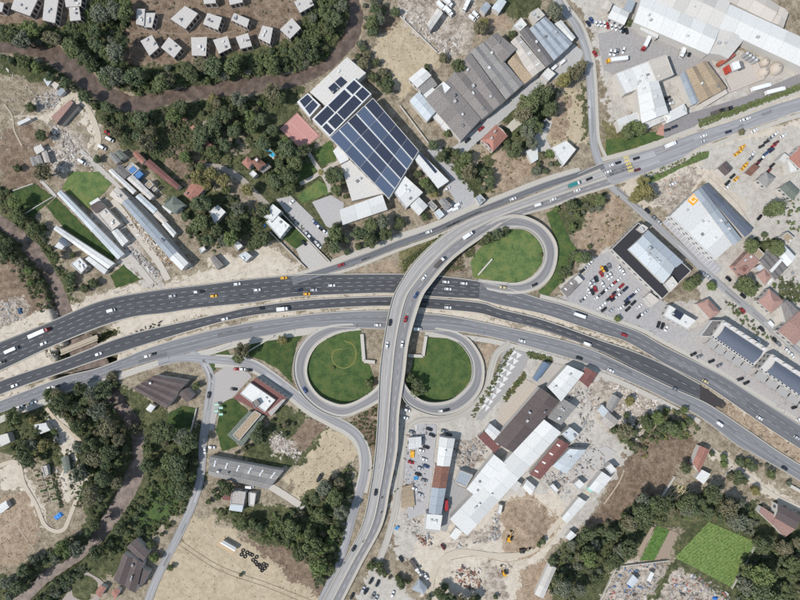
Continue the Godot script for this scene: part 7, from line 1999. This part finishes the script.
func build_debris():
	var pale := [[206, 199, 190], [194, 185, 175], [178, 168, 158], [214, 209, 202], [156, 147, 138], [134, 125, 117]]
	var mixed := [[206, 203, 199], [190, 185, 180], [150, 146, 142], [112, 108, 105], [84, 80, 78], [166, 154, 140], [150, 126, 114], [140, 146, 152], [182, 174, 166], [172, 168, 164]]
	var rust := [[150, 92, 74], [120, 84, 70], [180, 150, 126], [90, 80, 76], [214, 206, 198], [160, 164, 168]]
	debris("pale rubble heaped beside the three narrow sheds", [46, 150, 76, 150, 76, 166, 64, 172, 52, 170], 150, 0.5, 1.5, pale, "rubble")
	debris("scattered salvage between the pale shacks and the dirt track", [32, 96, 62, 88, 60, 104, 44, 110], 110, 0.5, 1.6, mixed)
	debris("salvage strewn down the slope below the three strip shed", [46, 122, 60, 126, 84, 150, 100, 170, 86, 166, 66, 150], 150, 0.5, 1.6, pale)
	debris("light debris across the dry salvage ground", [0, 60, 14, 60, 30, 90, 60, 126, 90, 118, 96, 146, 30, 150, 0, 150], 150, 0.3, 1.1, pale)
	debris("junk along the front of the long blue grey hall", [124, 210, 132, 216, 176, 264, 172, 270, 148, 248, 128, 224], 150, 0.5, 1.4, [[206, 196, 184], [150, 120, 90], [110, 104, 98], [180, 160, 130], [226, 222, 218]])
	debris("scrap heaped between the two gravel lanes", [126, 240, 136, 250, 160, 272, 156, 278, 140, 262, 124, 248], 130, 0.6, 1.6, mixed)
	debris("rubble in the works yard by the grey factory", [400, 4, 424, 14, 430, 30, 446, 40, 462, 34, 458, 54, 440, 52, 420, 36, 404, 20], 240, 0.5, 1.5, pale, "rubble")
	debris("building rubble on the pale lot by the motorway", [608, 382, 640, 392, 662, 404, 656, 416, 644, 424, 636, 440, 622, 430, 616, 404], 240, 0.4, 1.4, [[236, 230, 224], [214, 202, 190], [190, 176, 162], [232, 222, 214]], "rubble")
	debris("vehicle scrap packed beside the viaduct ramp", [406, 426, 430, 424, 424, 446, 426, 500, 406, 510, 404, 450], 210, 0.6, 1.6, mixed)
	debris("machine scrap behind the row building", [454, 440, 486, 438, 490, 448, 470, 470, 454, 466], 170, 0.5, 1.5, mixed)
	debris("rusty pipe and beam stack on the sandy works yard", [452, 572, 462, 566, 480, 570, 482, 584, 476, 590, 462, 586], 100, 0.6, 1.8, rust)
	debris("rust coloured scrap pile at the row building end", [416, 536, 432, 534, 432, 546, 420, 545], 50, 0.6, 1.6, rust)
	debris("scrap along the fence of the sandy works yard", [456, 546, 500, 540, 498, 506, 492, 520, 490, 536, 456, 550], 110, 0.5, 1.4, mixed)
	debris("grey stone heaps at the lower works entrance", [404, 512, 424, 520, 418, 536, 404, 536], 70, 0.5, 1.3, pale, "rubble")
	debris("stacked parts among the works roofs", [566, 384, 588, 388, 600, 400, 590, 440, 600, 450, 574, 470, 570, 446, 582, 430, 576, 404, 562, 398], 220, 0.5, 1.5, mixed)
	debris("machine parts in the corner below the white warehouse", [540, 470, 570, 474, 572, 492, 560, 500, 545, 486], 100, 0.5, 1.5, mixed)
	debris("pallets and scrap in the grey concrete yard of the works", [582, 452, 606, 450, 604, 470, 586, 480, 574, 476], 80, 0.6, 1.6, mixed)
	debris("colourful scrap heap in the lower walled plot", [616, 568, 632, 562, 664, 562, 656, 590, 640, 602, 604, 602], 280, 0.4, 1.5, mixed + [[176, 110, 98], [92, 124, 168]])
	debris("colourful scrap heap below the crop field", [676, 572, 700, 574, 730, 594, 734, 606, 662, 606], 280, 0.4, 1.5, mixed + [[176, 110, 98], [92, 124, 168]])
	debris("rubble in the clearing by the glazed wing", [270, 432, 282, 430, 288, 446, 302, 452, 296, 464, 284, 452, 268, 446], 120, 0.5, 1.5, pale, "rubble")
	debris("scrap and rubble along the sandy embankment", [0, 302, 24, 300, 20, 320, 0, 326], 60, 0.5, 1.4, mixed)
	debris("broken concrete on the river median", [44, 352, 62, 344, 66, 356, 50, 364], 70, 0.5, 1.6, [[190, 176, 156], [150, 130, 104], [220, 204, 178]], "rubble")
	debris("garden clutter around the allotment huts", [40, 412, 60, 420, 84, 446, 80, 480, 60, 500, 56, 470, 66, 450], 130, 0.4, 1.2, mixed)
	debris("stones and litter on the sandy shoulder", [0, 328, 100, 294, 200, 276, 300, 266, 300, 270, 200, 281, 100, 298, 0, 338], 120, 0.2, 0.8, pale, "rubble")
	debris("clods and litter on the dry brown median", [704, 388, 760, 424, 800, 450, 800, 462, 740, 422, 716, 406], 90, 0.3, 0.9, [[120, 92, 64], [210, 190, 160], [80, 66, 52]], "rubble")
	debris("crates and clutter in the dusty taxi yard", [652, 184, 700, 166, 706, 172, 664, 208], 90, 0.4, 1.2, pale + [[210, 160, 130]])
	debris("clutter in the gardens below the grey striped roof", [776, 276, 800, 262, 806, 300, 786, 300], 70, 0.4, 1.3, mixed)
	debris("dark debris left on the median beside the new asphalt", [128, 334, 160, 322, 162, 326, 130, 338], 26, 0.6, 1.4, [[40, 38, 36], [60, 56, 52]])
	for d in [
		["dry grass tufts dotting the straw field by the lane", [160, 600, 170, 562, 192, 518, 214, 522, 320, 586, 330, 606], 200, [5, 3, 3]],
		["dry tufts on the straw plot inside the slip road", [290, 482, 330, 432, 356, 446, 340, 468, 304, 498], 160, [5, 3]],
		["tufts and low scrub on the meadow by the stream", [-10, 500, 40, 490, 60, 536, 20, 566, -10, 580], 220, [5, 3, 1]],
		["dry tufts on the ground above the salvage yard", [0, 62, 30, 72, 60, 92, 30, 130, 0, 150], 200, [5, 3, 1]],
		["dry tufts on the brown field by the works", [640, 440, 690, 440, 700, 452, 655, 495, 600, 528, 588, 522], 320, [5, 5, 3]],
		["dry tufts among the concrete houses", [120, 10, 290, -4, 290, 36, 236, 54, 130, 66], 320, [5, 5, 1]],
		["dry tufts on the straw ground above the dusty track", [380, 36, 398, 22, 432, 48, 444, 60, 420, 72, 402, 92], 150, [5, 3]],
		["tufts on the orange lots beside the avenue", [576, 238, 594, 206, 618, 192, 626, 216, 604, 248], 120, [5, 3, 1]],
	]:
		bushes(d[0], [d[1]], int(d[2] * 0.6), 0.3, 0.75, d[3] + [3, 3], "dry_tufts")
	for d in [
		["wheel rut curving over the straw field", [180, 540, 220, 566, 270, 584, 320, 604], 0.8, [150, 136, 116]],
		["wheel rut beside the curving rut of the straw field", [178, 544, 218, 570, 268, 588, 316, 608], 0.8, [150, 136, 116]],
		["wheel rut crossing towards the white container", [196, 516, 206, 534, 222, 552, 250, 578, 262, 606], 0.8, [192, 180, 158]],
		["tyre track straight across the straw plot", [300, 492, 316, 470, 334, 450, 344, 436], 0.8, [196, 184, 160]],
		["second tyre track across the straw plot", [304, 494, 320, 472, 338, 452, 348, 438], 0.8, [196, 184, 160]],
		["footpath worn over the estate ground", [122, 36, 150, 32, 180, 34, 206, 33, 230, 32, 256, 22], 1.2, [152, 134, 116]],
		["footpath worn along the stream meadow", [0, 530, 14, 524, 26, 540, 34, 552, 24, 562], 1.2, [184, 170, 150]],
		["wheel rut round the spoil heap", [498, 510, 512, 500, 534, 500, 552, 512, 558, 528, 546, 546, 524, 556], 1.2, [196, 180, 154]],
		["wheel rut over the dusty yard", [708, 176, 722, 188, 738, 204, 750, 222], 1.0, [188, 178, 164]],
		["wheel rut beside the works track", [450, 560, 478, 556, 506, 562, 528, 558], 1.0, [186, 170, 146]],
		["tyre track on the straw ground above the dusty track", [384, 70, 396, 60, 408, 58, 420, 62, 432, 72], 1.0, [198, 182, 156]],
	]:
		var e := path_edges(d[1], d[2], 60)
		var lr := [PackedVector3Array(), PackedVector3Array()]
		for k in 2:
			for p in e[k]:
				var w := P(p.x, p.y)
				w.y = ground_y(p.x, p.y) + 0.05
				lr[k].append(w)
		top("wheel_rut", sheet(lr[0], lr[1]), mat(d[3], 1.0, 0.0, "grime", 4.0), d[0], "track", "", "structure")
	# remains of the old bridge in the gap over the stream
	var ob := thing("old_bridge", "narrow abandoned concrete bridge in the gap between carriageways", "bridge", P(78, 345))
	for d in [[0.0, 2.6], [3.4, 1.0]]:
		var b := MB.new(P(78, 345))
		b.bar(P(60, 351.5 + d[0]) - Vector3(0, 1.2, 0), P(97, 336.5 + d[0]) - Vector3(0, 1.2, 0), d[1], 0.7)
		part(ob, "beam", b.done(), mat([186, 172, 152], 0.95, 0.0, "grime", 5.0))
	for x in [66.0, 78.0, 90.0]:
		var b := MB.new(P(78, 345))
		var p := P(x, 351.5 - (x - 60.0) * 0.405 + 1.5)
		b.tube(p - Vector3(0, 4.0, 0), p - Vector3(0, 1.2, 0), 0.7, 0.7, 8)
		part(ob, "pier", b.done(), mat([170, 160, 146], 0.95, 0.0, "grime", 5.0))
	for d in [[369, 470, 0.9], [372.5, 479, 1.3], [386, 462, 0.8], [382, 497, 0.9], [363, 541, 0.8], [395, 491, 1.0], [381, 512, 0.8]]:
		var o := thing("verge_shrub", "small dark shrub in the verge of the viaduct ramp", "shrub", P(d[0], d[1], 1.5) + Vector3(0, 1.0, 0), "shrubs in the ramp verge")
		part(o, "foliage", bush_mesh, mats["bush2"], Vector3.ZERO).scale = Vector3.ONE * d[2]
		part(o, "stem", trunks[0], bark, Vector3.ZERO).scale = Vector3.ONE * d[2]

func build_lamps():
	var m := mat([150, 150, 150], 0.5, 0.4, "none")
	var mb := MB.new()
	mb.tube(Vector3(0, -0.5, 0), Vector3(0, 9.0, 0), 0.11, 0.07, 6)
	mb.tube(Vector3(0, 9.0, 0), Vector3(1.8, 9.4, 0), 0.06, 0.05, 5)
	var pole := mb.done()
	for key in [["A", 0.55, "beside the wide dark carriageway"], ["C", 0.52, "beside the light grey old carriageway"], ["A2", 0.55, "on the pavement of the market hall"]]:
		var line: PackedVector3Array = roads[key[0]]
		for i in range(6, line.size() - 4, 11):
			var t := (line[i + 1] - line[i]).normalized()
			var s := Vector3(t.z, 0, -t.x) * (10.5 if key[0] == "A" else -8.6 if key[0] == "C" else 8.2)
			var at := line[i] + s
			if absf(at.x - P(405, 300).x) < 18.0: continue
			var o := thing("street_lamp", "slim grey street lamp " + key[2], "street lamp", Vector3(at.x, 0, at.z), "street lamps " + key[2])
			part(o, "pole", pole, m)
			part(o, "lamp_head", box_mesh, m, Vector3(2.0, 9.4, 0)).scale = Vector3(0.8, 0.15, 0.3)
			o.rotation.y = atan2(s.z, -s.x)

# ---------------------------------------------------------------- scene
func _ready():
	rng.seed = 20240
	var cam := Camera3D.new()
	cam.name = "camera"
	cam.fov = rad_to_deg(2.0 * atan(300.0 * PX / CAM_H))
	cam.far = 6000.0
	cam.position = Vector3(0, CAM_H, 0)
	cam.rotation_degrees = Vector3(-90, 0, 0)
	add_child(cam)
	cam.current = true
	var env := Environment.new()
	env.background_mode = Environment.BG_SKY
	var sky := Sky.new()
	var sm := ProceduralSkyMaterial.new()
	sm.sky_top_color = Color(0.52, 0.60, 0.70)
	sm.sky_horizon_color = Color(0.80, 0.83, 0.86)
	sm.ground_bottom_color = Color(0.35, 0.33, 0.3)
	sm.ground_horizon_color = Color(0.6, 0.6, 0.58)
	sky.sky_material = sm
	env.sky = sky
	env.background_energy_multiplier = 1.2
	env.tonemap_mode = Environment.TONE_MAPPER_LINEAR
	env.tonemap_exposure = 1.15
	env.sdfgi_enabled = true
	env.ssao_enabled = true
	env.ssil_enabled = true
	var we := WorldEnvironment.new()
	we.name = "world_environment"
	we.environment = env
	add_child(we)
	var sun := DirectionalLight3D.new()
	sun.name = "sun"
	sun.light_energy = 1.3
	sun.light_color = Color(1.0, 0.98, 0.955)
	sun.light_angular_distance = 0.5
	sun.shadow_enabled = true
	add_child(sun)
	# light travels to the picture's right and slightly up, from 50 degrees above the horizon
	sun.look_at_from_position(Vector3.ZERO, Vector3(0.9, -1.17, -0.42), Vector3.UP)

	box_mesh = BoxMesh.new()
	tex_grime = grey_texture(3, 0.02, 233, 255, 512, 7, 1.5)
	tex_road = grey_texture(5, 0.02, 224, 255, 512, 5, 1.6, 8)
	tex_stain = grey_texture(9, 0.03, 190, 255, 512, 7, 2.0)
	tex_grass = grey_texture(7, 0.02, 186, 255, 512, 7, 1.5)
	var rd: Image = tex_road.get_image()
	for x in 512:
		var lane := fmod(x / 512.0 * 6.0, 1.0)
		var worn := 1.0 - 0.055 * (exp(-pow((lane - 0.3) / 0.1, 2.0)) + exp(-pow((lane - 0.7) / 0.1, 2.0)) + 0.7 * exp(-pow((lane - 0.5) / 0.08, 2.0)))
		for y in 512:
			rd.set_pixel(x, y, Color(rd.get_pixel(x, y).r * worn, 0, 0))
	tex_road = ImageTexture.create_from_image(rd)
	tex_lawn = lawn_texture()
	build_ground()
	build_roads()
	build_buildings()
	build_vehicles()
	build_plants()
	mats["bush2"] = leafm[0]
	build_debris()
	build_lamps()
